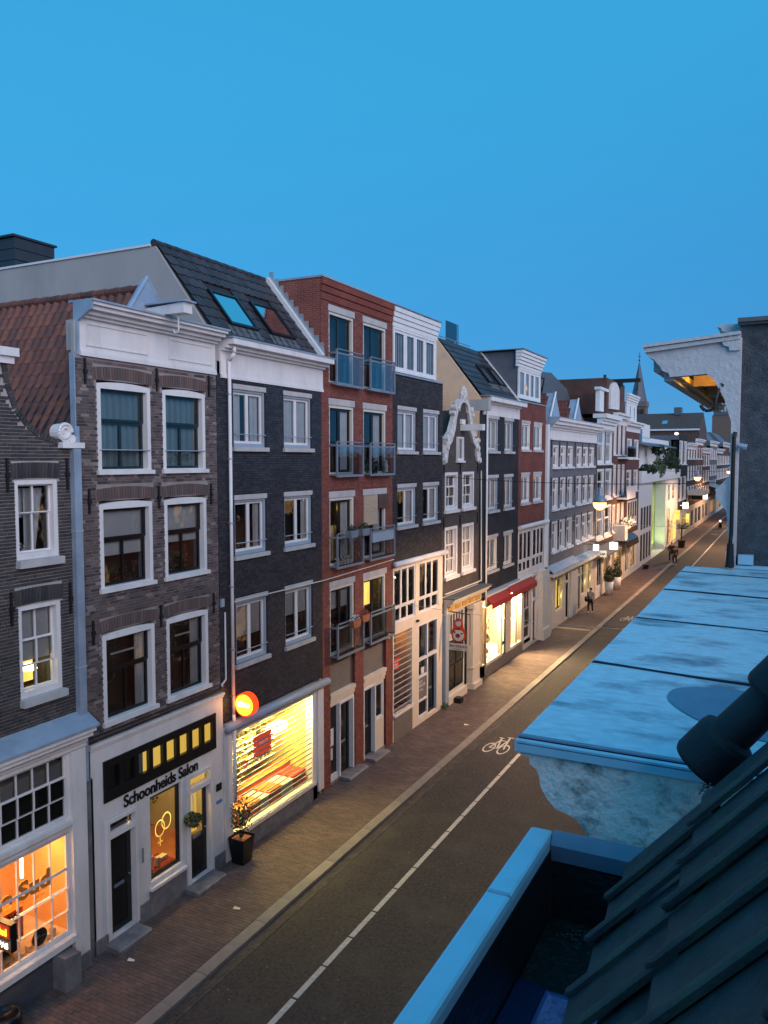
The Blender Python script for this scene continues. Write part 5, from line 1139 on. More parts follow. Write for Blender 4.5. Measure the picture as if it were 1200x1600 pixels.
cornice(h9, y0+.35, y1, ((11.35, 11.45, .1), (11.46, 11.95, .03), (11.96, 12.1, .1), (12.1, 12.25, .25), (12.25, 12.45, .45), (12.45, 12.62, .6)), ends=False); B(XF-.1, XF+.62, y0+.3, y1+.1, 12.622, 12.67).build('cornice_lead', 'lead', h9)
MB().prism([(XF-.8, 12.62), (XF+.6, 12.62), (XF+.05, 12.0), (XF+.02, 11.35), (XF-.8, 11.35)], 'y', y0+.28, y0+.345).build('lead_cheek', 'lead', h9)
for a, c, b in ((45.7, 48.0, 51.6), (51.8, 54.0, 58.4)):
    MB().prism([(a, 12.5), (b, 12.5), (c, 14.2)], 'x', -19, XF-.6).build('roof', 'red_tile_flat' if 'red_tile_flat' in M else 'slate_r', h9)
M['redroof'] = brickmat('red_tile_rows', (.19, .065, .045), (.15, .055, .04), (.05, .02, .018), axis='xz', bw=.25, bh=.3, mo=.02)
for o in h9.children:
    if o.name.startswith('roof'): o.data.materials[0] = M['redroof']
for y, lb in ((47.9, 'left pointed lead gablet on the wide grey house'), (53.7, 'right pointed lead gablet on the wide grey house')):
    t = thing('lead_gablet', (XF, y, 12.6), lb, 'gablet', 'lead gablets on the wide grey house'); MB().prism([(y-1.2, 12.66), (y+1.2, 12.66), (y, 14.2)], 'x', XF-.75, XF-.2).build('triangle', 'lead', t); MB().tube((XF-.2, y-1.2, 12.7), (XF-.2, y, 14.25), .06, 6).build('rolled_edge', 'bwhite', t)
f9 = thing('shopfront', (XF, 52, 0), 'long cream shopfront with yellow-lit windows under a lead canopy', 'shopfront')
hs9 = [(46.2, 46.9, .9, 3.0), (47.6, 49.3, .9, 3.0), (49.9, 50.6, .15, 3.0), (53.3, 53.8, .15, 3.0), (54.4, 55.8, .9, 3.1), (56.4, 57.4, .9, 3.1)]
wall_sheet(f9, 45.6, 58.6, -.01, 3.6, hs9, 'cream', x=xs, dep=.2, name='panelling')
for i, (a, b, c, d) in enumerate(hs9):
    if i in (2, 3): door(f9, a, b, c, 2.4, x=xs, glassr=(1, 2.2) if i == 2 else None, lit='lit_y', transom=3.0, frame='offwhite', slot=False)
    else: window(f9, a, b, c, d, 'offwhite', ((0, .7, 1), (.7, 1, 1)), fw=.08, sw=.04, x=xs, room='lit_shop9', dep=.06, detail=False) if 'lit_shop9' in M else None
M['lit_shop9'] = emis('lit_room_lemon', (1.0, .76, .16), 1.2, 1, .7, (.95, .66, .10))
for i, (a, b, c, d) in enumerate(hs9):
    if i not in (2, 3):
        window(f9, a, b, c, d, 'offwhite', ((0, .7, 1), (.7, 1, 1)), fw=.08, sw=.04, x=xs, room='lit_shop9', dep=.06, detail=False)
        light('shop_lamp', 'AREA', (xs+.04, (a+b)/2, 2.2), 40*(b-a), (1, .68, .25), f9, 1.2, (0, R(-75), 0), b-a)
MB().prism([(XF, 3.95), (XF+.45, 3.56), (XF+.45, 3.6), (XF, 3.95)], 'y', 45.55, 52.0).build('lead_canopy', 'lead', f9); B(XF, XF+.55, 45.6, 58.6, 3.35, 3.54).build('cornice', 'cream', f9); MB().prism([(XF, 3.75), (XF+.5, 3.55), (XF+.5, 3.58), (XF, 3.8)], 'y', 52.0, 58.6).build('lead_canopy', 'lead', f9)
MB().box(XF, xs+.2, 45.6, 46.1, 0, 3.35).box(XF, xs+.12, 51.0, 52.8, 0, 3.35).build('pier', 'offwhite', f9)
# grey slate mansard block behind the wide house
bh = thing('slate_roof_building', (-18, 50, 0), 'tall slate-clad building with a sloping roof window behind the wide grey house', 'building')
MB().prism([(42.6, 0), (42.6, 15.3), (56.0, 16.3), (60.5, 15.5), (62.6, 13.9), (62.8, 0)], 'x', -30, -15.2).build('block', 'slate', bh)
MB().quad((-15.15, 49.8, 14.6), (-15.15, 53.4, 14.7), (-15.3, 54.2, 15.75), (-15.3, 50.4, 15.6)).build('roof_window', 'sky_glass', bh)
MB().path([(-15.13, 49.8, 14.6), (-15.13, 53.4, 14.7), (-15.2, 54.2, 15.75), (-15.2, 50.4, 15.6), (-15.13, 49.8, 14.6)], .06, 6).build('window_frame', 'black', bh)

# ================================================================ the row further down the street
def row_house(label, y0, y1, z1, m, cols, rows, top=None, fm='white', shop=None, sm='cream', corn='white', roofm='slate', group=None, zshop=3.7, cw=.4, name='row_house', roof=None, x=XF, lit=()):
    h = thing(name, (x, (y0+y1)/2, 0), label, 'house', group)
    W_ = y1-y0; holes = []
    for c, d in rows:
        for k in range(cols):
            cy = y0+W_*(k+.5)/cols; ww = W_/cols*cw; holes.append((cy-ww, cy+ww, c, d))
    wall_sheet(h, y0, y1, zshop, z1, holes, m, x=x)
    for i, (a, b, c, d) in enumerate(holes):
        window(h, a, b, c, d, fm, ((0, .6, 1), (.6, 1, 1)) if d-c > 1.6 else ((0, 1, 2),), fw=.14, sw=.09, bw=.12, dep=.15, detail=False, x=x, sill=(.1, .12, .12, 'bwhite'), front=0, room='lit_w' if i in lit else 'dark_room', curt=[('full',)] if (i*7+int(y0)) % 3 else None)
    prof = roof or [(x-.02, z1-.05), (-21, z1-.05)]
    body(h, y0+.01, y1-.01, [(x-1.0, zshop), (x-1.0, z1-.6), (x-.02, z1-.6)] + prof + [(-21, zshop)], roofm)
    B(-21, x-.6, y0+.01, y1-.01, 0, zshop-.002).build('party_wall', roofm, h)
    if corn: cornice(h, y0, y1, ((z1-.6, z1-.1, .06), (z1-.1, z1+.12, .35), (z1+.12, z1+.28, .5)), corn, x=x, ends=False)
    nb_ = shop or []; wall_sheet(h, y0, y1, -.02, zshop-.003, [(y0+W_*a, y0+W_*b, c, d) for a, b, c, d, l in nb_], sm, x=x+.03, dep=.2, name='shopfront')
    for a, b, c, d, l in nb_: window(h, y0+W_*a, y0+W_*b, c, d, 'offwhite' if sm != 'black' else 'black', ((0, 1, 2),) if (b-a)*W_ > 1.3 else ((0, 1, 1),), fw=.08, sw=.05, x=x+.03, dep=.06, room=l, detail=False, name='shop_window')
    return h
R3 = ((10.3, 12.0), (7.4, 9.3), (4.5, 6.5))
h10 = row_house('narrow dark house with pale blue-white windows and a dentilled cornice', 58.7, 64.4, 12.9, 'bdark', 2, ((9.9, 12.4), (7.2, 9.5), (4.3, 6.7)), fm='bwhite', shop=[(.1, .4, .7, 2.9, 'dark_room'), (.5, .9, .7, 2.9, 'lit_w')], sm='white', corn='bwhite', cw=.42)
mb = MB()
for i in range(14): mb.box(XF+.06, XF+.3, 58.9+i*.4, 59.1+i*.4, 12.4, 12.7)
tag(mb.build('dentils', 'bwhite', h10), kind='stuff')
B(XF-.3, XF+.7, 58.6, 64.5, 13.2, 13.5).build('gutter', 'bwhite', h10)
cp = MB().prism([(XF, 3.6), (XF+.9, 3.2), (XF+.9, 3.3), (XF, 3.75)], 'y', 58.6, 64.3).build('canopy', 'slate', h10)
h11 = row_house('tall brown brick warehouse with a white arched attic window and roof hoist beam', 64.45, 70.0, 13.6, 'b11', 3, ((10.6, 13.0), (7.3, 9.8), (4.4, 6.6)), shop=[(.05, .3, .4, 3.1, 'lit_w'), (.4, .9, .4, 3.1, 'lit_w')], cw=.3, lit=(6, 7))
mb = MB().box(-20, XF-.1, 62.2, 69.6, 13.7, 16.4); mb.build('attic_storey', 'b11', h11)
arcp = [(63.1, 14.1), (66.6, 14.2), (66.6, 15.6)] + [(64.85+1.75*math.cos(t), 15.5+.75*math.sin(t)) for t in [math.pi*i/8 for i in range(1, 8)]] + [(63.1, 15.6)]
MB().prism(arcp, 'x', XF-.2, XF+.06).build('arched_window', 'white', h11)
for y in (63.9, 64.85, 65.8): B(XF+.06, XF+.08, y-.28, y+.28, 14.35, 15.55).build('pane', 'glass_dark' if 'glass_dark' in M else 'curtain', h11)
B(XF-.35, XF-.05, 59.6, 61.1, 13.75, 15.3).build('dormer', 'bwhite', h11); B(XF-.4, XF+.05, 59.4, 62.4, 15.3, 15.5).build('dormer_cornice', 'bwhite', h11)
hb = thing('hoist_beam', (XF, 66, 16.4), 'dark hoisting beam with hook on top of the brown brick warehouse', 'hoist beam')
MB().box(XF-1.5, XF+1.6, 66.8, 67.1, 16.4, 16.7).box(XF-.6, XF+.2, 66.6, 67.3, 16.1, 16.4).build('beam', 'iron', hb); MB().path([(XF+1.4, 66.95, 16.4), (XF+1.4, 66.95, 15.9), (XF+1.25, 66.95, 15.7)], .04).build('hook', 'iron', hb)
MB().tube((XF-1.2, 66.9, 16.7), (XF-1.2, 66.9, 17.1), .12).build('finial', 'iron', hb)
bal = thing('balcony', (XF+.4, 67.5, 7), 'white ornate balcony with plants on the brown brick warehouse', 'balcony')
for z in (10.4, 7.1): B(XF, XF+.8, 66.6, 70.6, z-.15, z).build('slab', 'white', bal); B(XF+.76, XF+.8, 66.6, 70.6, z, z+.9).build('parapet', 'white' if z < 8 else 'bal_glass', bal)
B(XF, XF+.9, 65.4, 66.6, 3.7, 4.9).build('ac_unit', 'offwhite', bal); MB().leaves((XF+.6, 68.5, 5.0), (.5, 1.8, .5), 300, .22).build('flowers', 'flowers', bal)
aw = thing('awning', (XF, 68.5, 3.6), 'dark curved awning over the amber-lit shop below the balcony', 'awning')
MB().prism([(XF, 3.9), (XF+.5, 3.8), (XF+.85, 3.5), (XF+.95, 3.0), (XF+.9, 3.0), (XF+.78, 3.45), (XF+.45, 3.72), (XF, 3.82)], 'y', 66.5, 72).build('cloth', 'black', aw)
h12 = row_house('purple-red brick house with paired white windows and boarded dormer', 70.05, 77.0, 13.2, 'b12', 2, R3[:2], shop=[(.1, .35, .4, 3.3, 'lit_w'), (.45, .85, .5, 3.3, 'lit_w')], cw=.33, sm='white')
window(h12, 71.2, 76.0, 4.2, 6.6, 'white', ((0, .3, 4), (.3, 1, 4)), fw=.08, sw=.08, bw=.25, x=XF+.06, dep=.06, detail=False)
B(-19, XF-.1, 69.7, 75.2, 13.3, 15.1).build('dormer', 'slate', h12)
for i in range(4): B(XF-.1, XF+.05+i*.06, 69.9-.0, 75.2+i*.1, 15.05+i*.2, 15.22+i*.2).build('board', 'bwhite', h12)
B(XF-.1, XF+.02, 70.1, 75.0, 13.4, 15.04).build('dormer_front', 'bwhite', h12)
for y in (71.6, 73.6): B(XF+.021, XF+.03, y, y+.25, 13.7, 14.8).build('pane', 'slate', h12)
# white building with a roof terrace
hw = thing('white_building', (XF, 92, 0), 'white plastered building with roof terrace, plants and a tall green-lit recess', 'building')
holes = [(85.5, 95.3, 0, 7.9)]
wall_sheet(hw, 77.05, 106.3, -.02, 8.02, holes, 'bwhite', dep=1.2)
B(-21, XF-.05, 77.05, 106.3, 7.9, 8.0).build('slab', 'bwhite', hw)
MB().box(XF-.2, XF+.25, 77.05, 106.4, 7.95, 9.1).build('terrace_parapet', 'bwhite', hw)
wall_sheet(hw, 77.1, 106.2, 9.0, 12.5, [(79, 80.3, 9.3, 11.3), (81, 82.3, 9.3, 11.3)], 'bwhite', x=XF-1.2)
for a in (79, 81): window(hw, a, a+1.3, 9.3, 11.3, 'white', x=XF-1.2, detail=False)
B(-21, XF-1.5, 77.1, 106.2, 8, 12.45).build('block', 'bwhite', hw)
B(-20, XF-1.2, 74.5, 90.9, 12.45, 13.9).build('penthouse', 'bwhite', hw); window(hw, 82.5, 86.0, 11.6, 13.5, 'bwhite', fw=.2, x=XF-1.15, detail=False, rdep=.03, dep=.02, front=.04)
MB().prism([(XF-1.3, 11.9), (XF+.4, 11.5), (XF+.4, 11.6), (XF-1.3, 12.05)], 'y', 77.5, 101).build('terrace_awning', 'slate', hw)
M['greenwall'] = mat('green_panel', (.30, .48, .18), .6, var=.3, stretch=(1, 3, .1)); M['stripe'] = mat('striped_panel', (.06, .09, .10), .5, var=.8, vs=2, stretch=(1, 2, 3))
B(-14.0, -13.6, 88.8, 95.3, 0, 7.9).build('green_wall', 'greenwall', hw); B(-14.0, -13.2, 85.5, 88.7, 0, 7.9).build('striped_wall', 'stripe', hw)
light('recess_light', 'AREA', (XF-.5, 92, .5), 140, (.85, 1, .4), hw, 1.0, (0, R(-160), 0), 5)
mb = MB()
for y in (78.5, 80.2, 81.9, 83.6): mb.box(XF, XF+.02, y, y+1.0, .5, 3.0).box(XF, XF+.02, y, y+1.0, 3.5, 5.6)
mb.build('dark_glazing', 'dark_room', hw)
for a, b, c, d in ((97, 99, 5.4, 7.4), (100.5, 103, 5.4, 7.4), (97, 99, .3, 4.6)): window(hw, a, b, c, d, 'white', x=XF+.03, detail=False, rdep=.02, dep=.02)
for a, b, l in ((98.5, 100.5, 'lit_w'), (102, 104.5, 'lit_y')): B(XF+.03, XF+.06, a, b, .5, 2.9).build('lit_window', l, hw)
for i, (y, z, r, m, lb) in enumerate(((80.5, 9.3, .55, 'leaf_d', 'dark clipped plants on the left of the white terrace parapet'), (83.5, 9.2, .6, 'leaf_d', 'second dark clipped shrub on the white terrace parapet'), (89, 9.3, 1.3, 'leaf', 'olive-brown round bush hanging over the white terrace parapet'), (88, 11.2, .7, 'leaf_d', 'dark small tree crown on the white roof terrace'), (97.0, 10.3, 1.6, 'leaf_d', 'large grey-green shrub at the right of the white roof terrace'), (102, 9.5, 1.3, 'leaf_d', 'low dark hedge at the right end of the white roof terrace'))):
    t = thing('terrace_plant', (XF, y, z), lb, 'plant', 'plants on the white roof terrace'); MB().leaves((XF+.1, y, z), (.7, r*1.4, r*.8), int(330*r), .32).build('foliage', m, t); MB().tube((XF, y, 8.6), (XF, y, z), .05, 6).build('stem', 'slate_r', t)
for lb, p in (('round lamp glowing on the white roof terrace', (XF+.1, 90, 11.4)), ('small bright lamp under the brown roof behind the terrace', (XF-1, 112, 13.6))):
    tag(MB().lathe([(0, -.2), (.25, -.1), (.25, .1), (0, .2)], p[0], p[1], 10, p[2]).build('wall_lamp', 'litwhite'), lb, 'lamp')
# long brown-roofed block behind
br = thing('brown_roof_building', (-16, 124, 0), 'long building with a brown tiled roof and a chimney behind the white building', 'building')
MB().prism([(132, 0), (132, 15.0), (138, 17.7), (144, 15.0), (144, 0)], 'x', -24, -12.6).build('block', 'slate_r', br)
B(-17, -15.9, 137, 139, 17.4, 18.6).build('chimney', 'slate', br); B(-24, -12.55, 131.7, 131.95, 14.7, 14.95).build('white_gutter', 'bwhite', br); MB().quad((-18.4, 133.8, 15.85), (-17.6, 133.8, 15.85), (-17.6, 135, 16.4), (-18.4, 135, 16.4)).build('skylight', 'sky_glass', br)
# houses after it
row_house('dark blue-grey house with white bay windows beyond the white building', 106.4, 115.5, 13.3, 'b7', 2, ((9.6, 12.6), (5.0, 8.0)), cw=.38, corn=None, shop=[(.1, .4, .5, 3, 'lit_w'), (.55, .9, .5, 3, 'lit_y')])
row_house('brown brick house with a flat lit canopy at the far street', 115.6, 126, 12.2, 'bdark', 3, R3, cw=.32, shop=[(.1, .45, .5, 3, 'lit_y'), (.55, .9, .5, 3, 'dark_room')], roof=[(XF-.02, 12.1), (-21, 12.1)])
row_house('dark plum brick house between two brown ones at the far street', 126.1, 137, 13.0, 'b12', 3, R3, cw=.3, shop=[(.1, .4, .5, 3, 'dark_room'), (.5, .9, .5, 3, 'lit_w')], roof=[(XF-.02, 12.9), (-21, 12.9)])
row_house('warm brown brick house with white cornice far down the street', 137.1, 150, 11.8, 'b11', 3, ((9.2, 11), (6.6, 8.4), (4.4, 5.9)), cw=.3, shop=[(.1, .4, .5, 3, 'lit_w'), (.5, .9, .5, 3, 'dark_room')], roof=[(XF-.02, 11.7), (-21, 11.7)])
row_house('grey house with white window frames near the striped awning', 150.1, 165, 13.2, 'b9', 4, R3, cw=.3, shop=[(.1, .9, .5, 3, 'lit_w')], roof=[(XF-.02, 13.1), (-14.5, 15.6), (-21, 15.6)])
for i, (a, b, zt, m, lb) in enumerate(((165.1, 180, 12, 'bdark', 'dark brick house just behind the striped awning'), (180.1, 200, 13.5, 'b11', 'red-brown house closing in the left side of the far street'), (200.1, 225, 12.5, 'b7', 'darkest distant house of the left row'))):
    row_house(lb, a, b, zt, m, 4, ((9.2, 11), (6.4, 8.4)), cw=.3, shop=[(.1, .9, .5, 3, 'lit_w')], roof=[(XF-.02, zt-.1), (-15, zt+2.4), (-21, zt+2.4)])
# cross row closing the view
for i, (xa, xb, zt, m, lb) in enumerate(((-12.2, -7.5, 13, 'b12', 'plum brick house closing the end of the street on the left'), (-7.4, -2, 14, 'bdark', 'dark brick house closing the end of the street in the middle'), (-1.9, 5, 12.5, 'b11', 'brown house closing the end of the street on the right'))):
    t = thing('distant_house', ((xa+xb)/2, 262, 0), lb, 'house', 'houses closing the end of the street'); MB().box(xa, xb, 262, 272, 0, zt).build('wall', m, t); MB().prism([(xa, zt), (xb, zt), ((xa+xb)/2, zt+3)], 'y', 262, 272).build('roof', 'slate_r', t)
    for a in (.2, .5, .8):
        for z in (4.5, 7.5, 10.2): B(xa+(xb-xa)*a-.4, xa+(xb-xa)*a+.4, 261.9, 262, z, z+1.7).build('window', 'white', t); B(xa+(xb-xa)*a-.3, xa+(xb-xa)*a+.3, 261.86, 261.89, z+.1, z+1.6).build('pane', 'lit_w' if (z < 5 and a < .6) else 'dark_room', t)
# striped awning and distant signs
sa = thing('striped_awning', (XF+.8, 158, 3.5), 'black and white striped curved awning far down the street', 'awning')
for i in range(10): 
    P = [(XF, 5.6), (XF+1.2, 5.2), (XF+2.1, 4.2), (XF+2.3, 3.0), (XF+2.2, 3.0), (XF+2.0, 4.1), (XF+1.1, 5.1), (XF, 5.5)]
    MB().prism(P, 'y', 150+i*1.3, 151.3+i*1.3).build('stripe', 'white' if i % 2 else 'black', sa)
for i, (y, z, w_, h_, m, lb) in enumerate(((101, 3.6, .6, 1.1, 'lit_y', 'tall warm yellow light box on the pale building'), (109, 4.3, .7, .8, 'litwhite', 'round-looking white lit sign beyond the white building'), (113, 2.4, .4, 1.2, 'lit_y', 'small yellow lit sign low on the far row'), (120, 5.0, 1.4, .8, 'black', 'black hanging board far down the street'), (132, 4.5, 1, .8, 'litwhite', 'small white projecting sign on the plum brick house'), (146, 4.4, 1, .7, 'black', 'dark projecting board on the warm brown house'))):
    t = tag(MB().box(XF+.3, XF+.3+w_, y, y+.25, z-h_/2, z+h_/2).tube((XF, y+.1, z), (XF+.3, y+.1, z), .04, 6).build('projecting_sign', m), lb, 'sign', 'signs along the far row')
tag(B(XF, XF+2.2, 117, 124, 5.3, 5.9).build('flat_canopy', 'cream'), 'pale flat canopy projecting over the far pavement', 'canopy')
# LAB signs
for X_, y, z, w_, h_, m, lb, tx in ((XF+.65, 55.0, 4.2, .36, .42, 'litwhite', 'left of the two glowing white light boxes above the LAB board', ''), (XF+1.35, 57.0, 4.15, .55, .5, 'litwhite', 'right glowing white light box sticking out over the pavement', ''), (XF+.85, 56.2, 3.65, .46, .46, 'offwhite', 'small white board reading LAB', 'LAB')):
    t = thing('light_box_sign' if not tx else 'name_board_sign', (X_, y, z), lb, 'sign'); B(X_, X_+w_, y, y+.15, z-h_/2, z+h_/2).build('panel', m, t); MB().tube((XF, y+.08, z+h_/2), (X_, y+.08, z+h_/2), .02, 6).build('bracket', 'iron', t)
    if tx: text(tx, .2, (X_+.04, y-.01, z-.07), ROT_Y, 'black', t, ext=.003, off=.01)
light('sign_glow', 'POINT', (XF+1.6, 55.5, 4.2), 60, (1, .85, .65), None, .3)
# topiary
for i, (x, y, h_, lb) in enumerate(((-11.95, 61.2, .95, 'left clipped dark bush in a tall white planter by the LAB shop'), (-11.9, 64.0, 1.35, 'right taller cone-shaped bush in a white planter by the LAB shop'))):
    t = thing('topiary_planter', (x, y, 0), lb, 'planter', 'white planters with clipped bushes'); MB().lathe([(0, 0), (.25, 0), (.34, 1.0), (.30, 1.0), (.28, .92), (0, .92)], x, y, 16).build('pot', 'white', t, smooth=True)
    mb = MB().leaves((x, y, 1.3), (.42, .42, .42), 700, .11); mb.leaves((x, y, 1.3+h_*.5), (.27, .27, h_*.45), 420, .10); mb.build('foliage', 'leaf_d', t)
tag(MB().lathe([(0, 0), (.25, 0), (.3, .4), (0, .4)], -11.8, 77.5, 12).build('planter_pot', 'black'), 'small black pot by the amber-lit shop', 'planter')
pl = thing('street_palm', (-11.0, 101, 0), 'spiky potted palm standing behind the two walkers', 'plant'); MB().lathe([(0, 0), (.35, 0), (.45, .9), (0, .9)], -11.0, 98, 12).build('pot', 'black', pl)
mb = MB()
for i in range(40):
    t = i*2.4; e = random.uniform(.4, 1.3); mb.tube((-11.0, 98, 2.2), (-11.0+e*math.cos(t), 98+e*math.sin(t), 2.2+random.uniform(-.1, .9)), .05, 3, .01)
mb.tube((-11.0, 98, .9), (-11.0, 98, 2.2), .08, 6); mb.build('fronds', 'leaf_d', pl)

# ================================================================ towers on the skyline
tp = thing('church_spire', (-32.9, 200, 0), 'slate church spire with a brick tower rising behind the far roofs', 'church tower')
M['towerbrick'] = mat('tower_brick', (.16, .12, .10), .85)
B(-34.6, -31.0, 198.3, 201.9, 0, 22.8).build('tower', 'towerbrick', tp); B(-34.8, -30.8, 198.1, 202.1, 22.8, 24.0).build('belfry', 'panel_grey', tp)
for k in range(3): B(-34.3+k*1.15, -33.7+k*1.15, 198.0, 198.09, 20.6, 22.2).build('opening', 'dark_room', tp)
n = 8; mb = MB(); prof = [(2.75, 24.0), (1.9, 26.0), (0.04, 35.2)]
mb.lathe([(2.05, 23.9), (1.75, 25.0), (.06, 33.6)], -32.9, 200.1, 8); mb.build('spire', 'slate', tp)
MB().tube((-32.9, 200, 32.6), (-32.9, 200, 35.8), .08, 6).box(-33.25, -32.55, 199.9, 200.1, 34.7, 34.85).lathe([(0, -.3), (.3, 0), (0, .3)], -32.9, 200, 8, 33.9).build('finial', 'slate', tp)
tw2 = thing('square_tower', (-24, 300, 0), 'square stone tower with a gridded belfry far behind the street', 'tower')
B(-24.6, -18.4, 300, 306, 0, 25.5).build('shaft', 'towerbrick', tw2); B(-24.2, -18.8, 299.8, 306, 25.5, 31.5).build('belfry', 'slate', tw2); B(-24.7, -18.3, 299.6, 306.3, 31.5, 32.2).build('cap', 'slate', tw2)
for i in range(5):
    for j in range(2): B(-23.7+i*1.0, -23.2+i*1.0, 299.7, 299.79, 26.6+j*2.4, 28.4+j*2.4).build('louvre', 'blind', tw2)
for i, (x, y, w_, d_, zt, rm, lb) in enumerate(((-26, 215, 9, 20, 17, 'slate_r', 'distant red-brown roofed house left of the square tower'), (-20, 236, 8, 12, 16, 'slate', 'distant slate-roofed house beneath the square tower'))):
    t = thing('distant_house', (x, y, 0), lb, 'house', 'distant houses on the skyline'); B(x-w_/2, x+w_/2, y, y+d_, 0, zt-2).build('wall', 'offwhite', t); MB().prism([(x-w_/2-.3, zt-2), (x+w_/2+.3, zt-2), (x, zt+1.6)], 'y', y-.2, y+d_).build('roof', rm, t)
    for k in (-1.5, 1.5): B(x+k-.5, x+k+.5, y-.1, y-.02, zt-4.6, zt-2.8).build('window', 'slate', t)

# ================================================================ street lamps on wires
def wire(label, pts, r=.012, m='iron'):
    t = tag(MB().path(pts, r, 5).build('cable', m), label, 'cable'); return t
def sag(x0, x1, y, z0, z1, s, n=12, y1=None):
    y1 = y if y1 is None else y1
    return [(x0+(x1-x0)*i/n, y+(y1-y)*i/n, z0+(z1-z0)*i/n - s*4*(i/n)*(1-i/n)) for i in range(n+1)]
def street_lamp(x, y, z, label, zw):
    t = thing('street_lamp', (x, y, z), label, 'street lamp', 'hanging street lamps over the road')
    MB().lathe([(0, .62), (.07, .62), (.09, .58), (.09, .36), (.12, .30), (.24, .18), (.27, .08), (.26, .06), (0, .06)], x, y, 20, z).build('housing', 'metal', t, smooth=True)
    MB().lathe([(.235, .058), (.24, .0), (.19, -.12), (.1, -.2), (0, -.22)], x, y, 20, z).build('globe', 'lampglass', t, smooth=True)
    MB().tube((x, y, z+.6), (x, y, zw), .012, 6).build('hanger', 'iron', t)
    light('lamp_light', 'SPOT', (x, y, z-.24), 1100 if y < 10 else (4800 if y < 50 else 9000), (1.0, .68, .44) if y < 10 else ((1.0, .60, .32) if y < 50 else (1.0, .54, .24)), t, .15, spot=172)
for i, (y, z, lb) in enumerate(((-4, 8.5, 'warm hanging street lamp behind the viewpoint'), (30, 8.55, 'nearest warm hanging street lamp in front of the grey house'), (65, 8.8, 'second warm hanging street lamp before the brown facades'), (100, 8.8, 'third warm hanging street lamp beside the white gable end'), (135, 8.8, 'farthest warm hanging street lamp down the street'))):
    street_lamp(-6.25, y, z, lb, 9.33 if y > 0 else 9.3)
    wire('thin black span wire carrying the %s street lamp' % ['rear', 'nearest', 'second', 'third', 'farthest'][i], sag(XF+.02, -.5, y, 9.5, 9.5, .2))
wire('thin cable running along the black and red brick fronts', [(XF+.1, 16.0, 6.62), (XF+.12, 20.5, 6.58), (XF+.12, 25.2, 6.68)], .016, 'offwhite')
wire('pale thin cable crossing the street from the cream timber front', sag(XF+.05, -.5, 26.3, 4.9, 4.9, .2), .009, 'offwhite')
wire('lamp-lit thin cable crossing the street by the wide grey house', sag(XF+.05, -.5, 47.7, 6.6, 6.5, .15), .014, 'offwhite')
tag(MB().box(XF, XF+.06, 15.66, 15.78, 6.55, 6.75).build('junction_box', 'bluegrey'), 'small grey junction box on the black brick strip beside the purple house', 'junction box')

# crossing sign
cs = thing('crossing_sign', (-2.35, 42, 0), 'blue square pedestrian crossing sign with white triangle at the right kerb', 'sign')
M['sblue'] = mat('sign_blue', (.02, .12, .42), .4)
x, y, z = -2.30, 40, 5.72
MB().tube((x+.25, y+.05, 0), (x+.25, y+.05, z+.3), .04, 8).build('post', 'metal', cs); B(x-.25, x+.25, y, y+.02, z-.25, z+.25).build('border', 'white', cs); B(x-.22, x+.22, y-.01, y-.002, z-.22, z+.22).build('plate', 'sblue', cs)
MB().prism([(x-.18, z-.16), (x+.18, z-.16), (x, z+.17)], 'y', y-.02, y-.011).build('triangle', 'white', cs)
MB().tube((x, y-.028, z+.04), (x, y-.021, z+.04), .025, 8).prism([(x-.02, z+.02), (x+.02, z+.02), (x+.05, z-.12), (x+.02, z-.12), (x, z-.04), (x-.04, z-.12), (x-.06, z-.1)], 'y', y-.028, y-.021).build('walking_figure', 'black', cs)

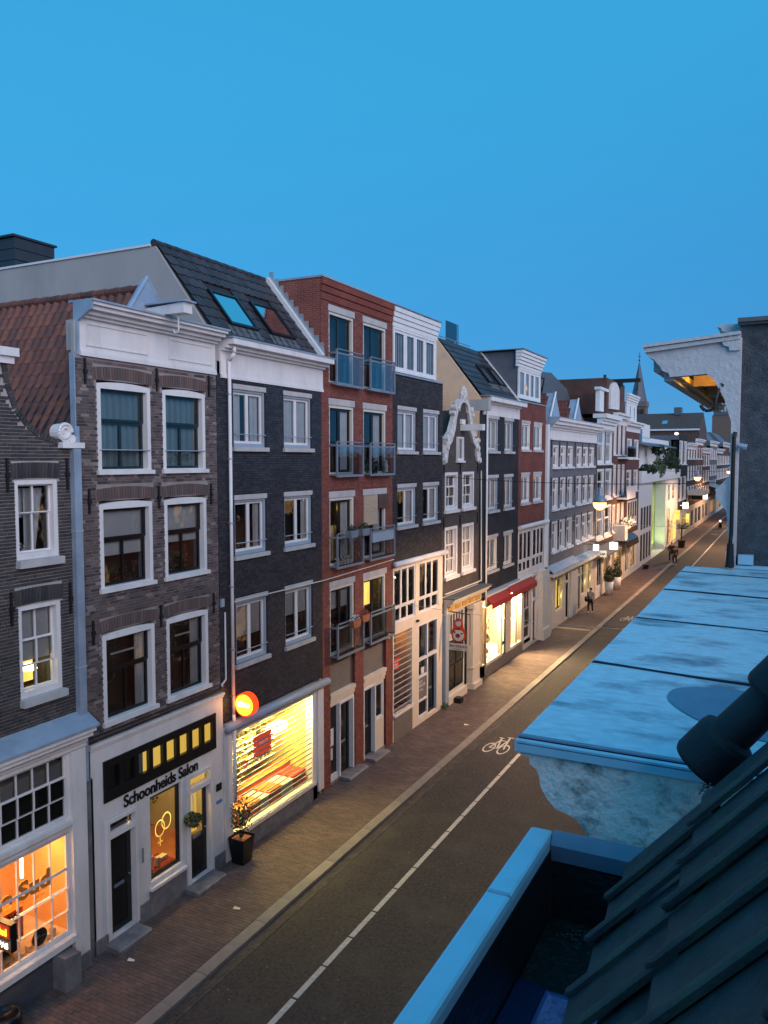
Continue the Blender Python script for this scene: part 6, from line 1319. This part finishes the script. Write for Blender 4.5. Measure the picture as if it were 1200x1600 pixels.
# ================================================================ people
def person(label, x, y, hgt, face, jm, tm, stride=.12, arms=.12):
    t = thing('person', (x, y, 0), label, 'person')
    s = hgt/1.75; ca, sa_ = math.cos(face), math.sin(face)
    def P(a, b, c): return (x+(a*ca-b*sa_)*s, y+(a*sa_+b*ca)*s, c*s)   # a = sideways, b = forward
    J = {'pel': (0, 0, .93), 'sp': (0, .01, 1.15), 'ch': (0, 0, 1.36), 'ne': (0, 0, 1.49), 'hd': (0, .02, 1.60), 'ht': (0, .02, 1.70)}
    rad = {'pel': .13, 'sp': .12, 'ch': .14, 'ne': .06, 'hd': .09, 'ht': .075}; E_ = [('pel', 'sp'), ('sp', 'ch'), ('ch', 'ne'), ('ne', 'hd'), ('hd', 'ht')]
    for k, g in (('l', -1), ('r', 1)):
        J['h'+k] = (g*.1, 0, .88); J['k'+k] = (g*.11, g*stride*.6+.03, .48); J['a'+k] = (g*.12, g*stride, .09); J['t'+k] = (g*.13, g*stride+.15, .04)
        J['s'+k] = (g*.19, 0, 1.4); J['e'+k] = (g*.25, -.03-g*arms*.3, 1.12); J['w'+k] = (g*.22, .10, .90); J['f'+k] = (g*.21, .14, .80)
        rad.update({'h'+k: .095, 'k'+k: .06, 'a'+k: .045, 't'+k: .035, 's'+k: .07, 'e'+k: .048, 'w'+k: .033, 'f'+k: .03})
        E_ += [('pel', 'h'+k), ('h'+k, 'k'+k), ('k'+k, 'a'+k), ('a'+k, 't'+k), ('ch', 's'+k), ('s'+k, 'e'+k), ('e'+k, 'w'+k), ('w'+k, 'f'+k)]
    def skin(name, keys, grow, m, edges):
        idx = {k: i for i, k in enumerate(keys)}; me = bpy.data.meshes.new(name)
        me.from_pydata([P(*J[k]) for k in keys], [(idx[a], idx[b]) for a, b in edges if a in idx and b in idx], [])
        o = bpy.data.objects.new(name, me); C.objects.link(o); md = o.modifiers.new('skin', 'SKIN'); 
        for i, k in enumerate(keys): r = rad[k]*s*grow; me.skin_vertices[0].data[i].radius = (r, r)
        me.skin_vertices[0].data[0].use_root = True
        sb = o.modifiers.new('sub', 'SUBSURF'); sb.levels = 1; sb.render_levels = 2; me.materials.append(M[m]); o.modifiers['skin'].use_smooth_shade = True; attach(o, t); return o
    skin('body', list(J), 1.0, 'skin', E_)
    skin('jacket', ['ch', 'sp', 'pel', 'sl', 'el', 'wl', 'sr', 'er', 'wr'], 1.22, jm, E_)
    skin('trousers', ['pel', 'hl', 'kl', 'al', 'hr', 'kr', 'ar'], 1.2, tm, E_)
    hx, hy, hz = P(0, -.02, 1.66); MB().lathe([(0, .10), (.06, .085), (.1, .03), (.105, -.03), (.07, -.06)], hx, hy, 14, hz).build('hair', 'hair', t, smooth=True)
    for k in ('l', 'r'): a = Vector(P(*J['a'+k])); b = Vector(P(*J['t'+k])); MB().tube((a.x, a.y, .05), (b.x, b.y, .045), .055, 8, .04).build('shoe', 'blind', t)
    return t
person('walker in a grey jacket and dark trousers on the pavement before the yellow shop', -11.62, 53.4, 1.66, R(170), 'jacket', 'trousers')
p2 = person('left one of two dark-clothed walkers near the kerb', -10.35, 84.0, 2.0, R(175), 'trousers', 'trousers')
p3 = person('right one of two dark-clothed walkers near the kerb, paler hands', -9.72, 81.6, 1.85, R(185), 'hair', 'trousers')
bgp = tag(MB().lathe([(0, 0), (.13, .02), (.16, .2), (.12, .36), (0, .4)], -11.82, 53.2, 12, .75).build('shoulder_bag', 'black'), 'black bag hanging at the side of the walker in the grey jacket', 'bag')
sc_ = thing('scooter', (-8.9, 128, 0), 'scooter with its white headlight on, far down the road', 'scooter')
MB().tube((-9.0, 128, .25), (-9.0, 128.14, .25), .26, 14).build('wheel', 'black', sc_)
MB().box(-9.2, -8.8, 128, 129.2, .3, .7).box(-9.15, -8.85, 128.1, 128.3, .7, 1.2).build('body', 'iron', sc_); MB().lathe([(0, -.2), (.2, 0), (0, .2)], -9.0, 127.9, 10, 1.1).build('headlight', 'litwhite', sc_)

# ================================================================ NEAR SIDE: our gutter, our tiles, the neighbour's cornice
near = thing('near_house', (-.3, 0, 0), 'near house whose zinc gutter and dark roof tiles fill the lower right corner', 'house')
M['zblue'] = mat('sky_tinted_zinc', (.34, .64, .80), .45, var=.06, vs=6, dirt=(.32, .40, .46), dirt_s=4, dirt_a=.3, bump=.05, bs=12)  # bare zinc, the blue of the reflected sky put into its colour
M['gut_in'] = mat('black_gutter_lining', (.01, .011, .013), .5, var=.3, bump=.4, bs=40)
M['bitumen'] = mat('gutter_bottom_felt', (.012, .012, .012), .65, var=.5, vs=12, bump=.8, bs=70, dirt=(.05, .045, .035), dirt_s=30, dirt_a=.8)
gu = thing('roof_gutter', (-.6, 1, 8.5), 'deep box gutter with a flat pale blue zinc rim in front of the dark tiles', 'gutter')
zr = 8.9
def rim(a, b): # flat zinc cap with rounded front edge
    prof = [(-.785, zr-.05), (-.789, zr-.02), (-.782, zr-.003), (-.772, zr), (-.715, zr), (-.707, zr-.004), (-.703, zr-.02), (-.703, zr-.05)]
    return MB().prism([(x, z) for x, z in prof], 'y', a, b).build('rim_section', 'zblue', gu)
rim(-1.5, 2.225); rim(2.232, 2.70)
MB().prism([(-.775, zr+.0), (-.712, zr+.0), (-.712, zr+.003), (-.775, zr+.003)], 'y', 2.222, 2.238).build('solder_joint', 'lead', gu)
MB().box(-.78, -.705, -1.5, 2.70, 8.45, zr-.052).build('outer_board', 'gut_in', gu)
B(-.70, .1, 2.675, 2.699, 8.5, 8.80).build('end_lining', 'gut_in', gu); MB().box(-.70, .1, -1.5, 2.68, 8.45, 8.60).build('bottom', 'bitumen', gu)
MB().prism([(2.64, zr-.02), (2.70, zr+.005), (2.715, zr+.005), (2.72, zr-.06), (2.72, 8.5), (2.68, 8.5), (2.68, 8.72)], 'x', -.70, -.1).build('end_wall', 'lead_end', gu) if 'lead_end' in M else None
M['lead_end'] = mat('dark_blue_lead', (.16, .23, .32), .5, var=.2, vs=5)
MB().prism([(2.668, 8.81), (2.655, zr-.03), (2.68, zr+.0), (2.705, zr+.004), (2.72, zr-.03), (2.72, 8.5), (2.70, 8.5), (2.70, 8.80)], 'x', -.70, -.05).build('end_wall', 'lead_end', gu)
m_, N_, L_, P_ = newmat('sky_tinted_water'); P_.inputs['Metallic'].default_value = .9; P_.inputs['Base Color'].default_value = (.03, .15, .46, 1); P_.inputs['Roughness'].default_value = .03; P_.inputs['IOR'].default_value = 1.6; P_.inputs['Specular IOR Level'].default_value = 1; P_.inputs['Coat Weight'].default_value = 1; M['water'] = m_  # blue base colour stands in for the sky mirrored in the water
mb = MB(); rnd = random.Random(9); ring_ = [(-.70, -1.0), (-.1, -1.0), (-.1, 2.30), (-.28, 2.32), (-.34, 2.27), (-.44, 2.31), (-.47, 2.27), (-.52, 2.285), (-.60, 2.28), (-.65, 2.30), (-.70, 2.295)]
mb.poly([(x, y, 8.606) for x, y in ring_]); tag(mb.build('puddle', 'water'), 'rain water puddle in the gutter, its sky reflection put in as blue colour', 'puddle')
M['glint'] = mat('wet_debris', (.05, .045, .035), .12, var=.5, vs=20, spec=1)
mb = MB()
for i in range(150):
    a = rnd.gauss(0, 1)*.045; b = rnd.gauss(0, 1)*.05; x, y = -.555+a, 2.60+b; r = rnd.uniform(.0012, .004)
    if -.69 < x < -.2 and y < 2.66: mb.lathe([(0, r), (r, 0), (0, -r)], x, y, 5, 8.61+rnd.uniform(0, .014))
tag(mb.build('wet_moss_debris', 'glint'), 'clump of wet moss and grit glinting in the gutter bottom', 'debris', None, 'stuff')
# facade of the near house and sheathing under the tiles
B(-.45, 6, -6, 2.70, 0, 8.44).build('front_wall', 'bdark', near)
th = R(51); vx = Vector((math.cos(th), 0, math.sin(th))); nx_ = Vector((-math.sin(th), 0, math.cos(th)))
P0 = Vector((-.40, 0, 8.93))
rw = 2.45
under = MB(); q0 = P0 - nx_*.05; q1 = q0 + vx*1.62
under.quad((q0.x, -3, q0.z), (q0.x, rw, q0.z), (q1.x, rw, q1.z), (q1.x, -3, q1.z)).quad((q0.x, rw, q0.z), (q0.x, rw, 8), (q1.x, rw, 8), (q1.x, rw, q1.z)).quad((q0.x, -3, 8.4), (q0.x, rw, 8.4), (q0.x, rw, q0.z), (q0.x, -3, q0.z))
under.box(q1.x+.001, 6, -6, rw, q1.z-.3, q1.z).build('roof_boards', 'black', near)
M['ntile'] = mat('weathered_dark_tile', (1, 1, 1), .6, var=.4, vs=9, bump=.25, bs=70, rand=('object', [(.042, .032, .036), (.034, .026, .031), (.050, .039, .042), (.040, .031, .033)]), dirt=(.055, .07, .035), dirt_s=11, dirt_a=.65)
def ntile():
    # Dutch pantile: width .225 along Y, length .40, with roll on the left and rounded lower corner
    mb = MB(); Wd, Ln, th_ = .236, .42, .013; N = 40
    def prof(t):
        if t < .24: return .016*(1-t/.24) + .020*math.sin(min(1, (t+.04)/.28)*math.pi)
        return .003 - .006*math.sin((t-.24)/.76*math.pi) + .004*t
    xs_ = [i/N for i in range(N+1)]; Ls = [0, .012, .03, .2, .42]
    top = [[None]*(N+1) for _ in Ls]
    for j, l in enumerate(Ls):
        for i, t in enumerate(xs_):
            l2 = l
            if j < 3: # rounded lower corners
                e = min(t, .26-t)/.10 if t < .26 else 1
                if e < 1: l2 = l + .028*(1-math.sqrt(max(0, 1-(1-e)**2)))*(1-j*.33)
            dz = -.006*(1 if j == 0 else 0)
            top[j][i] = (l2, t*Wd, prof(t)+.018*(1-l/.42)+dz+.004)
    for j in range(len(Ls)-1):
        for i in range(N): mb.quad(top[j][i], top[j+1][i], top[j+1][i+1], top[j][i+1])
    for i in range(N):
        a, b = top[0][i], top[0][i+1]; mb.quad((a[0]+.002, a[1], a[2]-th_), a, b, (b[0]+.002, b[1], b[2]-th_))
    for j in range(len(Ls)-1):
        a, b = top[j][0], top[j+1][0]; mb.quad(a, (a[0], a[1], a[2]-th_), (b[0], b[1], b[2]-th_), b)
        a, b = top[j][N], top[j+1][N]; mb.quad(a, b, (b[0], b[1], b[2]-th_), (a[0], a[1], a[2]-th_))
    me = mesh_of(mb, 'near_pantile', 'ntile')
    for p in me.polygons: p.use_smooth = False
    return me
nt = ntile(); Rm = Matrix((vx, Vector((0, 1, 0)), -vx.cross(Vector((0, 1, 0))) if (vx.cross(Vector((0, 1, 0)))).z < 0 else vx.cross(Vector((0, 1, 0))))).transposed().to_4x4()
for j in range(5):
    for i in range(16):
        yy = 2.45-.235-i*.225; p = P0 + vx*(j*.335) + nx_*rnd.uniform(0, .006)
        inst('roof_tile', nt, near, Matrix.Translation((p.x+rnd.uniform(-.004, .004), yy+rnd.uniform(-.004, .004), p.z)) @ Rm @ Matrix.Rotation(rnd.uniform(-.012, .012), 4, 'Z'))
# barrel tiles along the verge
M['vtile'] = mat('verge_tile', (.016, .017, .022), .6, var=.25, vs=6, bump=.15, bs=60)
mb = MB(); n = 18
def barrel():
    mb = MB(); prof = [(-.012, .064), (-.014, .082), (.0, .088), (.105, .088), (.125, .082), (.135, .062), (.40, .056)]
    n = 28; k = len(prof)
    for q in range(k-1):
        bs_ = len(mb.v)
        for l0, r0 in prof[q:q+2]:
            for i in range(n): a = math.pi*2*i/n; mb.v.append((l0, r0*math.cos(a), r0*math.sin(a)))
        for i in range(n): j = (i+1) % n; mb.f.append((bs_+i, bs_+j, bs_+n+j, bs_+n+i))
    mb.poly([(.0, .064*math.cos(-a), .064*math.sin(-a)) for a in [math.pi*2*i/n for i in range(n)]])
    me = mesh_of(mb, 'verge_barrel', 'vtile')
    for p in me.polygons: p.use_smooth = True
    return me
vb = barrel(); 
for j in range(4):
    p = P0 + vx*(.375+j*.31) + nx_*.07
    inst('verge_tile', vb, near, Matrix.Translation((p.x, 2.60, p.z)) @ Rm)
mb = MB()
for i in range(90): r = rnd.uniform(.002, .005); mb.lathe([(0, r), (r, 0), (0, -r)], -.195+rnd.gauss(0, .012), 2.555+rnd.gauss(0, .02), 4, 9.205+rnd.gauss(0, .012))
tag(mb.build('mortar_crumbs', 'glint', near), kind='stuff')

# neighbour with the big cornice
nb = thing('cornice_house', (-.4, 5.4, 0), 'neighbouring near house with a wide pale blue sheet-covered cornice', 'house')
M['slabblue'] = mat('sky_tinted_cornice_sheet', (.36, .62, .74), .5, var=.14, vs=16, spec=.3, dirt=(.055, .13, .20), dirt_s=2.6, dirt_a=.9, stretch=(.8, 1.5, 1), bump=.15, bs=14)  # sheet colour made bluer to carry the cast of the sky
M['seam'] = mat('bitumen_seam', (.012, .014, .03), .5)
zs = 9.18; seams = [2.80, 4.02, 5.29, 6.55, 7.65, 8.12]; MY = 2.80
for i, (a, b) in enumerate(zip(seams, seams[1:])):
    mb = MB(); nn = 10; xa, xb = -.865, 1.2
    ya = lambda x: a + .0*(x) - (.13 if i else .0)*((x+.87)/.75)*.8; yb = lambda x: b - (.13 if i < 4 else 0)*((x+.87)/.75)*.8
    for k in range(nn):
        x0, x1 = xa+(xb-xa)*k/nn, xa+(xb-xa)*(k+1)/nn
        w0 = .012*math.sin(k*1.7+i); w1 = .012*math.sin((k+1)*1.7+i)
        zt = zs + .003*(i % 2)
        mb.quad((x0, ya(x0)+.006+(w0 if i else 0), zt), (x1, ya(x1)+.006+(w1 if i else 0), zt), (x1, yb(x1)-.004+w1*.8*(i < 4), zt), (x0, yb(x0)-.004+w0*.8*(i < 4), zt))
    mb.quad((xa, ya(xa), zs), (xa, yb(xa), zs), (xa-.004, yb(xa), zs-.045), (xa-.004, ya(xa), zs-.045))
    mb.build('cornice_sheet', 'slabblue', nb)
    if 0 < i < 5:
        sb = MB(); rs_ = random.Random(i); q = []
        for k in range(41):
            x = xa+.01+(xb-xa)*k/40; w_ = .004+.006*abs(math.sin(k*.37+i))+rs_.uniform(0, .002); c_ = ya(x)+.004+.008*math.sin(k*.33+i*2)+rs_.uniform(-.001, .001); q.append((x, c_-w_, c_+w_))
        for (x0, a0, b0), (x1, a1, b1) in zip(q, q[1:]): sb.quad((x0, a0, zs+.004), (x1, a1, zs+.004), (x1, (a1+b1)/2, zs+.010), (x0, (a0+b0)/2, zs+.010)).quad((x0, (a0+b0)/2, zs+.010), (x1, (a1+b1)/2, zs+.010), (x1, b1, zs+.004), (x0, b0, zs+.004))
        sb.build('seam_bead', 'seam', nb)
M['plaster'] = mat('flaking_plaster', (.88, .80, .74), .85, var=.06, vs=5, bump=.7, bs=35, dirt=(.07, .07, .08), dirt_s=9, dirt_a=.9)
B(-.855, 1.2, 2.82, 8.14, zs-.012, zs-.006).build('underlay', 'black', nb)
prof = [(-.862, 9.166), (-.862, 9.125), (-.845, 9.12), (-.82, 9.115), (-.818, 9.09), (-.795, 9.075), (-.782, 9.05), (-.775, 9.01), (-.75, 8.97), (-.72, 8.94), (-.665, 8.925), (-.64, 8.91), (-.615, 8.88), (-.60, 8.83), (-.59, 8.77), (-.45, 8.68), (-.45, 8.2), (.9, 8.2), (.9, 9.166)]
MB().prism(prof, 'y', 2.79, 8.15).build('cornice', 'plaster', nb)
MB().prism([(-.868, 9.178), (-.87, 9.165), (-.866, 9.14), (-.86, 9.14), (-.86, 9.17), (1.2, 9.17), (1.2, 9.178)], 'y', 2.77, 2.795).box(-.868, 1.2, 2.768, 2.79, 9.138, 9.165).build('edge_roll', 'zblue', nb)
MB().box(-.866, 1.2, 2.80, 2.825, 9.181, 9.187).build('edge_groove', 'lead_end', nb)
B(-.45, 6, 2.74, 8.15, 0, 8.25).build('front_wall', 'bdark', nb)
for i, y in enumerate((3.4, 5.0, 6.6)):
    for z in (6.2, 3.4): B(-.5, -.44, y, y+1.0, z, z+1.7).build('window', 'white', nb); B(-.52, -.51, y+.08, y+.92, z+.08, z+1.62).build('pane', 'dark_room', nb)
MB().quad((.9, 2.82, 9.2), (.9, 8.13, 9.2), (1.8, 8.13, 10.1), (1.8, 2.82, 10.1)).build('roof', 'dark_tile', nb)
# smooth damp patch and dark stain lying on the sheet
M['damp'] = mat('damp_patch', (.05, .20, .32), .5, var=.12, vs=8)
pts = [(-.42, 3.72), (-.28, 3.80), (-.1, 3.80), (.15, 3.74), (.3, 3.60), (.3, 3.2), (.1, 3.12), (-.08, 3.16), (-.24, 3.25), (-.36, 3.38), (-.44, 3.55)]
def smoothp(P):
    out = []
    for i in range(len(P)):
        a, b, c, d = P[i-1], P[i], P[(i+1) % len(P)], P[(i+2) % len(P)]
        for t in (0, .25, .5, .75): out.append(tuple(.5*((2*b[k])+(-a[k]+c[k])*t+(2*a[k]-5*b[k]+4*c[k]-d[k])*t*t+(-a[k]+3*b[k]-3*c[k]+d[k])*t**3) for k in (0, 1)))
    return out
MB().poly([(x, y, zs+.0035) for x, y in smoothp(pts)][::-1]).build('damp_patch', 'damp', nb)

# second neighbour: rough wall and white cornice end with lit soffit
n2 = thing('rough_wall_house', (-.4, 12, 0), 'near house with rough dark side wall and white plaster cornice end, soffit lit', 'house')
M['rough'] = mat('rough_dark_render', (.06, .075, .09), .95, var=.35, vs=9, bump=1.0, bs=60, dirt=(.12, .14, .155), dirt_s=16, dirt_a=.45)
B(-.44, 8, 8.2, 14, 0, 11.46).build('side_wall', 'rough', n2)
MB().box(-.47, 8, 8.12, 14, 11.462, 11.50).box(-.455, 8, 8.15, 14, 11.44, 11.461).build('coping', 'lead_dark', n2)
M['plaster2'] = mat('white_plaster_end', (.52, .53, .55), .85, var=.08, vs=6, bump=.5, bs=25, dirt=(.38, .39, .42), dirt_s=6, dirt_a=.5)
E1 = [(-.43, 11.32), (-1.27, 11.225), (-1.245, 11.18), (-1.20, 11.16), (-1.17, 11.12), (-1.14, 11.09), (-1.12, 11.05), (-1.06, 11.02), (-1.05, 10.985), (-.72, 11.0), (-.66, 10.94), (-.62, 10.87), (-.56, 10.75), (-.53, 10.64), (-.50, 10.55), (-.50, 10.05), (-.56, 9.98), (-.62, 9.92), (-.60, 9.82), (-.52, 9.72), (-.50, 9.5), (-.49, 9.3), (-.43, 9.2)]
MB().prism(E1, 'y', 8.10, 8.22).build('cornice_end', 'plaster2', n2)
MB().prism([(-.44, 11.37), (-1.295, 11.30), (-1.295, 11.27), (-.44, 11.34)], 'y', 8.04, 8.3).prism([(-.44, 11.335), (-1.29, 11.265), (-1.28, 11.225), (-.44, 11.30)], 'y', 8.06, 8.3).build('top_moulding', 'plaster2', n2)
MB().prism([(-.44, 11.30), (-.60, 11.29), (-.58, 11.25), (-.535, 11.235), (-.53, 11.2), (-.44, 11.2)], 'y', 8.07, 8.099).build('corbel', 'plaster2', n2)
# the projecting cornice that runs on from it, seen from below
MB().box(-1.27, -.44, 8.3, 13.9, 11.20, 11.30).box(-1.22, -1.12, 8.24, 13.9, 11.06, 11.20).box(-1.12, -1.03, 8.24, 13.9, 10.96, 11.06).build('cornice', 'plaster2', n2)
M['frieze_p'] = mat('ochre_frieze', (.62, .45, .28), .6, var=.3, vs=6, dirt=(.25, .15, .07), dirt_s=5, dirt_a=.6)
MB().box(-.50, -.44, 8.24, 13.9, 9.3, 11.2).build('front_wall', 'frieze_p', n2); MB().box(-1.02, -.96, 8.25, 13.9, 10.99, 11.05).box(-.9, -.5, 8.25, 13.9, 11.13, 11.2).build('soffit', 'frieze_p', n2)
MB().box(-.95, -.50, 9.2, 9.3, 10.98, 11.1).box(-.95, -.50, 10.6, 10.7, 10.98, 11.1).box(-.95, -.5, 12, 12.1, 10.98, 11.1).build('modillion', 'frieze_p', n2)
sl = thing('soffit_lamp', (-.8, 9.5, 11), 'amber lamp glowing under the white cornice end', 'lamp'); M['amber'] = emis('amber_glow', (1, .42, .02), 5)
MB().lathe([(0, .02), (.035, .0), (.03, -.04), (0, -.05)], -.74, 8.75, 10, 11.10).build('bulb', 'amber', sl); light('lamp_light', 'POINT', (-.78, 8.75, 11.02), 4.5, (1, .50, .08), sl, .03)
hk = thing('iron_hook', (-.7, 8.3, 10.7), 'black iron hook hanging under the white cornice end', 'hook')
c0 = Vector((-.66, 8.16, 10.70)); pts = [(-.60, 8.12, 10.88), (-.62, 8.1, 10.82), (-.635, 8.08, 10.76)] + [(-.70+.065*math.cos(t), 8.08, 10.72+.065*math.sin(t)*1.0) for t in [0, -.5, -1.0, -1.5, -2.0, -2.5, -3.0]]
MB().path(pts, .016, 8).tube((-.60, 8.12, 10.88), (-.57, 8.14, 10.9), .035, 8).build('hook', 'iron', hk)
gp2 = thing('downpipe', (-.47, 8.1, 9.2), 'black downpipe on the corner of the rough dark wall', 'downpipe')
MB().path([(-.46, 8.08, 10.45), (-.47, 8.06, 10.40), (-.47, 8.06, 9.5), (-.475, 8.05, 9.45), (-.475, 8.05, 9.21)], .018, 10).tube((-.475, 8.05, 9.20), (-.475, 8.05, 9.42), .04, 10, .028).build('pipe', 'iron', gp2); MB().tube((-.43, 8.06, 10.33), (-.36, 8.06, 10.31), .022, 8, .03).build('outlet', 'bluegrey', gp2)
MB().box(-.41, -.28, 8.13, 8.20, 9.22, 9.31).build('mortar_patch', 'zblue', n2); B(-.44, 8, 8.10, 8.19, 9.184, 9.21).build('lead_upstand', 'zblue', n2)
MB().prism([(-.52, 11.375), (-.62, 11.42), (-.62, 11.44), (-.66, 11.46), (-.66, 11.475), (-.44, 11.475), (-.44, 11.375)], 'y', 8.3, 13.5).build('upper_cornice', 'plaster2', n2)
tag(MB().tube((-.08, 8.5, 11.5), (-.08, 8.5, 11.85), .03, 8).build('vent_pipe', 'zinc'), 'thin grey vent pipe at the right edge above the rough wall', 'pipe')
# rest of the near row
for i, (a, b, zt, m, lb) in enumerate(((14.1, 20, 9.8, 'bdark', 'dark brick house of the near row, first beyond the rough wall'), (20.1, 27, 10.4, 'b11', 'brown brick house of the near row'), (27.1, 36, 9.8, 'b12', 'plum brick house of the near row'), (36.1, 60, 10.4, 'bdark', 'long dark brick house of the near row'), (60.1, 100, 10.0, 'b11', 'long brown brick house of the near row'), (100.1, 160, 12, 'b12', 'farthest long plum brick house of the near row'))):
    t = thing('row_house', (-.4, (a+b)/2, 0), lb, 'house', 'near row of houses'); B(-.4, 8, a, b, 0, zt).build('wall', m, t); B(-.75, 8, a, b, zt, zt+.2).build('cornice', 'white', t); n_ = int((b-a)/1.9)
    for k in range(n_):
        for z in (1.0, 4.2, 7.2): y = a+(k+.5)*(b-a)/n_; B(-.44, -.39, y-.5, y+.5, z, z+1.7).build('window', 'white', t); B(-.455, -.441, y-.42, y+.42, z+.08, z+1.62).build('pane', 'lit_w' if (k*3+int(z)) % 7 == 0 else 'dark_room', t)
